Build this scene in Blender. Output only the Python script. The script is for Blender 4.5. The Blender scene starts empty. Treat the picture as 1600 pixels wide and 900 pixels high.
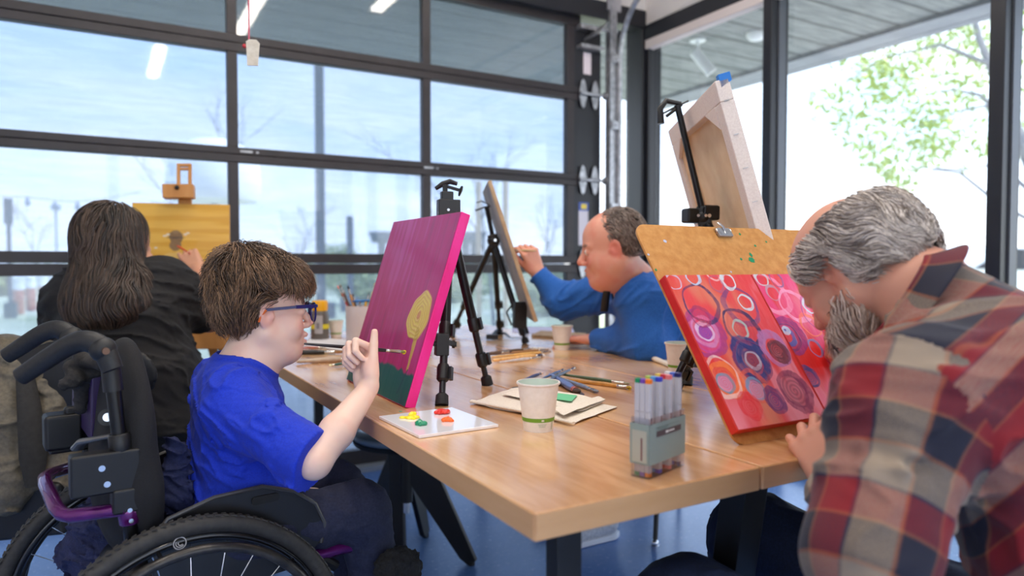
import bpy, bmesh, math, random
import numpy as np
from mathutils import Vector, Matrix
random.seed(7); rng = np.random.RandomState(7)
SC = bpy.context.scene; COL = SC.collection
PI = math.pi
# ------------------------------------------------------------------ camera frame (for reading positions off the photo at a real distance)
F = 1100.; EYE = 1.05
_pt = -math.atan(36 / F); _yw = math.radians(30)
FW = np.array([math.sin(_yw) * math.cos(_pt), math.cos(_yw) * math.cos(_pt), math.sin(_pt)])
RT = np.array([math.cos(_yw), -math.sin(_yw), 0.]); UP = np.cross(RT, FW)
CAM = np.array([0, 0, EYE])
def ray(px, py): return FW + RT * (px - 800) / F - UP * (py - 450) / F
def at(px, py, d): return CAM + ray(px, py) * d
def atz(px, py, z): r = ray(px, py); return CAM + r * (z - EYE) / r[2]
def atpl(px, py, ax, v): r = ray(px, py); return CAM + r * (v - CAM[ax]) / r[ax]
def V(*a): return np.array(a, float)
def smooth_path(P, n=6):
    P = [V(*p) for p in P]; out = []
    for i in range(len(P) - 1):
        p0, p1, p2, p3 = P[max(i - 1, 0)], P[i], P[i + 1], P[min(i + 2, len(P) - 1)]
        for k in range(n): t = k / n; out.append(.5 * ((2 * p1) + (p2 - p0) * t + (2 * p0 - 5 * p1 + 4 * p2 - p3) * t * t + (3 * p1 - p0 - 3 * p2 + p3) * t ** 3))
    return out + [P[-1]]
def nz(v): v = np.asarray(v, float); return v / max(1e-9, np.linalg.norm(v))
# ------------------------------------------------------------------ materials
def mat(name, col, rough=.5, metal=0., spec=.5, emis=None, estr=0., trans=0., coat=0., sheen=0., sss=0., alpha=1.):
    m = bpy.data.materials.new(name); m.use_nodes = True
    b = m.node_tree.nodes['Principled BSDF']
    b.inputs['Base Color'].default_value = (*col, 1)
    b.inputs['Roughness'].default_value = rough; b.inputs['Metallic'].default_value = metal
    b.inputs['Specular IOR Level'].default_value = spec
    b.inputs['Coat Weight'].default_value = coat; b.inputs['Sheen Weight'].default_value = sheen
    b.inputs['Transmission Weight'].default_value = trans
    if sss:
        b.inputs['Subsurface Weight'].default_value = sss
        b.inputs['Subsurface Radius'].default_value = (.6, .2, .1); b.inputs['Subsurface Scale'].default_value = .012
    if emis: b.inputs['Emission Color'].default_value = (*emis, 1); b.inputs['Emission Strength'].default_value = estr
    return m
class NT:
    """small helper to chain nodes"""
    def __init__(s, m): s.m = m; s.t = m.node_tree; s.b = s.t.nodes.get('Principled BSDF')
    def n(s, kind, **kw):
        nd = s.t.nodes.new('ShaderNode' + kind)
        for k, v in kw.items():
            if k.startswith('_'): setattr(nd, k[1:], v)
            else:
                key = k.replace('__', ' ')
                nd.inputs[key].default_value = v
        return nd
    def l(s, a, b): s.t.links.new(a, b)
    def coords(s, scale=(1, 1, 1), rot=(0, 0, 0), out='Object'):
        tc = s.n('TexCoord'); mp = s.n('Mapping'); mp.inputs['Scale'].default_value = scale; mp.inputs['Rotation'].default_value = rot
        s.l(tc.outputs[out], mp.inputs['Vector']); return mp.outputs['Vector']
    def noise(s, vec, scale, detail=4, rough=.5, dist=0.):
        nd = s.n('TexNoise'); nd.inputs['Scale'].default_value = scale; nd.inputs['Detail'].default_value = detail
        nd.inputs['Roughness'].default_value = rough; nd.inputs['Distortion'].default_value = dist
        if vec is not None: s.l(vec, nd.inputs['Vector'])
        return nd.outputs['Fac']
    def ramp(s, fac, stops):
        r = s.n('ValToRGB'); e = r.color_ramp.elements
        while len(e) < len(stops): e.new(.5)
        for i, (p, c) in enumerate(stops): e[i].position = p; e[i].color = (*c, 1)
        s.l(fac, r.inputs['Fac']); return r.outputs['Color']
    def bump(s, fac, strength=.3, dist=.002):
        b = s.n('Bump'); b.inputs['Strength'].default_value = strength; b.inputs['Distance'].default_value = dist
        s.l(fac, b.inputs['Height']); s.l(b.outputs['Normal'], s.b.inputs['Normal'])
def mottled(name, c1, c2, scale=20, rough=.6, bump=.2, bd=.001, stretch=(1, 1, 1), lo=.35, hi=.65, **kw):
    m = mat(name, c1, rough, **kw); t = NT(m); v = t.coords(stretch); f = t.noise(v, scale, 5, .6)
    t.l(t.ramp(f, [(lo, c1), (hi, c2)]), t.b.inputs['Base Color'])
    if bump: t.bump(f, bump, bd)
    return m
def vcol_mat(name, rough=.5, bscale=0, bstr=.2, bd=.0005, stretch=(1, 1, 1), **kw):
    m = mat(name, (1, 1, 1), rough, **kw); t = NT(m); a = t.n('Attribute'); a.attribute_name = 'Col'
    t.l(a.outputs['Color'], t.b.inputs['Base Color'])
    if bscale: t.bump(t.noise(t.coords(stretch), bscale, 5, .6), bstr, bd)
    return m
# ------------------------------------------------------------------ objects
WM = {}
def tag(o, label=None, cat=None, group=None, kind=None):
    if label: o['label'] = label
    if cat: o['category'] = cat
    if group: o['group'] = group
    if kind: o['kind'] = kind
    return o
def thing(name, label, cat, loc=(0, 0, 0), rot=(0, 0, 0), group=None):
    o = bpy.data.objects.new(name, None); COL.objects.link(o); o.empty_display_size = .05
    o.location = loc; o.rotation_euler = rot
    WM[o.name] = Matrix.LocRotScale(Vector(loc), __import__('mathutils').Euler(rot), None)
    return tag(o, label, cat, group)
def link(name, me, m, parent=None, world=True, label=None, smooth=35, bevel=0, bseg=2):
    if m is not None: me.materials.append(m)
    if smooth is not None:
        me.polygons.foreach_set('use_smooth', [True] * len(me.polygons))
        if smooth < 180: me.set_sharp_from_angle(angle=math.radians(smooth))
    o = bpy.data.objects.new(name, me); COL.objects.link(o)
    if parent is not None:
        o.parent = parent
        if world: o.matrix_parent_inverse = WM.get(parent.name, Matrix()).inverted()
    WM[o.name] = Matrix()
    if label: o['label'] = label
    if bevel:
        b = o.modifiers.new('Bevel', 'BEVEL'); b.width = bevel; b.segments = bseg; b.limit_method = 'ANGLE'; b.harden_normals = True
    return o
class MB:
    def __init__(s): s.v = []; s.f = []; s.c = []; s.mi = []; s.cur = None; s.m = 0
    def add(s, vs, fs):
        n = len(s.v); s.v += [tuple(map(float, p)) for p in vs]; s.f += [tuple(i + n for i in f) for f in fs]
        s.c += [s.cur] * len(vs); s.mi += [s.m] * len(fs); return s
    def box(s, c, size, R=None):
        c = np.array(c, float); h = np.array(size, float) / 2
        P = np.array([[x, y, z] for x in (-1, 1) for y in (-1, 1) for z in (-1, 1)]) * h
        if R is not None: P = P @ np.array(R).T
        return s.add(P + c, [(0, 1, 3, 2), (4, 6, 7, 5), (0, 4, 5, 1), (2, 3, 7, 6), (0, 2, 6, 4), (1, 5, 7, 3)])
    def bar(s, a, b, w, h, up=(0, 0, 1)):
        """rectangular bar from a to b, w across, h along up"""
        a, b = V(*a), V(*b); d = nz(b - a); r = np.cross(d, V(*up))
        if np.linalg.norm(r) < 1e-6: r = np.cross(d, V(1, 0, 0))
        r = nz(r); u = np.cross(r, d)
        return s.box((a + b) / 2, (np.linalg.norm(b - a), w, h), np.stack([d, r, u], 1))
    def tube(s, pts, r, n=10, cap=True, flat=1.):
        pts = [V(*p) for p in pts]; k = len(pts); rs = r if hasattr(r, '__len__') else [r] * k
        T = [nz(pts[min(i + 1, k - 1)] - pts[max(i - 1, 0)]) for i in range(k)]
        u = np.cross(T[0], V(0, 0, 1)); u = nz(u) if np.linalg.norm(u) > 1e-3 else V(1, 0, 0)
        vs = []
        for i in range(k):
            u = nz(u - T[i] * (u @ T[i])); w = np.cross(T[i], u)
            for j in range(n):
                a = 2 * PI * j / n; vs.append(pts[i] + rs[i] * (math.cos(a) * u + flat * math.sin(a) * w))
        fs = [(i * n + j, i * n + (j + 1) % n, (i + 1) * n + (j + 1) % n, (i + 1) * n + j) for i in range(k - 1) for j in range(n)]
        if cap: fs += [tuple(range(n))[::-1], tuple((k - 1) * n + j for j in range(n))]
        return s.add(vs, fs)
    def cyl(s, a, b, r1, r2=None, n=20): return s.tube([a, b], [r1, r1 if r2 is None else r2], n)
    def lathe(s, prof, c=(0, 0, 0), ax=(0, 0, 1), n=32, cap=True):
        c = V(*c); ax = nz(ax); u = np.cross(ax, V(0, 1, 0)); u = nz(u) if np.linalg.norm(u) > 1e-3 else V(1, 0, 0); w = np.cross(ax, u)
        vs = []
        for (r, z) in prof:
            for j in range(n):
                a = 2 * PI * j / n; vs.append(c + ax * z + r * (math.cos(a) * u + math.sin(a) * w))
        k = len(prof); fs = [(i * n + j, i * n + (j + 1) % n, (i + 1) * n + (j + 1) % n, (i + 1) * n + j) for i in range(k - 1) for j in range(n)]
        if cap: fs += [tuple(range(n))[::-1], tuple((k - 1) * n + j for j in range(n))]
        return s.add(vs, fs)
    def prism(s, poly, o, ux, uy, t):
        """polygon (2d list) in frame (o,ux,uy), extruded by vector t"""
        o, ux, uy, t = V(*o), V(*ux), V(*uy), V(*t); n = len(poly)
        vs = [o + ux * p[0] + uy * p[1] for p in poly] + [o + ux * p[0] + uy * p[1] + t for p in poly]
        return s.add(vs, [tuple(range(n))[::-1], tuple(range(n, 2 * n))] + [(i, (i + 1) % n, n + (i + 1) % n, n + i) for i in range(n)])
    def ell(s, c, r, n=16, m=10, R=None):
        vs = []; c = V(*c)
        for i in range(m + 1):
            th = PI * i / m
            for j in range(n):
                p = V(math.sin(th) * math.cos(2 * PI * j / n), math.sin(th) * math.sin(2 * PI * j / n), math.cos(th)) * np.array(r if hasattr(r, '__len__') else [r] * 3)
                vs.append(c + (p if R is None else np.array(R) @ p))
        fs = [(i * n + j, (i + 1) * n + j, (i + 1) * n + (j + 1) % n, i * n + (j + 1) % n) for i in range(m) for j in range(n)]
        return s.add(vs, fs)
    def torus(s, c, R, r, ax, n=64, k=12, a0=0, a1=2 * PI, flat=1.):
        c = V(*c); ax = nz(ax); u = np.cross(ax, V(0, 0, 1)); u = nz(u) if np.linalg.norm(u) > 1e-3 else V(1, 0, 0); w = np.cross(ax, u)
        full = abs(a1 - a0 - 2 * PI) < 1e-6; N = n if full else n + 1; vs = []
        for i in range(N):
            a = a0 + (a1 - a0) * i / n; d = math.cos(a) * u + math.sin(a) * w
            for j in range(k):
                b = 2 * PI * j / k; vs.append(c + d * (R + r * math.cos(b)) + ax * r * flat * math.sin(b))
        M = N if full else N - 1
        fs = [(i * k + j, ((i + 1) % N) * k + j, ((i + 1) % N) * k + (j + 1) % k, i * k + (j + 1) % k) for i in range(M) for j in range(k)]
        return s.add(vs, fs)
    def build(s, name, m=None, parent=None, world=True, label=None, smooth=35, bevel=0, bseg=2, fix=True):
        me = bpy.data.meshes.new(name); me.from_pydata(s.v, [], s.f)
        if any(c is not None for c in s.c):
            at_ = me.color_attributes.new('Col', 'FLOAT_COLOR', 'POINT')
            at_.data.foreach_set('color', np.array([(*(c or (.5, .5, .5)), 1) for c in s.c], np.float32).ravel())
        if isinstance(m, (list, tuple)):
            for q in m: me.materials.append(q)
            me.polygons.foreach_set('material_index', s.mi); m = None
        if fix:
            bm = bmesh.new(); bm.from_mesh(me); bmesh.ops.recalc_face_normals(bm, faces=bm.faces); bm.to_mesh(me); bm.free()
        return link(name, me, m, parent, world, label, smooth, bevel, bseg)
def text_obj(name, body, size, loc, ux, uy, m, parent=None, label=None, ext=.0004, bold=False):
    cu = bpy.data.curves.new(name, 'FONT'); cu.body = body; cu.size = size; cu.align_x = 'CENTER'; cu.align_y = 'CENTER'; cu.extrude = ext
    if bold: cu.offset = size * .02
    cu.materials.append(m); o = bpy.data.objects.new(name, cu); COL.objects.link(o)
    ux, uy = nz(ux), nz(uy); n = np.cross(ux, uy); M = Matrix([[ux[i], uy[i], n[i], loc[i]] for i in range(3)] + [[0, 0, 0, 1]])
    if parent is not None: o.parent = parent; o.matrix_local = WM.get(parent.name, Matrix()).inverted() @ M
    else: o.matrix_world = M
    if label: o['label'] = label
    return o
# ------------------------------------------------------------------ noise on arrays
_pm = rng.permutation(512); _pm = np.concatenate([_pm, _pm]); _gr = rng.rand(1024) * 2 - 1
def vnoise(p):
    """value noise, p (N,3)"""
    i = np.floor(p).astype(int); f = p - i; f = f * f * (3 - 2 * f); i = i & 511
    def h(a, b, c): return _gr[_pm[(_pm[(_pm[a & 511] + b) & 511] + c) & 511]]
    x, y, z = i.T; r = 0
    for dx in (0, 1):
        wx = f[:, 0] if dx else 1 - f[:, 0]
        for dy in (0, 1):
            wy = f[:, 1] if dy else 1 - f[:, 1]
            for dz in (0, 1):
                wz = f[:, 2] if dz else 1 - f[:, 2]; r = r + wx * wy * wz * h(x + dx, y + dy, z + dz)
    return r
def fbm(p, o=3):
    r = 0; a = 1.
    for k in range(o): r = r + a * vnoise(p * 2 ** k + 17.3 * k); a *= .5
    return r
# ------------------------------------------------------------------ signed distance modelling
def basis(f, up=(0, 0, 1)):
    """columns: forward, left, up"""
    f = nz(f); l = nz(np.cross(V(*up), f)); return np.stack([f, l, np.cross(f, l)], 1)
class S:
    def __init__(s): s.p = []; s.post = None
    def rc(s, a, b, r1, r2=None, k=.02, sub=False):
        s.p.append(('rc', V(*a), V(*b), r1, r1 if r2 is None else r2, k, sub)); return s
    def el(s, c, r, R=None, k=.02, sub=False):
        s.p.append(('el', V(*c), V(*r), np.eye(3) if R is None else np.array(R), 0, k, sub)); return s
    def chain(s, pts, rs, k=.02):
        for i in range(len(pts) - 1): s.rc(pts[i], pts[i + 1], rs[i], rs[i + 1], k)
        return s
    def merge(s, o, M=None, t=None, sc=1., k=None):
        for q in o.p:
            if M is None: s.p.append(q); continue
            if q[0] == 'rc': s.p.append(('rc', M @ q[1] * sc + t, M @ q[2] * sc + t, q[3] * sc, q[4] * sc, q[5] * sc, q[6]))
            else: s.p.append(('el', M @ q[1] * sc + t, q[2] * sc, M @ q[3], 0, q[5] * sc, q[6]))
        return s
    def prim(s, q, P):
        if q[0] == 'rc':
            ba = q[2] - q[1]; pa = P - q[1]; h = np.clip(pa @ ba / max(ba @ ba, 1e-12), 0, 1)
            return np.linalg.norm(pa - h[:, None] * ba, axis=1) - (q[3] + (q[4] - q[3]) * h)
        x = (P - q[1]) @ q[3]; k0 = np.linalg.norm(x / q[2], axis=1); k1 = np.linalg.norm(x / q[2] ** 2, axis=1)
        return k0 * (k0 - 1) / np.maximum(k1, 1e-9)
    def __call__(s, P):
        d = None; lo, hi = P.min(0), P.max(0); cull = (hi - lo).max() < .5
        for q in s.p:
            if cull:
                if q[0] == 'rc': a = np.minimum(q[1] - q[3], q[2] - q[4]); b = np.maximum(q[1] + q[3], q[2] + q[4])
                else: r_ = q[2].max(); a = q[1] - r_; b = q[1] + r_
                if np.linalg.norm(np.maximum(0, np.maximum(a - hi, lo - b))) > .05 + q[5]: continue
            e = s.prim(q, P); k = max(q[5], 1e-5)
            if d is None:
                d = np.full(len(P), .5) if q[6] else e
                if q[6]: pass
                continue
            if q[6]:
                e = -e; h = np.clip(.5 + .5 * (e - d) / k, 0, 1); d = d + (e - d) * h + k * h * (1 - h)
            else:
                h = np.clip(.5 + .5 * (d - e) / k, 0, 1); d = d + (e - d) * h - k * h * (1 - h)
        if d is None: return np.full(len(P), .5)
        if s.post: d = s.post(P, d)
        return d
    def bounds(s, pad=.02):
        lo = np.full(3, 1e9); hi = -lo
        for q in s.p:
            if q[6]: continue
            if q[0] == 'rc': pts = [(q[1], q[3]), (q[2], q[4])]
            else: pts = [(q[1], max(q[2]))]
            for c, r in pts: lo = np.minimum(lo, c - r); hi = np.maximum(hi, c + r)
        return lo - pad, hi + pad
def grad(f, P, e=.0015):
    g = np.stack([f(P + V(*d) * e) - f(P - V(*d) * e) for d in ((1, 0, 0), (0, 1, 0), (0, 0, 1))], 1)
    return g / np.maximum(np.linalg.norm(g, axis=1, keepdims=True), 1e-9)
def mesh_sdf(f, h, lo=None, hi=None, pad=.02, slack=1.6, sm=1):
    if lo is None: lo, hi = f.bounds(pad)
    B = 4; n = np.ceil((hi - lo) / (h * B)).astype(int) + 1
    c = np.stack(np.meshgrid(*[np.arange(k) for k in n], indexing='ij'), -1).reshape(-1, 3)
    def grouped(ix, g):
        k = (ix // g).astype(np.int64); key = (k[:, 0] * 4096 + k[:, 1]) * 4096 + k[:, 2]; o_ = np.argsort(key, kind='stable'); ix = ix[o_]; key = key[o_]
        return ix, np.split(np.arange(len(ix)), np.nonzero(np.diff(key))[0] + 1)
    c, gs = grouped(c, 8); d = np.concatenate([f(lo + (c[q] + .5) * h * B) for q in gs])
    act = c[np.abs(d) < h * B * .87 * slack + .004]
    N = n * B + 1; val = np.full(N, np.nan, np.float32)
    o = np.stack(np.meshgrid(*[np.arange(B + 1)] * 3, indexing='ij'), -1).reshape(-1, 3)
    m = np.zeros(N, bool)
    for q in np.array_split(act, max(1, len(act) // 20000)):
        ix = (q[:, None] * B + o[None]).reshape(-1, 3); m[ix[:, 0], ix[:, 1], ix[:, 2]] = True
    ix = np.stack(np.nonzero(m), 1)
    ix, gs = grouped(ix, 24)
    for g_ in gs: q = ix[g_]; val[q[:, 0], q[:, 1], q[:, 2]] = f(lo + q * h)
    sg = val < 0; ok = ~np.isnan(val)
    # surface cells
    s8 = [(a, b, e) for a in (0, 1) for b in (0, 1) for e in (0, 1)]
    def sl(A, a, b, e): return A[a:A.shape[0] - 1 + a, b:A.shape[1] - 1 + b, e:A.shape[2] - 1 + e]
    allin = np.ones(N - 1, bool); anyin = np.zeros(N - 1, bool); good = np.ones(N - 1, bool)
    for t in s8: x = sl(sg, *t); allin &= x; anyin |= x; good &= sl(ok, *t)
    cell = np.stack(np.nonzero(anyin & ~allin & good), 1)
    idm = np.full(N - 1, -1, np.int32); idm[cell[:, 0], cell[:, 1], cell[:, 2]] = np.arange(len(cell))
    cv = {t: val[cell[:, 0] + t[0], cell[:, 1] + t[1], cell[:, 2] + t[2]] for t in s8}
    acc = np.zeros((len(cell), 3)); cnt = np.zeros(len(cell))
    for t in s8:
        for ax in range(3):
            if t[ax]: continue
            u = list(t); u[ax] = 1; u = tuple(u); a, b = cv[t], cv[u]; x = (a < 0) != (b < 0)
            w = np.where(x, a / np.where(x, a - b, 1), 0); pos = np.array(t, float)[None].repeat(len(cell), 0); pos[:, ax] += w
            acc += pos * x[:, None]; cnt += x
    vs = lo + (cell + acc / cnt[:, None]) * h
    fs = []
    for ax in range(3):
        a1, a2 = (ax + 1) % 3, (ax + 2) % 3
        A = [slice(None)] * 3; Bs = [slice(None)] * 3; A[ax] = slice(0, -1); Bs[ax] = slice(1, None)
        x = (sg[tuple(A)] != sg[tuple(Bs)]) & ok[tuple(A)] & ok[tuple(Bs)]
        e = np.stack(np.nonzero(x), 1); e = e[(e[:, a1] > 0) & (e[:, a2] > 0) & (e[:, a1] < N[a1] - 1) & (e[:, a2] < N[a2] - 1)]
        def cid(d1, d2): q = e.copy(); q[:, a1] -= d1; q[:, a2] -= d2; return idm[q[:, 0], q[:, 1], q[:, 2]]
        quad = np.stack([cid(0, 0), cid(1, 0), cid(1, 1), cid(0, 1)], 1)
        fl = sg[e[:, 0], e[:, 1], e[:, 2]]; quad[~fl] = quad[~fl][:, ::-1]
        fs.append(quad[(quad >= 0).all(1)])
    fs = np.concatenate(fs)
    for _ in range(sm):   # light relaxation
        s = np.zeros_like(vs); k = np.zeros(len(vs))
        for i in range(4):
            a, b = fs[:, i], fs[:, (i + 1) % 4]
            np.add.at(s, a, vs[b]); np.add.at(k, a, 1); np.add.at(s, b, vs[a]); np.add.at(k, b, 1)
        vs = vs * .5 + .5 * s / np.maximum(k, 1)[:, None]
    return vs, fs
def biggest(vs, fs, frac=.08):
    lab = np.arange(len(vs))
    while True:
        m_ = lab[fs].min(1); new = lab.copy(); np.minimum.at(new, fs.ravel(), np.repeat(m_, 4)); new = new[new]
        if (new == lab).all(): break
        lab = new
    u, inv, cnt = np.unique(lab, return_inverse=True, return_counts=True); keep = (cnt >= frac * cnt.max())[inv]
    idx = np.cumsum(keep) - 1; fs = fs[keep[fs].all(1)]; return vs[keep], idx[fs]
def sdf_obj(name, f, h, m, parent=None, color=None, label=None, uvf=None, **kw):
    vs, fs = mesh_sdf(f, h, **kw); vs, fs = biggest(vs, fs)
    me = bpy.data.meshes.new(name); me.vertices.add(len(vs)); me.vertices.foreach_set('co', vs.astype(np.float32).ravel())
    me.loops.add(len(fs) * 4); me.loops.foreach_set('vertex_index', fs.astype(np.int32).ravel())
    me.polygons.add(len(fs)); me.polygons.foreach_set('loop_start', np.arange(len(fs), dtype=np.int32) * 4)
    me.update(calc_edges=True); me.validate()
    if color is not None:
        c = color(vs); a = me.color_attributes.new('Col', 'FLOAT_COLOR', 'POINT')
        a.data.foreach_set('color', np.concatenate([c, np.ones((len(c), 1))], 1).astype(np.float32).ravel())
    if uvf is not None:
        cen = vs[fs].mean(1); uv = uvf(vs[fs].reshape(-1, 3), np.repeat(cen, 4, 0))
        l = me.uv_layers.new(name='UVMap'); l.data.foreach_set('uv', uv.astype(np.float32).ravel())
    return link(name, me, m, parent, True, label, smooth=180)
def strands(name, f, roots, flow, m, parent, length=.08, steps=10, r=.0011, off=(0, .006), wave=.004, clump=60., colf=None, label=None, seed=1, taper=True, lift=0., pull=1.):
    """hair locks that run along the surface of the volume f"""
    R = np.random.RandomState(seed); n = len(roots); P = roots.copy(); L = length * (0.7 + .6 * R.rand(n)) if np.isscalar(length) else length
    base = R.uniform(off[0], off[1], n); ph = R.rand(n, 3) * 100; tr = [P + grad(f, P) * (base * .5)[:, None]]
    for s in range(steps):
        g = grad(f, P); fl = flow(P); w = np.stack([fbm(P * clump + k * 31.7, 2) for k in (1, 2, 3)], 1)
        fl = fl + w * wave * 100 + .15 * np.sin(ph + s * .9)
        if pull: fl = fl - g * np.sum(fl * g, 1, keepdims=True) * pull
        fl = fl / np.maximum(np.linalg.norm(fl, axis=1, keepdims=True), 1e-6)
        P = P + fl * (L / steps)[:, None]
        if pull: P = P - grad(f, P) * (f(P) * pull)[:, None]
        o = base + lift * (s + 1) / steps * R.rand(n)
        tr.append(P + grad(f, P) * o[:, None])
    T = np.stack(tr, 1); k = steps + 1
    rad = r * (1 - .85 * (np.arange(k) / (k - 1)) ** 2) if taper else np.full(k, r)
    tan = np.gradient(T, axis=1); tan /= np.maximum(np.linalg.norm(tan, axis=2, keepdims=True), 1e-9)
    G = np.stack([grad(f, T[:, i]) for i in range(k)], 1)
    u = np.cross(tan, G); u /= np.maximum(np.linalg.norm(u, axis=2, keepdims=True), 1e-9); w = np.cross(u, tan)
    vs = np.stack([T + rad[None, :, None] * (math.cos(a) * u * 1.6 + math.sin(a) * w * .8) for a in (PI / 2, PI / 2 + 2.1, PI / 2 + 4.2)], 2)   # n,k,3,3
    vs = vs.reshape(-1, 3); ids = np.arange(n * k * 3).reshape(n, k, 3); fs = []
    for j in range(3):
        a = ids[:, :-1, j]; b = ids[:, :-1, (j + 1) % 3]; c = ids[:, 1:, (j + 1) % 3]; d = ids[:, 1:, j]
        fs.append(np.stack([a, b, c, d], -1).reshape(-1, 4))
    fs = np.concatenate(fs); me = bpy.data.meshes.new(name)
    me.vertices.add(len(vs)); me.vertices.foreach_set('co', vs.astype(np.float32).ravel())
    me.loops.add(len(fs) * 4); me.loops.foreach_set('vertex_index', fs.astype(np.int32).ravel())
    me.polygons.add(len(fs)); me.polygons.foreach_set('loop_start', np.arange(len(fs), dtype=np.int32) * 4); me.update(calc_edges=True)
    if colf is not None:
        c = colf(T[:, 0], R); c = np.repeat(c, k * 3, 0); a = me.color_attributes.new('Col', 'FLOAT_COLOR', 'POINT')
        a.data.foreach_set('color', np.concatenate([c, np.ones((len(c), 1))], 1).astype(np.float32).ravel())
    return me, T
def join_mesh(name, objs_me, m, parent, label=None):
    """join raw meshes into one object"""
    bm = bmesh.new()
    for me in objs_me: bm.from_mesh(me)
    out = bpy.data.meshes.new(name); bm.to_mesh(out); bm.free()
    return link(name, out, m, parent, True, label, smooth=180)
def surf_pts(f, n, cond, lo=None, hi=None, seed=3, pad=0.0):
    """random points on the zero surface of f meeting cond"""
    R = np.random.RandomState(seed)
    if lo is None: lo, hi = f.bounds(pad)
    out = []
    got = 0
    for _ in range(60):
        P = lo + (hi - lo) * R.rand(n * 8, 3); d = f(P); P = P[np.abs(d) < .02]
        for _ in range(4): P = P - grad(f, P) * f(P)[:, None]
        P = P[cond(P)]; out.append(P); got += len(P)
        if got >= n: break
    P = np.concatenate(out); return P[:n]
# ------------------------------------------------------------------ painted surfaces: colours on a dense grid
def painted_panel(name, o, ux, uy, w, h, nx, ny, colf, m, parent, t=.0006, label=None):
    """grid in frame (o corner, unit ux, uy) lying on a support; colf(U,V)->rgb, u,v in metres"""
    o, ux, uy = V(*o), nz(ux), nz(uy); n = np.cross(ux, uy)
    u, v = np.meshgrid(np.linspace(0, w, nx), np.linspace(0, h, ny), indexing='ij'); u = u.ravel(); v = v.ravel()
    rgb, z = colf(u, v); P = o + u[:, None] * ux + v[:, None] * uy + (z[:, None] + t) * n
    i = np.arange(nx * ny).reshape(nx, ny); fs = np.stack([i[:-1, :-1], i[1:, :-1], i[1:, 1:], i[:-1, 1:]], -1).reshape(-1, 4)
    me = bpy.data.meshes.new(name); me.vertices.add(len(P)); me.vertices.foreach_set('co', P.astype(np.float32).ravel())
    me.loops.add(len(fs) * 4); me.loops.foreach_set('vertex_index', fs.astype(np.int32).ravel())
    me.polygons.add(len(fs)); me.polygons.foreach_set('loop_start', np.arange(len(fs), dtype=np.int32) * 4); me.update(calc_edges=True)
    a = me.color_attributes.new('Col', 'FLOAT_COLOR', 'POINT')
    a.data.foreach_set('color', np.concatenate([rgb, np.ones((len(rgb), 1))], 1).astype(np.float32).ravel())
    return link(name, me, m, parent, True, label, smooth=180)
def n2(u, v, s, sv=None, off=0., o=3):
    return fbm(np.stack([u * s, v * (sv or s), np.full_like(u, off)], 1), o)
def ss(e0, e1, x): t = np.clip((x - e0) / (e1 - e0), 0, 1); return t * t * (3 - 2 * t)
def mixc(a, b, f): return a * (1 - f[:, None]) + np.array(b)[None] * f[:, None]
def srgb(r, g, b):
    return tuple(((c / 255) / 12.92 if c / 255 <= .04045 else ((c / 255 + .055) / 1.055) ** 2.4) for c in (r, g, b))
# =================================================================== MATERIALS shared
M = {}
M['frame'] = mottled('dark_frame_metal', srgb(38, 33, 37), srgb(48, 42, 46), 8, .42, .02)
M['frame2'] = mat('blue_black_frame', srgb(26, 28, 36), .38)
M['wallwhite'] = mottled('white_plaster', srgb(226, 220, 218), srgb(236, 231, 229), 3, .85, .05)
M['black'] = mat('black_plastic', srgb(17, 17, 19), .42)
M['blackmetal'] = mat('black_metal', srgb(16, 16, 18), .3, .3)
M['rubber'] = mottled('black_rubber', srgb(15, 15, 16), srgb(24, 24, 25), 60, .7, .1)
M['steel'] = mottled('galvanised_steel', srgb(150, 152, 158), srgb(196, 198, 204), 30, .38, .05, metal=.75)
M['chrome'] = mat('chrome', (.75, .76, .78), .15, 1.)
# ------------------------------------------------------------------- floor
m = mat('polished_blue_floor', srgb(96, 124, 168), .32, spec=.5); t = NT(m)
v = t.coords((1, 1, 1)); f1 = t.noise(v, 1.3, 5, .6); f2 = t.noise(v, 60, 4, .7)
mx = t.n('Mix', _data_type='FLOAT'); mx.inputs['Factor'].default_value = .3; t.l(f1, mx.inputs['A']); t.l(f2, mx.inputs['B'])
t.l(t.ramp(mx.outputs['Result'], [(.3, srgb(84, 118, 176)), (.5, srgb(98, 134, 192)), (.7, srgb(116, 150, 204))]), t.b.inputs['Base Color'])
t.l(t.ramp(f2, [(.3, (.24,) * 3), (.7, (.28,) * 3)]), t.b.inputs['Roughness']); t.bump(f1, .02, .0005)
fl = MB().box((.2, .2, -.05), (5.9, 6.9, .1)).build('floor', m); tag(fl, 'polished blue-grey concrete floor', kind='structure')
YD, XR = 3.527, 3.034
def struct(name, mb, m, label=None, parent=None, bevel=0):
    o = mb.build(name, m, parent, bevel=bevel)
    if parent is None: o['kind'] = 'structure'
    if label: o['label'] = label
    return o
# ceiling and hidden walls behind the camera
struct('ceiling', MB().box((.2, .2, 3.45), (5.9, 6.9, .1)), M['wallwhite'], 'white ceiling')
struct('wall_left', MB().box((-2.7, .2, 1.7), (.1, 6.7, 3.4)), M['wallwhite'], 'white wall')
struct('wall_rear', MB().box((.2, -3.2, 2.95), (5.9, .1, .9)).box((.2, -3.2, .2), (5.9, .1, .4)).box((-2.6, -3.2, 1.5), (.3, .1, 2.2)).box((2.9, -3.2, 1.5), (.4, .1, 2.2)).box((.1, -3.2, 1.5), (.12, .1, 2.2)), M['wallwhite'], 'white wall behind the camera with a wide opening added for fill light')  # unseen opening added so sky light fills from the camera side
struct('wall_back', MB().box((.15, YD, 3.01), (5.7, .14, .76)).box((-2.05, YD, 1.31), (1.2, .14, 2.63)), M['wallwhite'], 'white wall above the glazed door')
struct('wall_right', MB().box((XR, .2, 2.97), (.14, 6.8, .85)), M['wallwhite'], 'white wall above the windows')
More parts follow.
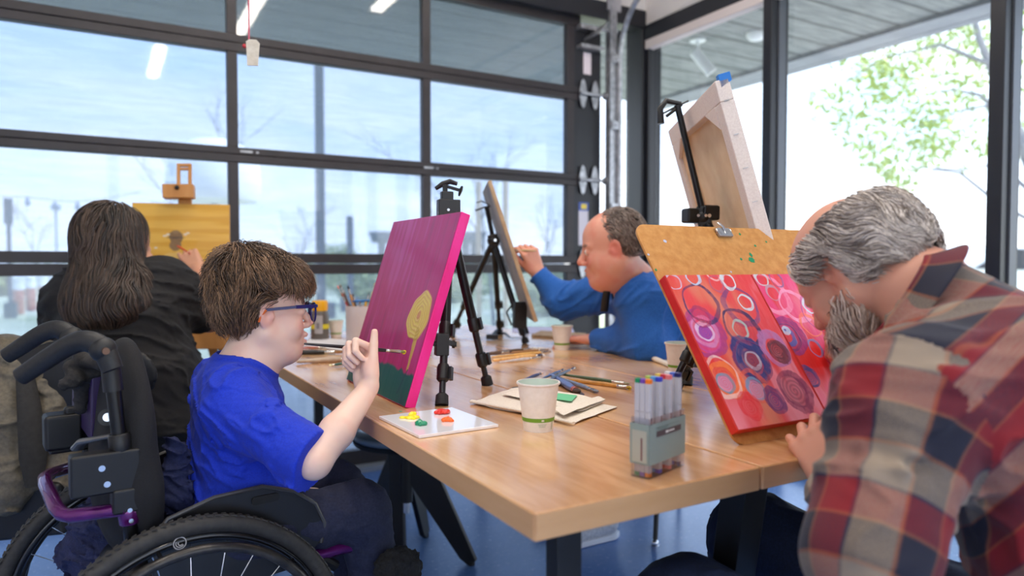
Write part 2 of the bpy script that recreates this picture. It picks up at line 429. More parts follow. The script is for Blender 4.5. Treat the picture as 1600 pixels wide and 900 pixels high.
struct('trim_1', MB().box((.15, YD - .03, 2.585), (5.62, .1, .11)), M['frame2'], 'black header across the glazed door')
struct('trim_2', MB().box((XR - .02, .2, 2.505), (.12, 6.7, .09)), M['frame2'], 'black header over the window wall')
struct('trim_3', MB().box((XR - .05, 1.0, 2.43), (.06, 4.9, .055)), mat('shade_cassette', srgb(214, 202, 200), .6), 'pale slim roller shade cassette', bevel=.004)
# ------------------------------------------------------------------- glazed sectional door
door = thing('door_1', 'black framed glass sectional overhead door', None, (0.5, YD, 0)); door['kind'] = 'structure'
del_xs = [-1.425, -.45, .525, 1.50, 2.43]
def pane_mat(name, tint, gl, streak):
    m = bpy.data.materials.new(name); m.use_nodes = True; t = NT(m); nt = m.node_tree; nt.nodes.remove(t.b); out = nt.nodes['Material Output']
    tr = t.n('BsdfTransparent'); tr.inputs['Color'].default_value = (*tint, 1)
    go = t.n('BsdfGlossy'); go.inputs['Roughness'].default_value = .04; go.inputs['Color'].default_value = (1, 1, 1, 1)
    fr = t.n('LayerWeight'); fr.inputs['Blend'].default_value = .5; pw = t.n('Math', _operation='POWER'); pw.inputs[1].default_value = 4; t.l(fr.outputs['Facing'], pw.inputs[0])
    ma = t.n('Math', _operation='MULTIPLY_ADD'); ma.inputs[1].default_value = .5; ma.inputs[2].default_value = gl; t.l(pw.outputs[0], ma.inputs[0]); mx = t.n('MixShader')
    t.l(ma.outputs[0], mx.inputs[0]); t.l(tr.outputs[0], mx.inputs[1]); t.l(go.outputs[0], mx.inputs[2]); t.l(mx.outputs[0], out.inputs[0])
    return m
M['glass'] = pane_mat('window_glass', (.975, .985, .985), .03, 0)
sec = [(0.0, .545), (.545, 1.057), (1.057, 1.565), (1.565, 2.082), (2.082, 2.60)]
rails = [(0, .10), (.515, .575), (1.004, 1.0555), (1.0585, 1.107), (1.53, 1.565), (1.5675, 1.60), (2.042, 2.0805), (2.0835, 2.122), (2.482, 2.56)]
for k, (a, b) in enumerate(rails):
    MB().box(((-1.95 + 2.50) / 2, YD, (a + b) / 2), (4.45, .05, b - a)).build('rail', M['frame'], door, bevel=.003)
for k, (z0, z1) in enumerate([(.10, .515), (.575, 1.004), (1.107, 1.53), (1.60, 2.042), (2.122, 2.482)]):
    for i, x in enumerate(del_xs):
        w = .046 if i < 4 else .05
        MB().box((x, YD, (z0 + z1) / 2), (w, .045, z1 - z0)).build('stile', M['frame'], door, bevel=.003)
    for x0, x1 in zip(del_xs[:-1], del_xs[1:]):
        MB().box(((x0 + x1) / 2, YD, (z0 + z1) / 2), (x1 - x0 - .046, .006, z1 - z0)).build('pane', M['glass'], door)
# solar screen outside the door: woven sheet that dims the view
m = bpy.data.materials.new('woven_solar_screen'); m.use_nodes = True; t = NT(m); nt = m.node_tree; nt.nodes.remove(t.b); out = nt.nodes['Material Output']
v = t.coords((1.0, 1, 9)); f = t.noise(v, 5, 4, .5, .4); v2 = t.coords((30, 1, 260)); f2 = t.noise(v2, 2, 3, .7)
mx = t.n('Mix', _data_type='FLOAT'); mx.inputs['Factor'].default_value = .35; t.l(f, mx.inputs['A']); t.l(f2, mx.inputs['B'])
tr = t.n('BsdfTransparent'); t.l(t.ramp(mx.outputs['Result'], [(.33, (.57, .62, .70)), (.67, (.625, .67, .74))]), tr.inputs['Color'])
df = t.n('BsdfTranslucent'); df.inputs['Color'].default_value = (.8, .85, .9, 1)
mm = t.n('MixShader'); mm.inputs[0].default_value = .14; t.l(tr.outputs[0], mm.inputs[1]); t.l(df.outputs[0], mm.inputs[2]); t.l(mm.outputs[0], out.inputs[0])
scr = MB().box((.275, YD + .11, 1.3), (4.4, .002, 2.6)).build('screen_fabric', m, door)
# hinges and plates at the door's right end
def hinge(z):
    h = MB()
    for dx in (-.035, .055):
        c = V(2.545 + dx, YD - .035, z)
        for sgn in (1, -1):
            h.prism([(-.028, .012), (.028, .012), (.012, .075), (0, .088), (-.012, .075)], c, (1, 0, 0), (0, 0, sgn), (0, -.004, 0))
    h.cyl((2.48, YD - .05, z), (2.70, YD - .05, z), .009); h.cyl((2.66, YD - .05, z), (2.69, YD - .05, z), .022)
    h.build('hinge', M['steel'], door)
for z in (1.565, 2.082, 1.057, .545): hinge(z)
MB().box((2.555, YD, 1.24), (.20, .04, 2.48)).build('end_stile', M['frame2'], door, bevel=.003)
hb = MB().box((2.56, YD - .04, 2.475), (.17, .05, .025)).box((2.56, YD - .075, 2.44), (.17, .1, .008), basis((0, .6, -.6)).T).box((2.56, YD - .045, 2.36), (.17, .05, .02)).cyl((2.50, YD - .05, 2.475), (2.74, YD - .07, 2.475), .01)
hb.build('top_bracket', M['steel'], door)
MB().box((2.55, YD - .022, 2.27), (.055, .004, .13)).build('white_label', mat('label_white', srgb(226, 214, 222), .6), door)
lb = MB(); lb.cur = srgb(214, 210, 222); lb.box((2.525, YD - .022, 1.30), (.07, .003, .26)); lb.cur = srgb(60, 96, 180); lb.box((2.525, YD - .0245, 1.405), (.07, .003, .05)); lb.cur = srgb(232, 208, 84); lb.box((2.525, YD - .0275, 1.405), (.04, .003, .03))
lb.build('warning_label', vcol_mat('label_print', .5), door)
for px, py in ((385, 237), (670, 262)):
    p = atpl(px, py, 1, YD - .027); q = MB(); q.box(p, (.055, .004, .010)); q.box(p + V(.05, 0, -.001), (.010, .004, .008)); q.build('latch_plate', M['steel'], door)
# track
tr_ = thing('door_track', 'galvanised overhead door track that curves inward near the ceiling', 'door track', (2.7, YD - .1, 0))
b = MB(); pts = [(2.735, YD - .10, 0)] + [(2.735, YD - .10, 2.28)] + [(2.735, YD - .10 - .42 * (1 - math.cos(a)), 2.28 + .42 * math.sin(a)) for a in np.linspace(.1, 1.5, 14)] + [(2.735, .6, 2.74)]
b.tube(pts, .016, 8); b.build('curved_rail', M['steel'], tr_)
MB().box((2.70, YD - .085, 1.33), (.045, .012, 2.64)).box((2.672, YD - .075, 1.33), (.01, .05, 2.64)).build('vertical_channel', M['steel'], tr_)
g = MB()
for z in (.4, .9, 1.4, 1.9, 2.3):
    g = MB(); g.box((2.70, YD - .10, z), (.05, .02, .05)).cyl((2.70, YD - .12, z), (2.70, YD - .105, z), .008, n=8); g.build('bracket', M['steel'], tr_)
pass
MB().box((2.70, YD - .09, 2.76), (.10, .012, .34)).build('hanger_plate', mottled('steel_pale', srgb(170, 170, 178), srgb(200, 200, 205), 20, .4, .05, metal=.6), tr_)
# sidelight and the window wall
w1 = thing('window_1', 'narrow sidelight between the door track and the corner column', None, (2.85, YD, 0)); w1['kind'] = 'structure'
MB().box((2.785, YD, 1.25), (.03, .08, 2.5)).build('jamb', M['frame2'], w1)
MB().box((2.87, YD, 1.25), (.15, .006, 2.5)).build('pane', M['glass'], w1)
struct('trim_4', MB().box((3.02, YD + .01, 1.28), (.16, .16, 2.56)).box((2.985, YD - .085, 1.28), (.035, .03, 2.56)), M['frame2'], 'black corner column', bevel=.006)
MY = [2.50, 1.42, .34, -.74, -1.82, -2.9]
prev = YD - .08
for k, y in enumerate(MY):
    w = thing('window_%d' % (k + 2), 'tall full height window pane in a black frame', None, (XR, y, 0)); w['kind'] = 'structure'
    MB().box((XR - .02, y, 1.25), (.13, .055, 2.5)).build('mullion', M['frame2'], w, bevel=.003)
    MB().box((XR - .01, y - .03, 1.25), (.05, .012, 2.5)).build('mullion_cap', mat('grey_cap_%d' % k, srgb(92, 96, 104), .4, .3), w)
    MB().box((XR, (prev + y) / 2, 1.25), (.006, abs(prev - y) - .05, 2.5)).build('pane', M['glass'], w)
    MB().box((XR, (prev + y) / 2, .03), (.10, abs(prev - y) - .05, .06)).build('sill', M['frame2'], w)
    prev = y
struct('baseboard_back', MB().box((.275, YD - .06, .012), (4.5, .07, .024)), mat('pale_threshold', srgb(150, 156, 166), .5), 'pale threshold strip under the door')
# pull tag hanging on its pink string
pt = thing('pull_tag', 'small cream paper tag hanging from a pink string', 'tag', tuple(at(393, 80, 2.0)))
a = at(388, -60, 2.0); b_ = at(389, 62, 2.0)
MB().tube([a, (a + b_) / 2, b_], .0022, 6).build('string', mat('pink_string', srgb(206, 92, 112), .7), pt)
c = at(394, 82, 2.0); tg = MB(); tg.prism([(-.018, .03), (-.010, .037), (.010, .037), (.018, .028), (.016, -.036), (-.012, -.037)], c, nz(RT * .95 + FW * .2), (.05, 0, 1), FW * .004)
tg.build('paper_tag', mottled('cream_card', srgb(206, 196, 180), srgb(222, 214, 200), 60, .8, .05), pt)
MB().ell(at(382, 72, 2.0), .006).build('red_bead', mat('red_bead', srgb(200, 50, 60), .4), pt)
# ------------------------------------------------------------------- outside
out_g = struct('exterior_ground', MB().box((10, 40, -.06), (160, 120, .1)), mottled('pale_dry_grass', srgb(150, 158, 120), srgb(196, 196, 176), .35, .9, 0), 'pale grass and gravel beyond the glass')
struct('exterior_patio', MB().box((3, 5.2, -.03), (20, 3.1, .06)).box((6, -.5, -.03), (5.8, 8.2, .06)), mottled('pale_concrete', srgb(176, 176, 180), srgb(200, 200, 204), 2, .8, 0), 'pale concrete patio')
# soffit boards: overhang over both glazed sides
m = mat('board_soffit', srgb(120, 126, 126), .7); t = NT(m)
wv = t.n('TexWave'); wv.wave_type = 'BANDS'; wv.bands_direction = 'Y'; wv.inputs['Scale'].default_value = 1.; wv.inputs['Distortion'].default_value = 0
tc = t.n('TexCoord'); mp = t.n('Mapping'); mp.inputs['Scale'].default_value = (1, 1.15, 1); t.l(tc.outputs['Object'], mp.inputs['Vector']); t.l(mp.outputs['Vector'], wv.inputs['Vector'])
line = t.ramp(wv.outputs['Fac'], [(0, (.25,) * 3), (.045, (1,) * 3)]); nf = t.noise(t.coords((1.5, 12, 1)), 3, 6, .65)
base = t.ramp(nf, [(.35, srgb(104, 110, 110)), (.65, srgb(146, 150, 148))])
mu = t.n('Mix', _data_type='RGBA', _blend_type='MULTIPLY'); mu.inputs['Factor'].default_value = 1; t.l(base, mu.inputs['A']); t.l(line, mu.inputs['B']); t.l(mu.outputs['Result'], t.b.inputs['Base Color'])
struct('exterior_soffit', MB().box((4.12, 1.14, 2.79), (2.05, 9.28, .08)).box((-.2, 4.68, 2.79), (6.56, 2.2, .08)), m, 'grey board soffit of the deep roof overhang')
struct('exterior_fascia', MB().box((5.19, 1.14, 2.80), (.10, 9.38, .16)).box((5.02, 1.14, 2.735), (.22, 9.28, .03)), mottled('grey_fascia', srgb(122, 126, 134), srgb(140, 144, 150), 5, .6, 0), 'grey metal edge of the roof overhang')
# spot light on the soffit
p = atz(1090, 62, 2.75); sp = thing('track_spotlight', 'white cylindrical spotlight hanging from the grey board soffit', 'spotlight', tuple(p))
whitep = mat('white_enamel', srgb(222, 226, 228), .4)
MB().cyl(p, p - V(0, 0, .012), .06).build('ceiling_plate', whitep, sp); MB().cyl(p, p - V(0, 0, .10), .012, n=10).build('stem', whitep, sp)
q0 = p + V(-.03, 0, -.09); q1 = q0 + RT * .13 - UP * .16
MB().cyl(q0, q1, .042, .046).cyl(q0 - nz(q1 - q0) * .02, q0, .02, .042).build('lamp_head', whitep, sp)
p = atz(1182, 52, 2.75); dm = MB().lathe([(.075, 0), (.072, -.02), (.05, -.045), (.02, -.055), (.001, -.057)], p, n=24).build('dome_light', whitep); tag(dm, 'small round white dome fixed to the board soffit', 'ceiling light')
# posts and lamps out on the plaza
def post(px, ytop, d, w, name, label, cat, col, head=None, ybot=None):
    c = at(px, 414, d); zt = EYE + (414 - ytop) * d / F * .999
    o = thing(name, label, cat, (c[0], c[1], 0)); mm = mat(name + '_paint', col, .6)
    MB().box((c[0], c[1], zt / 2), (w, w, zt)).box((c[0], c[1], .15), (w * 3, w * 3, .3)).build('pole', mm, o)
    if head: MB().box((c[0], c[1], zt - head[1] / 2 + .02), (head[0], head[0], head[1])).build('lamp_head', mm, o)
    return o
post(501, 60, 14, .15, 'light_pole', 'tall dark square pole out on the plaza, behind the seated painter in glasses', 'pole', srgb(62, 70, 88))
post(547, 338, 16, .12, 'marker_post', 'shorter dark post just right of the tall pole outside', 'post', srgb(66, 74, 92))
post(15, 312, 14, .07, 'lamp_post', 'dark lamp post with a box head, far left outside the glass', 'lamp post', srgb(60, 70, 90), (.14, .5))
post(89, 322, 18, .06, 'string_light_post', 'thin grey post with a crossbar holding up the string lights', 'post', srgb(150, 160, 178), (.22, .12))
# string lights
sl = thing('string_lights', 'sagging wire of small bulbs strung outside at far left', 'string lights', tuple(at(60, 312, 15)))
pts = [at(x, y, 15) for x, y in ((-120, 290), (-60, 302), (0, 306), (43, 308), (86, 314), (121, 315), (160, 311), (220, 300))]
MB().tube(pts, .008, 5).build('wire', M['frame2'], sl)
for q in pts[3:6]: MB().lathe([(.02, 0), (.03, -.05), (.055, -.10), (.05, -.16), (.01, -.2)], q, n=10).build('bulb', mat('bulb_grey', srgb(120, 136, 160), .4), sl)
# trellis shelters
def shelter(px, d, lab, sc=1.):
    c = at(px, 414, d); o = thing('shade_shelter', lab, 'shelter', (c[0], c[1], 0), group='grey shade shelters beyond the lawn')
    zt = EYE + 48 * d / F; mm = M.setdefault('shelt', mat('weathered_grey_timber', srgb(92, 100, 114), .8)); r = 26 * d / F * sc
    rb = MB().lathe([(.1, zt), (r * .95, zt - .02), (r, zt - .12), (r * .9, zt - .3), (.1, zt - .35)], (c[0], c[1], 0), n=20)
    for k in range(12): a = k * PI / 6; rb.bar((c[0], c[1], zt + .03), (c[0] + r * 1.12 * math.cos(a), c[1] + r * 1.12 * math.sin(a), zt + .03), .07, .1)
    rb.build('roof', mm, o)
    for k in range(4):
        a = .6 + k * PI / 2; x, y = c[0] + r * .45 * math.cos(a), c[1] + r * .45 * math.sin(a)
        MB().cyl((x, y, 0), (x, y, zt - .2), .11, n=10).build('post', mm, o)
shelter(605, 26, 'round-roofed grey shelter on posts seen left of the pink canvas'); shelter(735, 28, 'round-roofed grey shelter on posts seen between the two easels', .9)
# bollards
for i, px in enumerate((28, 47, 66, 81)):
    d = 15 + i * 1.2; c = at(px, 414, d); o = thing('bollard', ['nearest white-topped brick bollard at far left outside', 'second white-topped brick bollard from the left', 'third white-topped brick bollard from the left', 'farthest of the white-topped brick bollards, beside the hair'][i], 'bollard', (c[0], c[1], 0), group='brick bollards with white tops')
    MB().lathe([(.10, 0), (.10, .5), (.09, .52)], (c[0], c[1], 0), n=14).build('brick_base', M.setdefault('brick', mottled('brick_red', srgb(150, 92, 80), srgb(176, 116, 100), 12, .8, .1)), o)
    MB().lathe([(.11, .52), (.11, .72), (.12, .74), (.12, .78), (.02, .84)], (c[0], c[1], 0), n=14).build('white_top', M.setdefault('whitetop', mat('white_paint_out', srgb(225, 228, 232), .6)), o)
# low wall / path at far left
# white canopy
c = at(335, 270, 9.); cp = thing('white_canopy', 'large rounded white fabric canopy outside, behind the wooden easel', 'canopy', (c[0], c[1], 0))
k = 9. / F
MB().lathe([(.01, 54 * k), (30 * k, 50 * k), (58 * k, 34 * k), (68 * k, 16 * k), (70 * k, -30 * k), (64 * k, -44 * k), (40 * k, -48 * k), (.01, -48 * k)], c, n=36).build('fabric_dome', mat('white_fabric_out', srgb(250, 250, 252), .8), cp)
MB().cyl((c[0], c[1], 0), (c[0], c[1], c[2] - .3), .05).build('pole', M['frame2'], cp)
# bare young trees with stakes
M['bark'] = mottled('grey_bark', srgb(112, 112, 122), srgb(140, 138, 146), 8, .9, .1)
M['stake'] = mat('timber_stake', srgb(186, 160, 132), .8)
def bare_tree(px, d, h, lab, seed, stakes=(), spread=.5, tr=.035, levels=4, group='bare young trees outside the glass door'):
    c = at(px, 414, d); base = V(c[0], c[1], 0); R = random.Random(seed)
    o = thing('bare_tree', lab, 'tree', tuple(base), group=group)
    b = MB()
    def br(p, dr, L, r, lv):
        pts = [p]; rr = [r]
        for s in range(4):
            dr = nz(dr + V(R.uniform(-1, 1), R.uniform(-1, 1), R.uniform(-.1, .5)) * .16); p = p + dr * L / 4; pts.append(p); rr.append(r * (1 - .13 * (s + 1)))
        b.tube(pts, rr, 5, cap=False)
        if lv <= 0: return
        for k in range(3 if lv > 1 else 4):
            a = R.uniform(0, 2 * PI); nd = nz(dr + V(math.cos(a), math.sin(a), R.uniform(-.1, .4)) * spread * R.uniform(.8, 1.5))
            st = pts[R.choice((2, 3, 4, 4))]; br(st, nd, L * R.uniform(.55, .78), r * .55, lv - 1)
    br(base, V(0, 0, 1), h * .42, tr, levels); b.build('trunk_and_branches', M['bark'], o)
    for sx in stakes:
        q = at(sx, 414, d); MB().cyl((q[0], q[1], 0), (q[0], q[1], EYE + 130 * d / F), .05, n=8).build('stake', M['stake'], o)
bare_tree(772, 12, 4.2, 'bare young tree between two wooden stakes, right of the pink canvas', 3, (748, 790), .55)
bare_tree(316, 13, 4.4, 'bare forked tree above the white canopy outside', 5, (), .6)
bare_tree(462, 34, 4.2, 'small bare tree in the distance behind the seated painter in glasses', 9, (), .6, .05)
bare_tree(60, 31, 4.2, 'faint bare tree in the distance at far left', 12, (), .7, .05)
bare_tree(850, 24, 3.6, 'small bare tree behind the man in the blue sweater', 14, (), .6, .05)
# leafy shrubs far off
def leaf_cloud(name, blobs, n, size, m, parent, seed=1):
    R = np.random.RandomState(seed); vs = []; 
    for (c, r, w) in blobs:
        k = int(n * w); dr = R.randn(k, 3); dr /= np.linalg.norm(dr, axis=1)[:, None]; p = V(*c) + dr * np.array(r) * (R.rand(k, 1) ** .45)
        a = R.randn(k, 3); a /= np.linalg.norm(a, axis=1)[:, None]; b2 = np.cross(a, R.randn(k, 3)); b2 /= np.linalg.norm(b2, axis=1)[:, None]
        s = size * (.6 + .8 * R.rand(k, 1)); vs.append(np.stack([p - a * s, p + b2 * s * .45, p + a * s, p - b2 * s * .45], 1))
    vs = np.concatenate(vs); k = len(vs); me = bpy.data.meshes.new(name); me.from_pydata(vs.reshape(-1, 3).tolist(), [], np.arange(k * 4).reshape(k, 4).tolist())
    o = link(name, me, m, parent, True, None, smooth=None); return o
M['leafpale'] = mottled('pale_green_leaves', srgb(132, 150, 96), srgb(176, 184, 130), 3, .7, 0)
for i, (px, d, w, h, lab) in enumerate([(578, 19, 1.4, 1.0, 'pale green shrub behind the jar of brushes'), (700, 20, 2.6, 1.15, 'broad pale green shrub between the two tripod easels'), (872, 15, 1.6, 1.0, 'pale green shrub behind the blue sweater'), (445, 26, 3.2, 1.3, 'distant rounded green shrub left of the tall pole'), (528, 30, 1.4, 1.9, 'distant upright green shrub beside the short post'), (5, 24, 1.4, .95, 'pale shrub at far left behind the bollards'), (640, 44, 5., 1.3, 'wide distant hedge mound under the round shelter'), (130, 40, 6, 1.25, 'long distant hedge mound behind the woman in black'), (800, 50, 6, 1.3, 'long distant hedge mound at the corner of the room')]):
    c = at(px, 414, d); o = thing('shrub', lab, 'shrub', (c[0], c[1], 0), group='pale shrubs beyond the patio')
    leaf_cloud('foliage', [((c[0] + dx * w * .3, c[1] + dx * .2, h * .5), (w * .4, w * .4, h * .55), 1) for dx in (-1, 0, 1)], 700, .09, M['leafpale'], o, i)
# leafy tree right of the building
tt = thing('leafy_tree', 'spring tree with yellow-green leaves outside the right hand window', 'tree', (at(1700, 414, 9)[0], at(1700, 414, 9)[1], 0))
b = MB(); q = lambda x, y, d=9: at(x, y, d)
b.tube([V(q(1640, 414)[0], q(1640, 414)[1], 0), q(1650, 414), q(1620, 280), q(1575, 170), q(1530, 60), q(1500, -60)], [.13, .12, .09, .06, .04, .02], 8)
for pts in ([q(1620, 350), q(1560, 318), q(1500, 270), q(1460, 265), q(1440, 290)], [q(1610, 300), q(1560, 255), q(1510, 265, 8.8), q(1430, 262)], [q(1590, 200), q(1530, 148), q(1490, 140), q(1430, 150)], [q(1560, 160), q(1540, 90), q(1520, 30)], [q(1600, 210), q(1540, 165), q(1495, 175), q(1400, 210)], [q(1545, 100), q(1470, 70), q(1380, 90), q(1320, 130)]):
    b.tube(pts, np.linspace(.03, .008, len(pts)), 6)
b.build('trunk_and_branches', mottled('tree_bark', srgb(120, 120, 128), srgb(150, 148, 150), 8, .9, .1), tt)
M['leafbright'] = mottled('bright_spring_leaves', srgb(140, 160, 84), srgb(190, 204, 122), 2.5, .6, 0)
bl = [((*q(x, y, 9 + (i % 3) * .5),), (r * .0082, r * .0082, r * .0082), w) for i, (x, y, r, w) in enumerate([(1390, 100, 60, .9), (1460, 60, 70, 1), (1510, 90, 60, .9), (1420, 150, 70, 1), (1380, 130, 45, .7), (1500, 150, 50, .7), (1455, 200, 45, .8), (1310, 160, 50, .6), (1455, 240, 40, .9), (1370, 235, 40, .6), (1340, 200, 45, .5), (1410, 285, 30, .4), (1520, 230, 45, .5), (1550, 60, 50, .5), (1590, 200, 60, .7), (1600, 80, 80, .8), (1390, 265, 25, .25), (1430, 20, 50, .6), (1340, 90, 40, .4), (1650, 150, 80, 1)])]
leaf_cloud('foliage', bl, 260, .05, M['leafbright'], tt, 4)
# parked car far right
c = at(1604, 395, 14); car = thing('parked_car', 'white car parked far beyond the right hand window', 'car', (c[0], c[1], 0))
fw2 = nz(V(.9, -.5, 0)); sd = V(-fw2[1], fw2[0], 0)
MB().prism([(-2.1, .3), (2.1, .3), (2.15, .75), (1.3, .9), (.7, 1.4), (-1.1, 1.42), (-1.9, .95), (-2.15, .8)], V(c[0], c[1], 0) + sd * .8, fw2, (0, 0, 1), -sd * 1.6).build('body', mat('car_white', srgb(235, 238, 242), .3), car, bevel=.05)
MB().prism([(1.1, .92), (.62, 1.33), (-1.0, 1.35), (-1.6, .98)], V(c[0], c[1], 0) + sd * .82, fw2, (0, 0, 1), -sd * 1.64).build('side_window', mat('car_glass', srgb(40, 48, 60), .1), car)
for dx in (-1.3, 1.35):
    w0 = V(c[0], c[1], .32) + fw2 * dx - sd * .85
    MB().cyl(w0, w0 + sd * 1.7, .32, n=24).build('wheel', M['rubber'], car)
# =================================================================== TABLES
m = mat('maple_veneer', srgb(205, 160, 112), .26, coat=.6); t = NT(m)
v = t.coords((9, 1.0, 1)); f = t.noise(v, 3, 6, .6, 1.2); v2 = t.coords((60, 3, 3)); f2 = t.noise(v2, 3, 3, .6); v3 = t.coords((1, .35, 1)); f3 = t.noise(v3, 7, 3, .5, 2.5)
wv = t.n('TexWave'); wv.wave_type = 'RINGS'; wv.inputs['Scale'].default_value = 3.2; wv.inputs['Distortion'].default_value = 5; wv.inputs['Detail'].default_value = 2; wv.inputs['Detail Scale'].default_value = 1.2; t.l(t.coords((1.3, .35, 1)), wv.inputs['Vector'])
a1 = t.n('Mix', _data_type='FLOAT'); a1.inputs['Factor'].default_value = .15; t.l(f, a1.inputs['A']); t.l(f2, a1.inputs['B'])
a2 = t.n('Mix', _data_type='FLOAT'); a2.inputs['Factor'].default_value = .32; t.l(a1.outputs['Result'], a2.inputs['A']); t.l(wv.outputs['Fac'], a2.inputs['B'])
t.l(t.ramp(a2.outputs['Result'], [(.30, srgb(192, 140, 92)), (.5, srgb(218, 170, 122)), (.66, srgb(232, 190, 144))]), t.b.inputs['Base Color'])
t.b.inputs['Coat Roughness'].default_value = .16; M['maple'] = m
def table(x0, x1, y0, y1, lab, legs):
    o = thing('work_table', lab, 'table', ((x0 + x1) / 2, (y0 + y1) / 2, 0), group='long maple work tables pushed together')
    MB().box(((x0 + x1) / 2, (y0 + y1) / 2, .7215), (x1 - x0, y1 - y0, .037)).build('tabletop', M['maple'], o, bevel=.0022, bseg=3)
    eb = M.get('edgeband') or M.setdefault('edgeband', mottled('maple_edge_band', srgb(206, 158, 110), srgb(216, 170, 124), 4, .4, .0, stretch=(1, 1, 6)))
    for c_, s_ in ((((x0 + x1) / 2, y0 - .0004, .7215), (x1 - x0 - .004, .001, .0335)), ((x0 - .0004, (y0 + y1) / 2, .7215), (.001, y1 - y0 - .004, .0335)), ((x1 + .0004, (y0 + y1) / 2, .7215), (.001, y1 - y0 - .004, .0335))):
        MB().box(c_, s_).build('edge_band', eb, o)
    MB().box(((x0 + x1) / 2, (y0 + y1) / 2, .693), (x1 - x0 - .08, y1 - y0 - .12, .02)).build('underframe', M['blackmetal'], o)
    for (tx, ty, bx, by, w, d_) in legs:
        l = MB(); l.bar((tx, ty, .70), (bx, by, .0), w, d_, (0, 1, 0)); l.build('leg', M['black'], o, bevel=.002)
    return o
table(.459, .8655, .738, 3.25, 'maple table slab nearest the wheelchair, holding the pink canvas and palette', [(.538, .79, .538, .79, .040, .03), (.497, 3.2, .497, 3.2, .04, .03), (.83, 3.2, .83, 3.2, .04, .03)])
table(.8715, 1.278, .738, 3.25, 'middle maple table slab with the brush pile and red circles painting', [(.905, .80, .985, .97, .055, .05), (.91, 3.2, .91, 3.2, .04, .03), (1.24, 3.2, 1.24, 3.2, .04, .03), (1.24, .775, 1.24, .775, .04, .03)])
table(1.284, 1.705, .738, 3.25, 'far maple table slab under the arm of the man in the blue sweater', [(1.32, .775, 1.32, .775, .04, .03), (1.665, .775, 1.665, .775, .04, .03), (1.32, 3.2, 1.32, 3.2, .04, .03), (1.665, 3.2, 1.665, 3.2, .04, .03)])
TZ = .74
# ------------------------------------------------------------------- paper cups
M['paper'] = mottled('white_paper_cup', srgb(232, 224, 216), srgb(240, 233, 226), 90, .6, .02)
M['cupgreen'] = mat('green_band', srgb(112, 160, 44), .5); M['cupin'] = mat('pale_green_lining', srgb(214, 226, 212), .45)
M['print'] = mat('grey_green_print', srgb(176, 186, 160), .6)
def cup(px, py, lab, s=1.):
    c = atz(px, py, TZ); h = .090 * s; rb = .0275 * s; rt = .0390 * s
    R = lambda z: rb + (rt - rb) * z / h
    o = thing('paper_cup', lab, 'paper cup', tuple(c), group='white paper cups with a green stripe')
    MB().lathe([(rb, .0), (R(.02 * s), .02 * s), (R(h - .004), h - .004), (rt + .0016, h - .0035), (rt + .0026, h - .001), (rt + .0018, h + .001), (rt - .0006, h + .0006)], c, n=56, cap=False).build('cup_wall', M['paper'], o, smooth=60)
    MB().lathe([(rt - .0008, h), (rb - .0006, .004), (.0005, .004)], c, n=56, cap=False).build('lining', M['cupin'], o)
    MB().lathe([(R(.0190 * s) + .0003, .0190 * s), (R(.0265 * s) + .0003, .0265 * s)], c, n=56, cap=False).build('green_band', M['cupgreen'], o)
    return o, c, R
o, c0, R = cup(841, 671, 'nearest large paper cup with a green stripe, on the table front', 1.0)
dv = nz(V(-c0[0], -c0[1], 0)); 
def onround(c, R, ang, z, w, hh, mm, par, name):
    q = MB(); vs = []; n = 6
    for i in range(n + 1):
        a = ang + (i / n - .5) * w / R(z)
        for zz in (z - hh / 2, z + hh / 2): r = R(zz) + .0006; vs.append((c[0] + r * math.cos(a), c[1] + r * math.sin(a), c[2] + zz))
    q.add(vs, [(2 * i, 2 * i + 2, 2 * i + 3, 2 * i + 1) for i in range(n)]); return q.build(name, mm, par, fix=False)
A0 = math.atan2(dv[1], dv[0])
onround(c0, R, A0 + .28, .0228, .005, .0032, M['paper'], o, 'logo_mark')
for i in range(3): onround(c0, R, A0 + .26, .0155 - i * .0024, .016 - i * .002, .0010, M['print'], o, 'printed_line')
onround(c0, R, A0 + 1.0, .012, .003, .016, M['print'], o, 'printed_line')
cup(878, 546, 'paper cup beside the elbow of the man in the blue sweater', .97)
cup(1060, 583, 'paper cup half hidden by the left edge of the masonite board', .97)
cup(525, 527, 'small paper cup between the yellow-capped bottle and the brush tub', .80)
# ------------------------------------------------------------------- palette tile with paint
pal = [atz(592, 655, TZ), atz(655, 686, TZ), atz(779, 668, TZ), atz(706, 637, TZ)]
pal[3] = pal[0] + pal[2] - pal[1]
o = thing('palette_tile', 'white glazed palette tile with four dabs of paint', 'palette', tuple(sum(pal) / 4))
MB().prism([(0, 0), (0, 1), (1, 1), (1, 0)], pal[0] + V(0, 0, .0005), pal[1] - pal[0], pal[3] - pal[0], (0, 0, .006)).build('tile', mat('white_glaze', srgb(238, 236, 240), .12, coat=.5), o, bevel=.0012)
def dab(name, px, py, r, el, col, seed, lab, blobs=5):
    r = r * 1.22; c = atz(px, py, TZ + .0065); R = np.random.RandomState(seed); s = S()
    ax = nz(RT * V(1, 1, 0)); ay = np.cross((0, 0, 1), ax)
    for k in range(blobs + 6):
        a = R.rand() * 6.28; q = c + ax * math.cos(a) * r * el * R.rand() * .75 + ay * math.sin(a) * r * R.rand() * .75
        s.el(q + V(0, 0, R.uniform(.0, .0045)), (r * R.uniform(.28, .5), r * R.uniform(.22, .4), R.uniform(.003, .0060)), basis((math.cos(a * 2), math.sin(a * 2), R.uniform(-.2, .2))), k=.0025)
    s.post = lambda P, d: np.maximum(d + .0007 * vnoise(P * 420), c[2] - P[:, 2])
    sdf_obj(name, s, .0009, mat(name + '_mat', col, .28, coat=.4), o, label=lab)
dab('yellow_paint', 643, 653, .016, 1.25, srgb(246, 226, 24), 2, 'yellow paint dab')
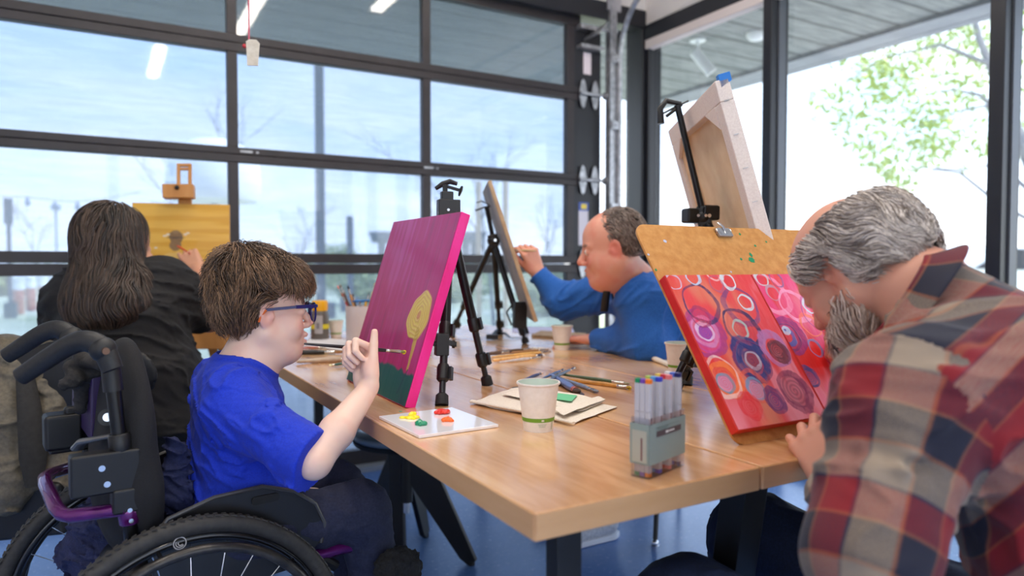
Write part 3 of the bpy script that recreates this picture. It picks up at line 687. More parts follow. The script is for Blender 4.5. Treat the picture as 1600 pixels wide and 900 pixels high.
dab('green_paint', 655, 664, .012, 1.4, srgb(10, 138, 96), 5, 'green paint dab')
dab('red_paint', 690, 646, .0145, 1.3, srgb(232, 48, 36), 7, 'red paint dab', 8)
dab('orange_paint', 697, 658, .0115, 1.3, srgb(250, 108, 24), 9, 'orange paint dab')
# a dried green smear on the wood
c = atz(626, 643, TZ); q = MB().lathe([(.004, 0), (.0035, .0006), (.0005, .0008)], c, n=9).build('paint_smear', mat('green_dry', srgb(20, 130, 90), .5)); tag(q, 'tiny green paint drop on the wood beside the palette tile', 'paint drop')
# ------------------------------------------------------------------- paper towels
def sheet(name, quad, z, m, parent, nx=14, amp=.002, seed=0, curl=0., label=None):
    """quad: four table points; cloth-like grid with gentle folds and thickness"""
    a, b, c, d = [np.array(q, float) for q in quad]; vs = []
    for i in range(nx + 1):
        for j in range(nx + 1):
            u, w = i / nx, j / nx; p = (a * (1 - u) + b * u) * (1 - w) + (d * (1 - u) + c * u) * w; vs.append(p)
    vs = np.array(vs); hgt = amp * (fbm(vs * 22 + seed * 9, 3) + .8); e = np.abs(np.array([i / nx for i in range(nx + 1) for j in range(nx + 1)]))
    vs[:, 2] = z + hgt + curl * np.clip(e - .75, 0, 1) ** 2 * 16
    fs = [(i * (nx + 1) + j, (i + 1) * (nx + 1) + j, (i + 1) * (nx + 1) + j + 1, i * (nx + 1) + j + 1) for i in range(nx) for j in range(nx)]
    q = MB(); q.add(vs, fs); o = q.build(name, m, parent, smooth=180, label=label); so = o.modifiers.new('t', 'SOLIDIFY'); so.thickness = .0012; so.offset = -1
    sb = o.modifiers.new('s', 'SUBSURF'); sb.levels = sb.render_levels = 1; return o
tw = mottled('cream_paper_towel', srgb(228, 218, 202), srgb(240, 232, 218), 260, .9, .25, .0006)
Tt = lambda x, y: atz(x, y, TZ)
o = thing('paper_towels', 'crumpled cream paper towels folded behind the nearest cup', 'paper towel', tuple(Tt(850, 645)))
sheet('towel_sheet', [Tt(733, 632), Tt(898, 664), Tt(967, 638), Tt(806, 606)], TZ + .002, tw, o, 16, .0022, 1)
sheet('towel_sheet', [Tt(783, 622), Tt(905, 650), Tt(948, 632), Tt(836, 608)], TZ + .0075, tw, o, 14, .003, 4)
sheet('towel_sheet', [Tt(880, 660), Tt(947, 632), Tt(935, 628), Tt(862, 648)], TZ + .011, tw, o, 10, .003, 6)
MB().tube([Tt(737, 631) + V(0, 0, .006), Tt(810, 646) + V(0, 0, .008), Tt(896, 666) + V(0, 0, .006)], [.0065, .008, .005], 12, flat=.55).build('folded_edge', tw, o, smooth=60)
q = MB().prism([(0, 0), (1, 0), (1, 1), (0, 1)], Tt(862, 632) + V(0, 0, .0125), Tt(893, 636) - Tt(862, 632), Tt(872, 623) - Tt(862, 632), (0, 0, .0008)).build('green_stain', mat('green_stain', srgb(110, 200, 150), .8), o)
o = thing('paper_towel', 'rolled white paper towel beside the far cup by the board', 'paper towel', tuple(Tt(1040, 570)))
sheet('towel_sheet', [Tt(1010, 560), Tt(1052, 578), Tt(1090, 570), Tt(1040, 555)], TZ + .002, tw, o, 10, .002, 3)
MB().tube([Tt(1010, 559) + V(0, 0, .009), Tt(1028, 567) + V(0, 0, .009), Tt(1052, 575) + V(0, 0, .005)], [.010, .010, .006], 12, flat=.8).build('rolled_edge', tw, o, smooth=60)
# ------------------------------------------------------------------- brushes
def brush(lab, a, b, hw=.0035, fer=.03, bris=.018, hcol=(120, 80, 50), bcol=(90, 66, 46), tip=None, group=None, flat=.55, bw=1.2, fcol=None, seed=0, cat='paint brush', ringn=2):
    """a = handle end, b = bristle tip (world)"""
    a, b = V(*a), V(*b); L = np.linalg.norm(b - a); d = (b - a) / L; hw = hw * (1.25 if group == g1 else 1.)
    o = thing('paint_brush', lab, cat, tuple(a), group=group)
    hl = L - fer - bris
    key = 'h%d_%d_%d' % hcol; hm = M.get(key) or M.setdefault(key, mottled('lacquered_handle', srgb(*hcol), srgb(*[min(255, int(c * 1.15)) for c in hcol]), 60, .3, .05))
    MB().tube([a, a + d * .004, a + d * hl * .25, a + d * hl * .8, a + d * hl], [hw * .35, hw * .6, hw * .8, hw * 1.25, hw * .95], 12).build('handle', hm, o, smooth=60)
    f = MB(); p = a + d * hl; e = p + d * fer; f.tube([p, p + d * fer * .15, p + d * fer * .18, p + d * fer * .3, p + d * fer * .33, e], [hw, hw, hw * 1.1, hw * 1.1, hw, hw * bw], 12, flat=.85); f.build('ferrule', M['ferrule'] if fcol is None else fcol, o, smooth=60)
    key = 'b%d_%d_%d' % bcol; bm_ = M.get(key) or M.setdefault(key, mottled('brush_bristle', srgb(*bcol), srgb(*[min(255, int(c * 1.35)) for c in bcol]), 90, .8, .4, stretch=(1, 1, 1)))
    MB().tube([e, e + d * bris * .35, e + d * bris * .75, b], [hw * bw, hw * bw * 1.25, hw * bw, hw * .25], 12, flat=flat).build('bristles', bm_, o, smooth=60)
    if tip: s = S(); c = b - d * .004; s.el(c, (.005, .004, .004), basis(d), k=.002).el(c + V(0, 0, -.003), (.004, .003, .003), k=.002); s.post = lambda P, q: q + .0008 * vnoise(P * 400); sdf_obj('paint_tip', s, .0009, mat('tip_paint_%d' % seed, srgb(*tip), .3), o, label='wet paint on the tip')
    return o
M['ferrule'] = mat('nickel_ferrule', (.62, .6, .56), .25, 1.)
g1 = 'paint brushes piled in the table centre'
bz = lambda x, y, z=.005: atz(x, y, TZ + z)
g1 = 'paint brushes piled in the table centre'
brush('long amber-handled brush with yellow paint on its ferrule, right of the centre pile', bz(878, 592), bz(986, 606), .0042, .03, .010, (176, 126, 62), (150, 120, 40), (224, 200, 30), g1, seed=11)
brush('long dark green brush lying against the amber-handled brush', bz(870, 584, .014), bz(984, 600, .006), .0035, .035, .014, (62, 84, 60), (120, 112, 90), None, g1)
brush('slim blue brush pointing up and right out of the centre pile', bz(838, 603, .010), bz(899, 574, .024), .003, .03, .012, (84, 104, 130), (90, 84, 80), None, g1)
brush('steel blue brush crossing under the slim blue one', bz(846, 592, .008), bz(882, 577, .014), .003, .02, .012, (70, 96, 140), (120, 110, 96), None, g1)
brush('short dark blue brush at the left side of the centre pile', bz(812, 596), bz(847, 583, .008), .0032, .012, .012, (50, 66, 110), (180, 150, 130), None, g1)
brush('thick brush with a red and silver ferrule and dark bristles', bz(862, 586, .012), bz(903, 612, .010), .006, .022, .016, (90, 110, 160), (58, 46, 42), None, g1, fcol=mat('red_silver', srgb(196, 112, 104), .3, .6))
brush('blue-handled brush beside the thick red-ferruled one', bz(858, 584, .005), bz(911, 617, .004), .003, .02, .014, (58, 84, 150), (60, 60, 76), None, g1)
brush('grey metal-handled brush ending furthest right of the pile', bz(868, 588, .007), bz(934, 612, .005), .0036, .03, .016, (120, 130, 150), (96, 100, 110), None, g1)
brush('thin black brush tucked under the centre pile', bz(800, 606, .004), bz(893, 600, .004), .0028, .02, .012, (40, 42, 50), (90, 80, 70), None, g1)
g2 = 'paint brushes spread near the second easel foot'
for i, (x0, y0, x1, y1, hc, bc, lb) in enumerate([(775, 553, 858, 546, (150, 110, 70), (110, 80, 60), 'dark-tipped brush farthest back in the spread by the easel foot'), (768, 558, 862, 549, (214, 170, 100), (120, 100, 80), 'honey coloured brush across the spread by the easel foot'), (770, 563, 850, 555, (226, 178, 116), (200, 200, 205), 'thick pale wood brush in the spread by the easel foot'), (780, 566, 845, 558, (190, 190, 196), (150, 150, 150), 'silver brush lying nearest in the spread by the easel foot'), (742, 556, 800, 549, (90, 70, 60), (60, 50, 50), 'short dark brush left of the spread by the easel foot'), (765, 551, 830, 545, (96, 74, 52), (90, 70, 60), 'brown brush with a thin tip at the back of the spread')]):
    brush(lb, bz(x0, y0, .004 + .003 * (i % 3)), bz(x1, y1, .006 + .003 * ((i + 1) % 3)), .0042 if i != 2 else .007, .03, .014, hc, bc, None, g2)
brush('pale brush sticking out beside the middle cup', bz(862, 546, .006), bz(828, 544, .012), .004, .02, .012, (200, 190, 180), (180, 176, 170), None, g2)
# big brushes at left
g3 = 'big brushes lying behind the painting hand'
def L3(x, y, z=.008): return atz(x, y, TZ + z)
brush('wide flat brush with a black handle and brown bristles', L3(430, 551), L3(537, 550), .0075, .034, .030, (30, 28, 28), (128, 88, 48), None, g3, flat=.5, bw=1.15)
brush('short grey-beige brush with a mottled handle', L3(463, 565), L3(540, 561), .008, .008, .006, (170, 150, 128), (160, 150, 130), None, g3)
brush('thin dark green brush with a pale tip', L3(552, 566), L3(514, 571), .0035, .010, .010, (60, 96, 84), (206, 186, 150), None, g3)
brush('thin reddish brush lying behind the black one', L3(440, 545, .004), L3(510, 542, .004), .003, .02, .01, (170, 96, 80), (150, 120, 90), None, g3)
# white paper under bottle
q = sheet('paper_sheet', [atz(470, 540, TZ), atz(540, 549, TZ), atz(552, 532, TZ), atz(486, 527, TZ)], TZ + .0015, mat('white_sheet', srgb(228, 224, 224), .8), None, 6, .0004, 5); tag(q, 'white sheet of paper under the yellow-capped bottle', 'paper')
q = sheet('paper_sheet', [atz(800, 520, TZ), atz(900, 524, TZ), atz(895, 512, TZ), atz(800, 510, TZ)], TZ + .0015, mat('lilac_sheet', srgb(190, 190, 222), .7), None, 6, .0004, 7); tag(q, 'pale lilac sheet lying at the far end of the tables', 'paper')
q = MB().prism([(0, 0), (1, 0), (1, 1), (0, 1)], atz(830, 527, TZ) + V(0, 0, .001), atz(905, 532, TZ) - atz(830, 527, TZ), atz(845, 520, TZ) - atz(830, 527, TZ), (0, 0, .010)).build('sketch_board', mottled('brown_board', srgb(150, 124, 96), srgb(176, 150, 118), 30, .7, .1), bevel=.001); tag(q, 'thin brown board lying behind the middle paper cup', 'board')
# ------------------------------------------------------------------- bottle
c = atz(500, 530, TZ); o = thing('paint_bottle', 'grey-brown paint bottle with a yellow screw cap', 'paint bottle', tuple(c)); k = 2.9 / F
hgt = 2.95 / F
R0 = 14.0 * hgt
MB().lathe([(R0 * .92, 0), (R0, 1.5 * hgt), (R0, 36 * hgt), (R0 * .95, 41 * hgt), (R0 * .78, 45 * hgt), (R0 * .76, 47 * hgt)], c, n=36).build('bottle_body', mat('grey_brown_plastic', srgb(98, 90, 84), .25), o, smooth=50)
cp_ = MB().lathe([(R0 * .82, 44.5 * hgt), (R0 * .84, 45.5 * hgt), (R0 * .84, 59 * hgt), (R0 * .78, 60.5 * hgt), (.001, 60.5 * hgt)], c, n=36)
for i in range(28): a = i * 2 * PI / 28; cp_.box(c + V(R0 * .845 * math.cos(a), R0 * .845 * math.sin(a), 52 * hgt), (.0015, .002, 12 * hgt), basis((math.cos(a), math.sin(a), 0)))
cp_.build('screw_cap', mat('yellow_cap', srgb(240, 176, 20), .35), o)
MB().lathe([(R0 * 1.01, 17 * hgt), (R0 * 1.01, 24 * hgt)], c, n=36, cap=False).build('yellow_band', mat('yellow_band', srgb(222, 200, 24), .4), o)
dv2 = math.atan2(-c[1], -c[0]); Rr = lambda z: R0 * 1.012
onround(c, Rr, dv2 - .15, 24 * hgt, .034, 28 * hgt, mat('bottle_label', srgb(170, 164, 164), .5), o, 'paper_label')
onround(c, lambda z: R0 * 1.025, dv2 - .2, 22 * hgt, .012, 9 * hgt, mat('label_grey', srgb(120, 116, 120), .5), o, 'label_panel')
# ------------------------------------------------------------------- jar of brushes
c = atz(563, 541, TZ); o = thing('brush_jar', 'white plastic tub crammed with paint brushes', 'jar', tuple(c)); rj = .054; hj = .155
MB().lathe([(rj * .93, 0), (rj * .97, .004), (rj, hj), (rj * .95, hj), (rj * .9, .008), (.001, .008)], c, n=40, cap=False).build('tub', mottled('white_plastic_tub', srgb(206, 200, 206), srgb(218, 214, 218), 6, .4, 0), o, smooth=50)
MB().torus(c + V(.012, .02, hj + .016), .040, .0028, (0, .1, 1), 36, 8).build('blue_hoop', mat('blue_plastic', srgb(30, 118, 196), .4), o)
RJ = random.Random(11); gj = 'brushes standing in the white tub'
jl = [('red-tipped pale brush leaning furthest left in the tub', 527, 446, (190, 170, 160), (220, 96, 70), .0032), ('red-handled brush leaning left in the tub', 534, 458, (206, 50, 44), (150, 80, 60), .004), ('dark brown brush fanned left in the tub', 531, 444, (92, 70, 60), (110, 90, 70), .0038), ('grey-brown brush near the left side of the tub', 536, 452, (110, 96, 88), (90, 80, 70), .004), ('tan wooden brush with a black end, tall in the tub', 543, 446, (206, 152, 96), (30, 30, 34), .0048), ('black slim brush in the middle of the tub', 551, 458, (40, 46, 56), (70, 70, 70), .003), ('dark blue brush standing in the tub', 556, 476, (36, 52, 110), (60, 60, 80), .0045), ('beige brush right of the blue one in the tub', 562, 470, (206, 180, 140), (120, 100, 80), .004), ('orange-yellow brush standing upright in the tub', 572, 470, (236, 172, 40), (210, 150, 60), .006), ('thin dark brush poking above the blue hoop', 577, 455, (70, 66, 60), (40, 40, 46), .0028), ('thin pale brush at the right edge of the tub', 586, 441, (190, 170, 130), (150, 130, 100), .0025), ('short brown brush at the rear of the tub', 567, 480, (120, 84, 60), (90, 70, 50), .005), ('cream brush low at the front left of the tub', 541, 484, (220, 200, 176), (150, 130, 110), .004)]
dj = pr_d = 0
for i, (lb, px, py, hc, bc, hw) in enumerate(jl):
    d = (c - CAM) @ FW + RJ.uniform(-.02, .03); top = at(px, py, d)
    bot = c + V(RJ.uniform(-.01, .02), RJ.uniform(-.02, .02), .012) + RT * (563 - px) * .0006
    bot = c + (bot - c) * V(.9, .9, 1)
    brush(lb, top, bot, hw, .02, .02, hc, bc, None, gj) if i in (3, 6, 8) else brush(lb, bot, top, hw, .024, .014, hc, bc, None, gj)
# ------------------------------------------------------------------- small black strap
o = thing('black_strap', 'loose black strap with a buckle lying by the far easel', 'strap', tuple(Tt(795, 528)))
MB().tube([Tt(768, 531) + V(0, 0, .01), Tt(776, 523) + V(0, 0, .02), Tt(788, 527) + V(0, 0, .018), Tt(798, 530) + V(0, 0, .006), Tt(815, 529) + V(0, 0, .004), Tt(826, 522) + V(0, 0, .004)], [.012, .009, .008, .004, .003, .003], 8, flat=.5).build('webbing', M['black'], o)
MB().box(Tt(769, 531) + V(0, 0, .013), (.05, .03, .02), basis(RT * V(1, 1, 0))).build('buckle', M['black'], o, bevel=.004)
# ------------------------------------------------------------------- marker set
P0, P1 = atz(1014, 750, TZ), atz(1069, 727, TZ); Pl = atz(990, 745, TZ)
ux = nz(P1 - P0); uy = V(-ux[1], ux[0], 0); Wd = np.linalg.norm(P1 - P0); Dp = .031; hc = .078; k = 1.
# stand height from the photo: case top at y 640ish near corner
o = thing('marker_case', 'clear acrylic case with a grey-green sleeve holding markers', 'marker case', tuple(P0)); zz = V(0, 0, 1)
m = bpy.data.materials.new('clear_acrylic'); m.use_nodes = True; t = NT(m); t.t.nodes.remove(t.b)
tr = t.n('BsdfTransparent'); tr.inputs['Color'].default_value = (.93, .93, .95, 1); gl = t.n('BsdfGlossy'); gl.inputs['Roughness'].default_value = .08; mx = t.n('MixShader'); mx.inputs[0].default_value = .12
t.l(tr.outputs[0], mx.inputs[1]); t.l(gl.outputs[0], mx.inputs[2]); t.l(mx.outputs[0], t.t.nodes['Material Output'].inputs[0]); acr = m
b = MB(); T = .0012
for (oo, a_, c_) in ((P0, ux * Wd, uy * T), (P0 + uy * (Dp - T), ux * Wd, uy * T), (P0, ux * T, uy * Dp), (P0 + ux * (Wd - T), ux * T, uy * Dp)): b.prism([(0, 0), (1, 0), (1, 1), (0, 1)], oo, a_, c_, zz * (hc + .010))
b.prism([(0, 0), (1, 0), (1, 1), (0, 1)], P0, ux * Wd, uy * Dp, zz * .0012); b.build('acrylic_box', acr, o)
sv = MB(); e = .0008; z0, z1 = .020, .079
for (oo, a_, c_) in ((P0 - ux * e - uy * e, ux * (Wd + 2 * e), uy * .0006), (P0 + uy * (Dp + e) - ux * e, ux * (Wd + 2 * e), uy * .0006), (P0 - ux * e - uy * e, ux * .0006, uy * (Dp + 2 * e)), (P0 + ux * (Wd + e), ux * .0006, uy * (Dp + e))): sv.prism([(0, 0), (1, 0), (1, 1), (0, 1)], oo + zz * z0, a_, c_, zz * (z1 - z0))
slm = mat('grey_green_sleeve', srgb(140, 156, 150), .5); sv.build('card_sleeve', slm, o)
dk = mat('dark_print', srgb(86, 76, 80), .5); lt = mat('light_print', srgb(222, 220, 216), .5); bg_ = mat('beige_panel', srgb(172, 172, 158), .5)
fr = P0 - uy * (e + .0011)
MB().prism([(.18, .66), (.86, .66), (.86, .80), (.18, .80)], fr + zz * z0, ux * Wd, zz * (z1 - z0), uy * .0004).build('name_bar', dk, o)
MB().prism([(.42, .70), (.50, .70), (.50, .76), (.42, .76)], fr - uy * .0003 + zz * z0, ux * Wd, zz * (z1 - z0), uy * .0003).prism([(.52, .71), (.66, .71), (.66, .75), (.52, .75)], fr - uy * .0003 + zz * z0, ux * Wd, zz * (z1 - z0), uy * .0003).build('name_mark', lt, o)
sc_ = MB()
for kk in range(5): sc_.tube([fr + zz * (z0 + (z1 - z0) * (.86 + .03 * math.sin(w_ * 5 + kk))) + ux * Wd * (.2 + .06 * kk + .05 * w_) for w_ in np.linspace(0, 1, 8)], .00035, 5)
sc_.tube([fr + zz * (z0 + (z1 - z0) * (.90)) + ux * Wd * x_ for x_ in (.16, .8)], .0003, 5); sc_.build('printed_scroll', mat('faint_print', srgb(104, 122, 118), .5), o)
sd_ = P0 - ux * (e + .0011)
MB().prism([(.10, .05), (.90, .05), (.90, .84), (.10, .84)], sd_ + zz * z0, uy * Dp, zz * (z1 - z0), ux * .0004).build('side_panel', bg_, o)
q = MB()
q.prism([(.33, .10), (.42, .10), (.42, .66), (.33, .66)], sd_ - ux * .0003 + zz * z0, uy * Dp, zz * (z1 - z0), ux * .0003); q.build('side_strip', mat('red_brown_print', srgb(120, 84, 84), .5), o)
cols = [[(246, 128, 26), (60, 70, 190), (238, 122, 122), (30, 38, 96)], [(120, 70, 170), (90, 160, 220), (220, 50, 56), (80, 110, 200)], [(0, 140, 84), (180, 206, 90), (236, 200, 60), (230, 226, 226)]]
nm = [['orange', 'blue', 'coral pink', 'navy'], ['violet', 'pale blue', 'red', 'mid blue'], ['green', 'lime', 'yellow', 'white']]
mk = {}
for r in range(3):
    for q_ in range(4):
        col = cols[r][q_]; cc = P0 + ux * (.006 + (Wd - .012) * (q_ + .1) / 3.2) + uy * (.0065 + .0088 * r) + zz * .0016
        if q_ > 0 and r == 1: pass
        L = .142
        g = thing('marker', '%s-capped grey marker standing in the clear case, %s row' % (nm[r][q_], ('front', 'middle', 'back')[r]), 'marker', tuple(cc), group='markers in the clear acrylic case')
        w_ = .0043
        def ob(z0_, z1_, rr, name, mm, bv=.0010):
            MB().prism([(-rr, -rr * .85), (-rr * .7, -rr), (rr * .7, -rr), (rr, -rr * .85), (rr, rr * .85), (rr * .7, rr), (-rr * .7, rr), (-rr, rr * .85)], cc + zz * z0_, ux, uy, zz * (z1_ - z0_)).build(name, mm, g)
        gm = M.get('mkgrey') or M.setdefault('mkgrey', mat('marker_grey', srgb(196, 192, 196), .4)); cm = mat('marker_colour', srgb(*col), .35)
        ob(.006, .094, w_, 'barrel', gm); ob(.0945, .136, w_ * 1.02, 'upper_cap', gm); ob(.136, .1425, w_ * .98, 'colour_cap', cm); ob(0, .0055, w_ * .95, 'colour_base', cm)
        MB().prism([(-.5, 0), (.5, 0), (.5, 1), (-.5, 1)], cc - uy * (w_ + .0002) + zz * .060, ux * .003, zz * .026, uy * .0002).build('printed_code', dk, g)
# =================================================================== EASELS AND PAINTINGS
M['alu'] = mat('black_anodised', srgb(30, 30, 33), .3, .4); M['alu2'] = mat('dark_tube', srgb(44, 44, 48), .28, .5)
def tripod(lab, joint, feet, mast_top, mast_bot=None, r=.0095, holder=None, clamps=(.62, .84), rad_out=None):
    o = thing('tripod_easel', lab, 'easel', tuple(joint), group='black folding tripod easels on the tables')
    J = V(*joint)
    MB().tube([V(*(mast_bot if mast_bot is not None else joint)), V(*mast_top)], r * .85, 12).build('mast', M['alu'], o, smooth=60)
    hub = MB(); hub.box(J, (.05, .036, .04), basis(nz(V(*mast_top) - J), (0, .3, 1))).ell(J, (.026, .026, .024)); hub.build('joint', M['black'], o, bevel=.003)
    MB().cyl(J - FW * .03 + RT * .008, J - FW * .024 + RT * .008, .005, n=12).build('bolt', M['chrome'], o)
    for ft in feet:
        ft = V(*ft); d = nz(ft - J); L = np.linalg.norm(ft - J); P = lambda q: J + d * L * q
        lg = MB(); lg.tube([P(.03), P(clamps[0])], r * 1.15, 12); lo = MB()
        l = lg.build('leg', M['alu'], o, smooth=60)
        lo.tube([P(clamps[0]), P(clamps[1])], r * .85, 12).tube([P(clamps[1]), P(.955)], r * .7, 12); lo.build('lower_tube', M['alu2'], l, world=False, smooth=60)
        for q in clamps:
            c = MB(); c.tube([P(q - .045), P(q - .03), P(q + .03), P(q + .04)], [r * 1.15, r * 1.4, r * 1.36, r * 1.0], 14)
            c.box(P(q) + nz(np.cross(d, FW)) * r * 1.6, (.03, .008, .013), basis(d, (0, .2, 1))); c.build('clamp', M['black'], l, world=False)
        MB().tube([P(.94), P(.95), P(1 - .003)], [r * .9, r * 1.35, r * 1.45], 14).build('rubber_foot', M['rubber'], l, world=False, smooth=50)
    return o
def uvof(px, py, o, ux, uy):
    n = np.cross(ux, uy); r = ray(px, py); t_ = ((o - CAM) @ n) / (r @ n); p = CAM + r * t_ - o; return p @ ux, p @ uy
def canvas(name, lab, cat, o, ux, uy, w, h, t_, edge, colf, nx, ny, rough=.45, bs=0, group=None, panel='painted_face', bstr=.3):
    """stretched canvas: front lower-left corner o, across ux, up uy; painting on the front"""
    o, ux, uy = V(*o), nz(ux), nz(uy); n = np.cross(ux, uy)
    e = thing(name, lab, cat, tuple(o + ux * w / 2), group=group)
    MB().prism([(0, 0), (w, 0), (w, h), (0, h)], o, ux, uy, -n * t_).build('canvas_body', edge, e, bevel=.0022)
    painted_panel(panel, o + ux * .0015 + uy * .0015, ux, uy, w - .003, h - .003, nx, ny, colf, vcol_mat(name + '_paint', rough, bs, bstr, .0006, (1, 1, 1), coat=.15), e)
    return e
def dist_seg(u, v, a, b):
    a = np.array(a); b = np.array(b); P = np.stack([u, v], 1); ba = b - a; h = np.clip((P - a) @ ba / (ba @ ba), 0, 1); return np.linalg.norm(P - a - h[:, None] * ba, axis=1)
# ---- pink canvas
o1 = V(.556, 1.853, TZ + .002); uy1 = nz(V(.136, 0, .426)); ux1 = V(0, -1, 0); W1, H1 = .428, .449
Kb = uvof(656, 492, o1, ux1, uy1); Ks0 = uvof(652, 520, o1, ux1, uy1); Ks1 = uvof(636, 578, o1, ux1, uy1); Kg = uvof(622, 574, o1, ux1, uy1)
def pink(u, v):
    st = n2(u, v, 70, 7, 1.); st2 = n2(u, v, 9, 2.5, 4.)
    c = np.repeat(np.array([srgb(176, 24, 108)]), len(u), 0); c = mixc(c, srgb(186, 62, 138), ss(-.2, .9, st + .6 * st2)); c = mixc(c, srgb(146, 40, 100), ss(.1, 1.1, -st + st2 * .5) * .7)
    c = mixc(c, srgb(198, 16, 92), ss(.35, .0, v / H1) * .45)
    z = .0002 * st
    # blossom of looping strokes
    du, dv = (u - Kb[0] + .004) / .058, (v - Kb[1] + .004) / .056; dv = dv - du * .05; rr = np.sqrt(du ** 2 + dv ** 2); an = np.arctan2(dv, du)
    rr2 = rr * (1 + .05 * np.sin(3 * an + 1) + .03 * np.sin(7 * an))
    inn = ss(1.06, .97, rr2); stroke = .5 + .5 * np.sin(rr2 * 34 + an * 1.0 + 2.2 * n2(u, v, 40, None, 2.))
    fc = mixc(np.repeat(np.array([srgb(222, 196, 96)]), len(u), 0), srgb(198, 140, 84), ss(.45, .95, stroke) * .5); fc = mixc(fc, srgb(198, 116, 92), ss(.28, .05, rr2) * .8)
    c = c * (1 - inn[:, None]) + fc * inn[:, None]; z = z + inn * .0008 * (.6 + .4 * stroke)
    # stem
    ds = dist_seg(u, v, Ks0, Ks1); tt_ = np.clip((Ks0[1] + .012 - v) / (Ks0[1] - Ks1[1]), 0, 1); wst = .014 - .008 * tt_ + .002 * n2(u, v, 60, None, 8.)
    q = ss(wst, wst - .003, ds) * (v < Ks0[1] + .02); c = mixc(c, srgb(200, 168, 78), q * .92); z = z + q * .0006
    # green ground
    gl = Kg[1] + .006 * n2(u, v * 0, 18, None, 5.) + .003 * n2(u, v * 0, 90, None, 6.) - (u - .2) * .03
    q = ss(.004, -.004, v - gl); gc = mixc(np.repeat(np.array([srgb(22, 88, 84)]), len(u), 0), srgb(34, 70, 84), ss(-.3, .8, n2(u, v, 30, 12, 9.))); c = c * (1 - q[:, None]) + gc * q[:, None]
    q = ss(.004, .001, dist_seg(u, v, (Ks1[0] + .004, Ks1[1]), (Ks1[0] - .02, .02))) * (v < Ks1[1]); c = mixc(c, srgb(18, 50, 74), q * .7)
    return c, z
edge1 = mottled('hot_pink_edge', srgb(232, 4, 120), srgb(244, 40, 150), 16, .4, .1, stretch=(1, 1, .3))
canvas('pink_canvas', 'magenta canvas with a yellow flower over a dark green ground, hot pink edges', 'canvas', o1, ux1, uy1, W1, H1, .024, edge1, pink, 300, 330, .42)
j1 = at(703, 347, 1.74)
e1 = tripod('black tripod easel holding up the magenta canvas', j1, [atz(690, 634, TZ), atz(762, 602, TZ), V(.66, 1.86, TZ)], j1 + V(-.004, .003, .045), r=.0105)
h0 = j1 + V(0, 0, .03)
hd = MB(); R_ = basis(RT * .9 + FW * .3); w0 = h0 + V(-.004, 0, .0)
hd.box(w0, (.055, .03, .05), R_).box(w0 + UP * .03 - RT * .004, (.03, .022, .03), R_); hd.build('head_block', M['black'], e1, bevel=.003)
b = MB(); b.bar(w0 + UP * .025 - RT * .008, w0 + UP * .062 - RT * .008, .012, .012, RT); b.tube([w0 + UP * .052 - RT * .032, w0 + UP * .064 - RT * .014, w0 + UP * .07 + RT * .004, w0 + UP * .064 + RT * .022], [.005, .007, .007, .005], 8); b.bar(w0 + UP * .058 - RT * .005, w0 + UP * .048 + RT * .028, .012, .007, UP)
b.build('canvas_gripper', M['black'], e1, bevel=.001)
MB().tube([w0 + UP * .058 + RT * .034, w0 + UP * .048 + RT * .030, w0 + UP * .034 + RT * .026], [.006, .010, .005], 8, flat=.5).build('gripper_jaw', M['alu2'], e1)
for dx, dy in ((-.02, -.008), (.002, -.002)): MB().cyl(w0 + RT * dx + UP * dy - FW * .019, w0 + RT * dx + UP * dy - FW * .016, .0035, n=10).build('bolt', M['chrome'], e1)
rs = at(690, 538, 1.60); q = MB(); q.box(rs, (.03, .026, .05), R_).bar(rs, rs + V(-.045, .0, .006), .018, .010).bar(rs + V(-.01, 0, .012), rs + RT * .03, .012, .012); q.build('canvas_rest', M['black'], e1, bevel=.002)
MB().cyl(rs + RT * .024, rs + RT * .030, .009, n=12).cyl(rs + RT * .030, rs + RT * .034, .006, n=12).build('rest_knob', M['black'], e1)
# ---- second easel (man in the blue sweater), board seen nearly edge on
TN, TF = at(762, 283, 2.56), at(754, 300, 2.94); BN = at(837, 505, 2.56); dn = BN - TN
hx = nz((TF - TN) * V(1, 1, 0)); dwn = dn - hx * (dn @ hx); Hh = np.linalg.norm(dwn); wv_ = np.linalg.norm((TF - TN) * V(1, 1, 0)); dwn = nz(dwn); nn = np.cross(hx, dwn)
ob = thing('painting_board', 'thin grey-primed board seen nearly edge on, facing the man in blue', 'board', tuple(BN))
sgn = 1 if (nn @ (CAM - TN)) > 0 else -1
MB().prism([(0, 0), (wv_, 0), (wv_, Hh), (0, Hh)], TN, hx, dwn, -sgn * nn * .014).build('board', mottled('raw_wood_edge', srgb(176, 146, 112), srgb(196, 168, 132), 20, .6, .1), ob, bevel=.001)
MB().prism([(.003, .003), (wv_ - .003, .003), (wv_ - .003, Hh - .003), (.003, Hh - .003)], TN + sgn * nn * .0004, hx, dwn, sgn * nn * .001).build('grey_back', mottled('cloudy_grey_primer', srgb(128, 130, 138), srgb(168, 166, 166), 7, .7, .1), ob)
j2 = at(771, 376, 2.80); mt = at(760, 322, 2.78); jm = at(778, 395, 2.75)
e2 = tripod('black tripod easel holding the thin board of the man in blue', j2, [atz(705, 522, TZ), atz(822, 537, TZ), V(1.52, 2.74, TZ)], mt, r=.0105, clamps=(.66, .88))
q = MB(); q.tube([mt - RT * .04 + UP * .012, mt - RT * .018 + UP * .02, mt + RT * .012 + UP * .004], .003, 6).tube([mt - RT * .045 - UP * .018, mt - RT * .01 - UP * .006, mt + RT * .02], .004, 6); q.build('canvas_gripper', M['alu2'], e2)
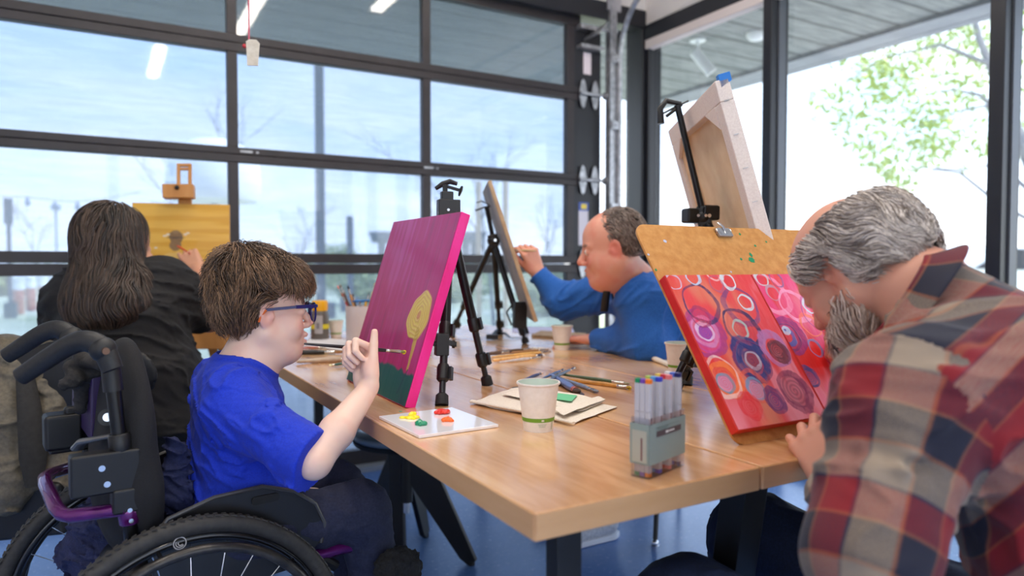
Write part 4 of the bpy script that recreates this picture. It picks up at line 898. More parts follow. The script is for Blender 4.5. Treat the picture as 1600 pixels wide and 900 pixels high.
q = MB(); rs = at(812, 492, 2.68); q.box(rs, (.05, .03, .10), R_).bar(rs + UP * .03, rs - RT * .03 + UP * .035, .012, .012).tube([rs - RT * .02 + UP * .05, rs - RT * .05 + UP * .01, rs - RT * .03 - UP * .04], .004, 6); q.build('canvas_rest', M['black'], e2, bevel=.003)
# ---- third easel: back of a stretched canvas
TR3, TL3 = at(1116, 127, 1.61), at(1043, 205, 2.21); TL3[2] = TR3[2]; hx = nz(TL3 - TR3); fr3 = nz(np.cross(hx, (0, 0, 1))); fr3 = fr3 if fr3[0] > 0 else -fr3
dwn = nz(fr3 * math.sin(math.radians(16)) - V(0, 0, 1) * math.cos(math.radians(16))); nn = nz(np.cross(hx, dwn)); nn = nn if nn @ fr3 > 0 else -nn
w3 = np.linalg.norm(TL3 - TR3); h3 = .60; t3 = .034
oc = thing('stretched_canvas', 'back of a large stretched canvas on pale wooden bars', 'canvas', tuple(TR3 + dwn * h3))
cw = mottled('primed_canvas_white', srgb(222, 208, 200), srgb(234, 222, 214), 220, .85, .2, .0006)
pine = mottled('pale_pine', srgb(220, 180, 136), srgb(234, 200, 160), 9, .6, .1, stretch=(1, 1, 4))
MB().prism([(.004, .004), (w3 - .004, .004), (w3 - .004, h3 - .004), (.004, h3 - .004)], TR3 + nn * (t3 - .0035), hx, dwn, nn * .0025).build('canvas_cloth', mottled('raw_canvas', srgb(226, 198, 160), srgb(236, 212, 178), 14, .9, .1), oc)
bw = .05
for nm_, (a0, a1, b0, b1) in {'stretcher_bar': (0, w3, 0, bw)}.items(): pass
for (a0, a1, b0, b1) in ((0, w3, 0, bw), (0, w3, h3 - bw, h3), (0, bw, bw, h3 - bw), (w3 - bw, w3, bw, h3 - bw)):
    MB().prism([(a0, b0), (a1, b0), (a1, b1), (a0, b1)], TR3, hx, dwn, nn * t3).build('stretcher_bar', cw, oc, bevel=.003)
MB().prism([(bw, h3 * .62), (w3 - bw, h3 * .62), (w3 - bw, h3 * .70), (bw, h3 * .70)], TR3 + nn * .012, hx, dwn, nn * .014).build('cross_bar', pine, oc, bevel=.002)
MB().prism([(w3 - bw - .035, bw), (w3 - bw - .002, bw), (w3 - bw - .002, h3 - bw), (w3 - bw - .035, h3 - bw)], TR3 + nn * .010, hx, dwn, nn * .014).build('pine_strip', pine, oc, bevel=.002)
for poly in ([(bw, bw), (bw + .10, bw), (bw, bw + .055)], [(w3 - bw, bw), (w3 - bw - .09, bw), (w3 - bw, bw + .05)]):
    MB().prism(poly, TR3 - nn * .0016, hx, dwn, nn * .012).build('corner_fold', cw, oc, bevel=.002)
for k in range(7): q = TR3 + dwn * (.05 + .08 * k) + nn * t3 * .45 - hx * .0006; MB().box(q, (.003, .012, .001), basis(-hx, dwn)).build('staple', M['steel'], oc)
MB().prism([(0, 0), (.05, 0), (.05, .02), (0, .03)], TR3 - dwn * .012 + nn * .012, nn * .55, -dwn * -1, hx * .02).build('blue_tape', mat('blue_tape', srgb(36, 120, 204), .6), oc)
mm3 = (TR3 * .5 + TL3 * .5); j3 = mm3 + dwn * .29 - nn * .035
mt3 = mm3 - dwn * .02 - nn * .022
e3 = tripod('black tripod easel supporting the large blank-backed canvas', j3, [atz(1073, 602, TZ), V(1.60, 1.46, TZ), V(1.44, 1.12, TZ)], mt3, r=.0105, clamps=(.6, .86))
q = MB(); q.tube([mt3 - RT * .045 - UP * .05, mt3 - RT * .047 - UP * .01, mt3 - RT * .03 + UP * .012, mt3 + RT * .01 + UP * .004], [.010, .009, .008, .006], 10).tube([mt3 - RT * .055 - UP * .03, mt3 + RT * .03 + UP * .012], .0028, 6).tube([mt3 - RT * .03 - UP * .03, mt3 + RT * .012 + UP * .002], .005, 6); q.build('canvas_gripper', M['black'], e3)
q = MB(); q.box(j3 + RT * .012 + UP * .01, (.05, .045, .04), R_).box(j3 - RT * .03 + UP * .002, (.05, .04, .04), R_); q.build('hinge_block', M['black'], e3, bevel=.006)
for dx in (-.022, -.002): MB().cyl(j3 + RT * dx - FW * .031, j3 + RT * dx - FW * .025, .004, n=12).build('bolt', M['chrome'], e3)
# ---- masonite board and the red circles paintings
LB = V(.930, .845, TZ + .003); uyB = nz(V(0, .273, .387)); uxB = V(1, 0, 0); nB = np.cross(uxB, uyB); WB, HB = .56, .474
def rounded(w, h, r, n=8):
    p = []
    for cx, cy, a0 in ((w - r, h - r, 0), (r, h - r, 90), (r, r, 180), (w - r, r, 270)):
        for k in range(n + 1): a = math.radians(a0 + 90 * k / n); p.append((cx + r * math.cos(a), cy + r * math.sin(a)))
    return p
om = thing('masonite_board', 'brown masonite drawing board with rounded corners and green paint specks', 'drawing board', tuple(LB + uxB * WB / 2))
MB().prism([(p[0], p[1]) for p in rounded(WB, HB + .01, .03)], LB - uyB * .006, uxB, uyB, -nB * .005).build('board', mottled('masonite_brown', srgb(190, 128, 62), srgb(208, 150, 84), 55, .5, .1), om, bevel=.0008)
gm = mat('green_spatter', srgb(20, 140, 92), .5); wm = mat('pale_spatter', srgb(190, 196, 222), .5)
def splat(px, py, r, m_, seed, el=1.):
    R = np.random.RandomState(seed); u, v = uvof(px, py, LB, uxB, uyB); n = 22
    poly = [(u + r * el * math.cos(a) * (1 + .35 * R.randn() * .6), v + r * math.sin(a) * (1 + .35 * R.randn() * .6)) for a in np.linspace(0, 2 * PI, n, endpoint=False)]
    MB().prism(poly, LB + nB * .0002, uxB, uyB, nB * .0004).build('paint_speck', m_, om)
for a_ in ((1174, 406, .008, 1, .8), (1173, 398, .005, 2), (1158, 405, .0032, 3), (1180, 384, .003, 4), (1197, 378, .0025, 5), (1156, 366, .003, 6), (1025, 422, .0028, 8)): splat(a_[0], a_[1], a_[2], gm, a_[3])
for a_ in ((1039, 377, .004, 11), (1013, 398, .0025, 12), (1142, 425, .0022, 13)): splat(a_[0], a_[1], a_[2], wm, a_[3])
cu, cv = uvof(1130, 367, LB, uxB, uyB); cp = LB + uxB * cu + uyB * cv
ck = thing('bulldog_clip', 'silver bulldog clip gripping the top edge of the masonite board', 'clip', tuple(cp))
MB().prism([(-.021, -.008), (.021, -.008), (.021, .012), (.015, .014), (-.015, .014), (-.021, .012)], cp + nB * .002, uxB, uyB, nB * .006).build('jaw', M['steel'], ck, bevel=.001)
MB().prism([(-.021, .0), (.021, .0), (.021, .014), (-.021, .014)], cp - nB * .014, uxB, uyB, nB * .004).build('jaw', M['steel'], ck, bevel=.001)
MB().tube([cp + nB * .009 - uyB * .002, cp + nB * .010 + uyB * .014, cp + nB * .004 + uyB * .030], [.003, .0036, .004], 8, flat=.6).build('lever', M['chrome'], ck)
MB().torus(cp - uxB * .021 + nB * .001 + uyB * .008, .006, .0012, uxB, 20, 6).torus(cp + uxB * .021 + nB * .001 + uyB * .008, .006, .0012, uxB, 20, 6).build('spring', M['chrome'], ck)
q = V(1.2, 1.14, 1.10)
e4 = tripod('black tripod easel almost hidden behind the masonite board', V(1.20, 1.13, 1.02), [V(1.05, 1.16, TZ), V(1.36, 1.16, TZ), V(1.22, 1.30, TZ)], V(1.20, 1.130, 1.09), r=.009)
def circles_paint(left):
    uxs, uys = uxB, uyB
    def colf(u, v):
        U, Vv = (u + off, v)
        a_ = n2(U, Vv, 12, 4, 2.); b_ = n2(U, Vv, 30, 9, 6.); g_ = n2(U, Vv, 110, 24, 8.)
        c = np.repeat(np.array([srgb(228, 66, 72)]), len(u), 0)
        c = mixc(c, srgb(240, 132, 150), ss(-.1, .6, a_ + .3 * g_)); c = mixc(c, srgb(222, 40, 40), ss(.1, .7, b_ - .25 * a_)); c = mixc(c, srgb(226, 130, 104), ss(.25, .8, -a_ + .3 * b_) * (.9 if left else .3))
        if not left: c = mixc(c, srgb(236, 70, 140), ss(-.2, .5, -b_ + .4 * (1 - Vv / .34)) * .65)
        c = mixc(c, srgb(244, 150, 170), ss(.10, .02, Vv) * .6 * ss(-.5, .3, a_))
        z = .00025 * g_
        for (px, py, rad, th, col, op, fill, fo, sw) in RINGS[left]:
            cu_, cv_ = uvof(px, py, LB + nB * .021, uxB, uyB); rad = rad * .96
            if fill is not None:
                du, dv = U - cu_, Vv - cv_; rr = np.sqrt(du ** 2 + (dv * .95) ** 2) / rad; an = np.arctan2(dv, du); sp = .5 + .5 * np.sin(rr * 26 + an + px)
                q = ss(1.0, .9, rr + .08 * n2(u, v, 60, None, px)) * fo * (.55 + .45 * sp); c = mixc(c, srgb(*fill), q)
            rr = np.sqrt((U - cu_) ** 2 + ((Vv - cv_) * .95) ** 2); an = np.arctan2(Vv - cv_, U - cu_)
            wob = rad * (1 + .05 * np.sin(2 * an + px) + .03 * np.sin(5 * an + py)); dd = np.abs(rr - wob) / (th * .5 * (1 + .45 * np.sin(an + sw)))
            q = ss(1.15, .75, dd + .25 * n2(u, v, 90, None, py)) * op * (.72 + .28 * ss(-.4, .3, n2(u, v, 70, None, px * .1)))
            c = mixc(c, srgb(*col), q); z = z + q * .0004
        return np.clip(c, 0, 1), z
    return colf
NV, PU, LB_, LI, MR, WH = (58, 40, 98), (124, 50, 130), (190, 205, 232), (206, 120, 180), (110, 26, 62), (238, 226, 232)
RINGS = {True: [(1106, 534, .046, .014, (170, 50, 124), .9, (188, 70, 160), .75, 1), (1106, 530, .030, .008, (220, 150, 200), .6, None, 0, 2), (1107, 531, .019, .007, (226, 200, 232), .95, (120, 60, 170), .8, 0),
    (1100, 486, .043, .007, NV, .95, None, 0, 2), (1163, 490, .043, .010, (110, 66, 126), .8, None, 0, 4), (1100, 508, .022, .006, (150, 40, 96), .7, (226, 50, 60), .5, 1),
    (1057, 452, .018, .004, (206, 196, 224), .85, None, 0, 0), (1087, 444, .018, .006, LB_, .95, (226, 46, 46), .6, 1), (1118, 436, .020, .003, (244, 200, 200), .9, None, 0, 3), (1143, 451, .018, .007, (214, 226, 236), .95, (222, 50, 56), .5, 5),
    (1124, 455, .018, .004, (176, 96, 130), .7, None, 0, 3), (1170, 484, .018, .005, (206, 220, 232), .95, None, 0, 2), (1165, 525, .043, .009, (52, 38, 90), .95, (190, 50, 74), .35, 2), (1162, 527, .019, .005, (176, 196, 190), .85, (200, 60, 80), .5, 1),
    (1180, 576, .036, .022, (40, 44, 120), .97, (44, 40, 116), .9, 0), (1182, 577, .044, .006, (120, 36, 100), .8, None, 0, 4), (1182, 576, .018, .006, (206, 190, 206), .9, (150, 30, 60), .95, 3),
    (1217, 558, .033, .014, (190, 116, 176), .9, (108, 30, 50), .0, 0), (1221, 561, .021, .012, (106, 28, 50), .9, (100, 26, 46), .9, 2),
    (1140, 606, .031, .014, (246, 120, 56), .95, (240, 110, 70), .5, 2), (1136, 603, .038, .007, (250, 206, 200), .8, None, 0, 4), (1139, 613, .019, .005, (90, 150, 176), .85, (206, 150, 196), .8, 1),
    (1187, 622, .021, .006, (120, 150, 190), .9, (206, 150, 196), .8, 5), (1185, 617, .030, .008, (238, 90, 66), .7, None, 0, 1), (1178, 650, .022, .012, (226, 40, 50), .8, (226, 40, 50), .8, 1), (1217, 640, .021, .012, (116, 40, 110), .9, (100, 50, 130), .85, 1),
    (1248, 624, .036, .014, (130, 36, 84), .85, (120, 34, 70), .7, 2), (1196, 600, .016, .006, (150, 60, 90), .5, None, 0, 0)],
 False: [(1210, 470, .046, .010, (248, 150, 184), .9, None, 0, 2), (1195, 447, .017, .006, (196, 210, 214), .9, (222, 50, 50), .7, 0), (1213, 469, .018, .005, (186, 150, 170), .85, (230, 60, 80), .5, 0), (1218, 447, .019, .004, (140, 96, 150), .85, None, 0, 1),
    (1246, 489, .038, .010, (250, 160, 196), .9, (236, 90, 130), .5, 2), (1270, 489, .018, .006, (206, 224, 238), .95, (240, 120, 160), .5, 0), (1239, 537, .040, .012, (156, 44, 120), .9, (150, 50, 116), .75, 1), (1238, 538, .030, .005, (90, 40, 110), .8, None, 0, 3), (1238, 539, .016, .008, (70, 90, 170), .9, (230, 50, 40), .95, 2),
    (1233, 528, .007, .008, (200, 214, 238), .9, None, 0, 2), (1280, 556, .018, .005, (120, 130, 190), .85, None, 0, 1), (1272, 520, .026, .006, (250, 130, 90), .8, None, 0, 0), (1272, 602, .020, .009, (60, 66, 130), .9, (70, 80, 140), .7, 0), (1282, 500, .045, .004, (170, 60, 150), .6, None, 0, 0), (1295, 470, .03, .006, (240, 150, 190), .7, None, 0, 0)]}
edge2 = mottled('red_painted_edge', srgb(196, 24, 22), srgb(216, 40, 36), 20, .35, .1)
off = 0.; HC = .322
oA = LB + uxB * (-.002) + uyB * .016 + nB * .0205
off = -.002
canvas('circles_canvas', 'left red canvas of looping navy and white circles, nearest the table edge', 'canvas', oA, uxB, uyB, .236, HC, .020, edge2, circles_paint(True), 300, 400, .35, group=None)
off = .236
RINGS_off = off
canvas('circles_canvas', 'right pink-red canvas of circles, butted against its twin beneath the bearded face', 'canvas', oA + uxB * .238, uxB, uyB, .236, HC, .020, edge2, circles_paint(False), 300, 400, .35, group=None)
# ---- wooden easel with the yellow panel
A, B = at(207, 525, 2.78), at(360, 525, 2.88); B[2] = A[2]; A2 = at(207, 316, 2.78); hx = nz(B - A); wP = np.linalg.norm(B - A); lean = nz(V(-hx[1], hx[0], 0)) * .06 + V(0, 0, 1); lean = nz(lean); hP = (A2[2] - A[2]) / lean[2]
km = uvof(273, 372, A, hx, lean)
def yellow(u, v):
    st = n2(u, v, 5, 60, 3.); s2 = n2(u, v, 8, 10, 5.)
    c = np.repeat(np.array([srgb(214, 160, 50)]), len(u), 0); c = mixc(c, srgb(226, 178, 72), ss(-.3, .7, st)); c = mixc(c, srgb(222, 190, 120), ss(.25, .0, v / hP) * .5 * ss(-.4, .4, s2))
    z = .0002 * st
    def el(px, py, rx, ry, col, op, base=c):
        cu_, cv_ = uvof(px, py, A, hx, lean); d_ = np.sqrt(((u - cu_) / rx) ** 2 + ((v - cv_) / ry) ** 2) + .12 * n2(u, v, 60, None, px); return mixc(base, srgb(*col), ss(1.06, .94, d_) * op)
    c = el(275, 408, .05, .035, (226, 190, 110), .8); c = el(274, 371, .026, .027, (120, 92, 62), .95, c); c = el(273, 384, .022, .02, (134, 104, 72), .95, c)
    c = el(274, 372, .034, .003, (80, 60, 46), .9, c); c = el(274, 363, .013, .008, (150, 120, 84), .6, c)
    for x_, y_ in ((257, 369), (262, 367), (289, 367), (293, 365), (243, 388)): c = el(x_, y_, .007, .004, (224, 216, 196), .85, c)
    return c, z
canvas('yellow_panel', 'ochre yellow panel with a small brown mushroom shape, on the wooden easel', 'canvas', A, hx, lean, wP, hP, .018, mat('ochre_edge', srgb(206, 150, 60), .5), yellow, 200, 220, .5)
wood = mottled('honey_wood', srgb(190, 128, 62), srgb(208, 150, 86), 12, .45, .1, stretch=(1, 1, .2)); bk = -np.cross(hx, lean)
bk = -nz(np.cross(hx, lean)) ; mid = lambda px, py: A + hx * uvof(px, py, A, hx, lean)[0] + lean * uvof(px, py, A, hx, lean)[1]
ow = thing('wooden_easel', 'tall honey-coloured wooden easel holding the ochre panel', 'easel', tuple(V(mid(286, 600)[0], mid(286, 600)[1], 0)))
mtop = mid(286, 255) + bk * .045; mb_ = mid(286, 700) + bk * .045; mb_[2] = max(mb_[2], .1)
frm = MB()
pL, pR = mid(277, 256) + bk * .03, mid(295, 256) + bk * .03; qL, qR = mid(277, 300) + bk * .03, mid(295, 300) + bk * .03
frm.bar(pL, qL, .012, .02, bk).bar(pR, qR, .012, .02, bk).bar(pL + lean * 0 - hx * .006, pR + hx * .006, .012, .02, bk).bar(mid(277, 262) + bk * .03, mid(295, 262) + bk * .03, .010, .018, bk); frm.build('top_loop', wood, ow, bevel=.002)
MB().bar(mid(257, 301) + bk * .0 - bk * .02, mid(305, 301) - bk * .02, .055, .055, bk).build('top_clamp', wood, ow, bevel=.003)
MB().ell(mid(280, 296) - bk * .05, .009).build('clamp_knob', M['black'], ow)
MB().bar(mid(286, 300) + bk * .05, V(*(mid(286, 640) + bk * .05)), .05, .025, bk).build('mast', wood, ow, bevel=.002)
MB().bar(mid(196, 531) - bk * .04, mid(372, 531) - bk * .04, .07, .022, bk).bar(mid(215, 522) + bk * .04, mid(360, 522) + bk * .04, .03, .05, bk).build('canvas_ledge', wood, ow, bevel=.002)
for x0, x1 in ((318, 352), (336, 366), (262, 226)):
    p0 = mid(x0, 500) + bk * .055; p1 = mid(x1, 640) + bk * .08; dd = (p1 - p0) * (p0[2] / (p0[2] - p1[2])); MB().bar(p0, p0 + dd * .995, .035, .02, bk).build('leg', wood, ow, bevel=.002)
# =================================================================== PEOPLE
def head_sdf(jaw=1., chin2=0., nose=1., lips=1., open_=0., face_w=1., ears=1., nose_l=0.):
    s = S()
    s.el((-.014, 0, .046), (.094, .073, .083), k=.02).el((.018, 0, .040), (.070, .064, .064), k=.03)
    s.el((.040, 0, -.030), (.048, .054 * face_w, .072), k=.03)
    for y in (-1, 1):
        s.rc((-.004, y * .050, -.045), (.052, y * .026, -.088), .020 * jaw, .018 * jaw, k=.03)
        s.el((.058, y * .034 * face_w, -.032), (.026, .024, .028), k=.022)
        s.rc((.084, y * .012, .026), (.072, y * .046, .022), .0075, .006, k=.016)
    s.el((.068, 0, -.094), (.022, .024, .020), k=.022)
    if chin2: s.el((.030, 0, -.100), (.045, .045, .024 * chin2), k=.03)
    s.el((.079, 0, -.060), (.017, .026, .024), k=.015)      # muzzle
    s.rc((.090, 0, .010), (.1095 + nose_l, 0, -.024), .0065 * nose, .0105 * nose, k=.012)
    for y in (-1, 1): s.el((.099 + nose_l * .7, y * .0115 * nose, -.031), (.011, .0085, .0075), k=.007)
    for y in (-1, 1): s.el((.100, y * .033, .006), (.018, .017, .0115), k=.012, sub=True)
    for y in (-1, 1): s.el((.0765, y * .032, .005), (.0145, .0155, .0125), k=.004)
    s.rc((.0965, -.013, -.0535), (.0965, .013, -.0535), .0066 * lips, k=.005); s.rc((.0935, -.011, -.0675 - open_), (.0935, .011, -.0675 - open_), .0076 * lips, k=.005)
    s.el((.102, 0, -.0605 - open_ * .5), (.014, .021, .0012 + open_ * .55), k=.002, sub=True)
    if ears:
        for y in (-1, 1):
            R = basis((1, -.35 * y, .12), (.1, .1 * y, 1)); s.el((-.008, y * .076, .000), (.019, .0065, .031), R, k=.006)
            s.el((-.003, y * .082, .002), (.010, .0055, .016), R, k=.004, sub=True); s.el((.008, y * .074, -.004), (.006, .004, .008), R, k=.004)
    return s
def hand_sdf(w, d, n, right=True, sc=1., curl=((20, 30, 20),) * 4, thumb=(35, 20, 15), spread=6., thumb_op=35.):
    """hand from wrist w along d, palm facing n"""
    d = nz(d); n = nz(np.array(n) - d * (np.array(n) @ d)); t = np.cross(d, n) if right else np.cross(n, d)    # towards the thumb
    s = S(); w = V(*w); L = .088 * sc
    for k in (-1, -.33, .33, 1): s.rc(w + t * k * .016 * sc + d * .006 * sc, w + d * L * (.97 if abs(k) > .5 else 1.0) + t * k * .030 * sc, .0135 * sc, .0095 * sc, k=.014 * sc)
    s.el(w + d * .040 * sc + t * .022 * sc + n * .008 * sc, (.026 * sc, .016 * sc, .014 * sc), np.stack([d, t, n], 1), k=.012 * sc)
    s.el(w + d * .034 * sc - t * .022 * sc + n * .006 * sc, (.032 * sc, .013 * sc, .013 * sc), np.stack([d, t, n], 1), k=.012 * sc)
    Ls = [(.043, .026, .022), (.047, .029, .023), (.043, .027, .022), (.034, .021, .019)]; tips = []
    for i, off in enumerate((1, .33, -.33, -1)):
        p = w + d * L * (.97 if abs(off) > .5 else 1.0) + t * off * .029 * sc; a = 0.; sp = math.radians(spread * off)
        rr = [.0092, .0082, .0076, .0066] if i < 3 else [.0080, .0072, .0066, .0058]; k0 = .006 * sc
        for j in range(3):
            a += math.radians(curl[i][j]); dr = (d * math.cos(sp) + t * math.sin(sp)) * math.cos(a) + n * math.sin(a); q = p + dr * Ls[i][j] * sc
            s.rc(p, q, rr[j] * sc, rr[j + 1] * sc, k=k0 if j == 0 else .002 * sc); p = q
        tips.append(p)
    p = w + d * .022 * sc + t * .026 * sc + n * .004 * sc; a = math.radians(thumb[0]); op = math.radians(thumb_op)
    for j, l in enumerate((.036, .031, .026)):
        if j: a -= math.radians(thumb[j])
        dr = d * math.cos(a) + (t * math.cos(op) + n * math.sin(op)) * math.sin(a); q = p + nz(dr) * l * sc
        s.rc(p, q, (.0145, .0105, .0095)[j] * sc, (.0105, .0095, .0078)[j] * sc, k=.010 * sc if j == 0 else .002 * sc); p = q
    tips.append(p); return s, tips
def fold(P, sc=28., a=.004, ax=(0, 0, 1), st=.35, seed=0.):
    """soft cloth wrinkles stretched across axis ax"""
    ax = nz(ax); Q = P - (P @ ax)[:, None] * ax[None] * 0; u = P @ ax
    R_ = basis(ax, (.3, .2, 1) if abs(ax[2]) < .9 else (1, 0, 0)); L_ = P @ R_; L_ = L_ * np.array([1., st, st]) * sc + seed
    w = fbm(L_ * .35 + 5, 2)[:, None] * 1.3
    r = 1 - np.abs(fbm(L_ + w, 3)) * 2.0
    return -a * (np.clip(r, 0, 1) ** 2 - .35)
def frame(o, f, up=(0, 0, 1)): return np.array(o, float), basis(f, up)
def eye(o, R, sc, side, iris, parent):
    c = o + R @ (V(.0795, side * .032, .005) * sc); b = MB(); fw_ = R[:, 0]
    e_ = MB().ell(c, .0122 * sc, 18, 12).build('eye', mat('eye_white', srgb(232, 226, 220), .2), parent, smooth=180)
    MB().ell(c + fw_ * .0082 * sc, (.0052 * sc,) * 3, 14, 10).build('iris', mat('iris', srgb(*iris), .15), e_, world=False, smooth=180)
    R2 = basis(fw_, R[:, 2])
def skin_mat(name, **kw):
    m = vcol_mat(name, .48, 260, .12, .0003, sss=.06); return m
M['skin'] = skin_mat('skin')
def skin_color(base, o, R, sc, lip=(196, 104, 100), brow=None, red=(222, 130, 116), freck=.5, beard=None, redk=1.):
    o = np.array(o, float)
    def f(P):
        c = np.repeat(np.array([srgb(*base)]), len(P), 0); n_ = fbm(P * 26, 3); c = mixc(c, srgb(*red), ss(-.1, .8, n_) * .28 * redk)
        L = (P - o) @ R / sc; inh = (np.abs(L) < .16).all(1)
        def blob(cx, cy, cz, rx, ry, rz, col, op):
            nonlocal c
            for y in ((-1, 1) if cy else (1,)):
                d_ = np.sqrt(((L[:, 0] - cx) / rx) ** 2 + ((L[:, 1] - y * cy) / ry) ** 2 + ((L[:, 2] - cz) / rz) ** 2); c = mixc(c, srgb(*col), ss(1.1, .6, d_) * op * inh)
        blob(.075, .036, -.030, .04, .028, .024, red, .45 * redk); blob(.108, 0, -.028, .022, .018, .016, red, .55 * redk); blob(-.008, .078, 0, .03, .014, .035, red, .6 * redk)
        blob(.098, 0, -.0535, .012, .021, .0062, lip, .85); blob(.095, 0, -.0685, .013, .019, .0078, lip, .85)
        if brow: blob(.086, .032, .026, .016, .021, .0052, brow, .75)
        if beard: blob(.075, 0, -.085, .05, .06, .045, beard, .35)
        return c
    return f
def cap_and_hair(parent, guide, roots_cond, flow, colA, colB, n, length, name='hair', r=.0011, off=(-.003, .005), wave=.005, clump=40., steps=10, cap=None, caph=.0035, seed=1, lift=0., lab=None, capcol=None, bundles=None):
    roots = surf_pts(guide, n, roots_cond, seed=seed)
    A_, B_ = np.array(srgb(*colA)), np.array(srgb(*colB))
    def colf(P, R):
        k = np.clip(.5 + .5 * fbm(P * 38, 3) + .35 * R.randn(len(P)), 0, 1); return A_ * (1 - k[:, None]) + B_ * k[:, None]
    me, T = strands(name, guide, roots, flow, None, None, length, steps, r, off, wave, clump, colf, seed=seed, lift=lift)
    mes = [me]
    if cap is not None:
        vs, fs = mesh_sdf(cap, caph); mc = bpy.data.meshes.new('cap'); mc.from_pydata(vs.tolist(), [], fs.tolist())
        cc = np.array(srgb(*(capcol or colA))); a = mc.color_attributes.new('Col', 'FLOAT_COLOR', 'POINT'); a.data.foreach_set('color', np.tile(np.append(cc, 1.), (len(vs), 1)).astype(np.float32).ravel()); mes.append(mc)
    hm = M.get('hairm') or M.setdefault('hairm', vcol_mat('hair_fibres', .42, 0))
    return join_mesh(name, mes, hm, parent, lab)
# ------------------------------------------------------------------ A: painter in glasses, in the wheelchair
oA_, RA = frame(at(412, 489, 1.53), (.995, -.02, -.02)); sA = .90
hd_ = head_sdf(jaw=1.1, chin2=1.25, nose=.95, lips=1.05, open_=.004, face_w=1.05)
W2 = lambda p, o=oA_, R=RA, s=sA: o + R @ (V(*p) * s)
def torsoA(g=0.):
    s = S(); Rl = basis((1, 0, .08))
    s.el((.246, 1.610, .705), (.090 + g, .150 + g, .135 + g), Rl, k=.04).el((.264, 1.610, .615), (.106 + g, .150 + g, .105 + g), k=.05).el((.242, 1.61, .545), (.112 + g, .165 + g, .070 + g), k=.04)
    s.rc((.220, 1.50, .790), (.225, 1.72, .790), .048 + g, .048 + g, k=.05)
    s.rc((.262, 1.60, .83), (.245, 1.60, .76), .050 + g, .065 + g, k=.04); return s
shR, elR, wrR = V(.222, 1.478, .765), at(491, 722, 1.30), at(575, 608, 1.42)
shL, elL, wrL = V(.235, 1.745, .765), V(.26, 1.80, .60), V(.320, 1.56, .560)
skA = S(); skA.merge(hd_, RA, oA_, sA)
skA.rc(W2((-.012, 0, -.045)), W2((-.03, 0, -.13)), .050, .052, k=.03).rc(W2((-.03, 0, -.11)), (.245, 1.60, .80), .050, .056, k=.03)
skA.merge(torsoA(-.010), np.eye(3), np.zeros(3), 1.)
skA.chain([shR, elR], [.040, .031], k=.02).chain([elR, elR * .6 + wrR * .4, wrR], [.030, .0325, .0205], k=.012)
skA.chain([shL, elL, wrL], [.042, .034, .022], k=.03)
dH = nz(at(569, 538, 1.475) - wrR); hR, tipsR = hand_sdf(wrR + dH * .002, dH, -RT * .60 - FW * .72, True, .92, ((78, 98, 55), (80, 98, 55), (82, 96, 50), (84, 92, 50)), (24, 6, -4), 3, 12)
skA.merge(hR, np.eye(3), np.zeros(3), 1.)
hL, _ = hand_sdf(wrL, (.8, -.55, -.15), (0, 0, -1), False, .80, ((30, 40, 20),) * 4, (40, 10, 10)); skA.merge(hL, np.eye(3), np.zeros(3), 1.)
for y in (1.53, 1.69): skA.chain([(.24, y, .50), (.50, y, .505), (.56, y, .14)], [.055, .040, .03], k=.03)
skA.el(W2((.20, 0, -.0615)), (.0001,) * 3, k=.0001)
pA = sdf_obj('person', skA, .0030, M['skin'], None, skin_color((242, 204, 184), oA_, RA, sA, (214, 122, 116), (112, 84, 66), (234, 150, 136), redk=.8))
tag(pA, 'person in a cobalt blue T-shirt and glasses, painting from a wheelchair', 'person')
for sd_ in (-1, 1): eye(oA_, RA, sA, sd_, (92, 74, 60), pA)
# T-shirt
tA = torsoA(.006); tA.chain([shR, elR * 1.02 - shR * .02], [.058, .060], k=.045).chain([shL, elL * .7 + shL * .3], [.054, .056], k=.045)
cuffd = nz(nz(elR - shR) + RT * .55); cp_c = shR + (elR - shR) * .99
def shirtA_post(P, d):
    dd = d + fold(P, 24, .0085, (.45, -.5, 1), .28, 3.) + .0028 * fbm(P * 16, 2) + fold(P, 60, .0018, (.3, .6, .6), .4, 1.)
    # cuff plane near the right elbow, neckline, hem
    near = (np.linalg.norm(P - cp_c, axis=1) < .115) & ((P - shR) @ nz(elR - shR) > .6 * np.linalg.norm(elR - shR)); q = (P - cp_c) @ cuffd; dd = np.where(near & (P[:, 1] < 1.50), np.maximum(dd, q), dd)
    cl_ = shL + (elL - shL) * .72; ql = (P - cl_) @ nz(elL - shL); dd = np.where(np.linalg.norm(P - cl_, axis=1) < .1, np.maximum(dd, ql), dd)
    nk = S(); nk.rc((.262, 1.60, .84), (.285, 1.60, .95), .062, .082); dn_ = nk(P); w_ = ss(.01, .05, dn_); dd = d + (dd - d) * w_
    dd = np.maximum(dd, -dn_); dd = np.minimum(dd, np.maximum(np.abs(dn_ - .006) - .006, np.abs(d + .001) - .0045)); dd = np.maximum(dd, .515 - P[:, 2])
    return dd
tA.post = shirtA_post
blue = mottled('cobalt_cotton', srgb(12, 44, 178), srgb(20, 58, 200), 320, .85, .25, .0006, sheen=.05)
shA = sdf_obj('t_shirt', tA, .0032, blue, pA, label='cobalt blue cotton T-shirt')
col = MB(); nkc = V(.270, 1.60, .838); nkd = nz(V(.26, 0, 1)); 
sm_ = MB(); # shoulder seam line as a fine raised stitch
pts = []
for a in np.linspace(-1.2, 1.5, 16):
    p = shR + V(.0, .018, 0) + V(math.sin(a) * .062, 0, math.cos(a) * .062)
    for _ in range(5): p = p - grad(tA, p[None])[0] * tA(p[None])[0]
    pts.append(p)
sm_.tube(pts, .0014, 6); sm_.build('armhole_seam', blue, shA, world=False)
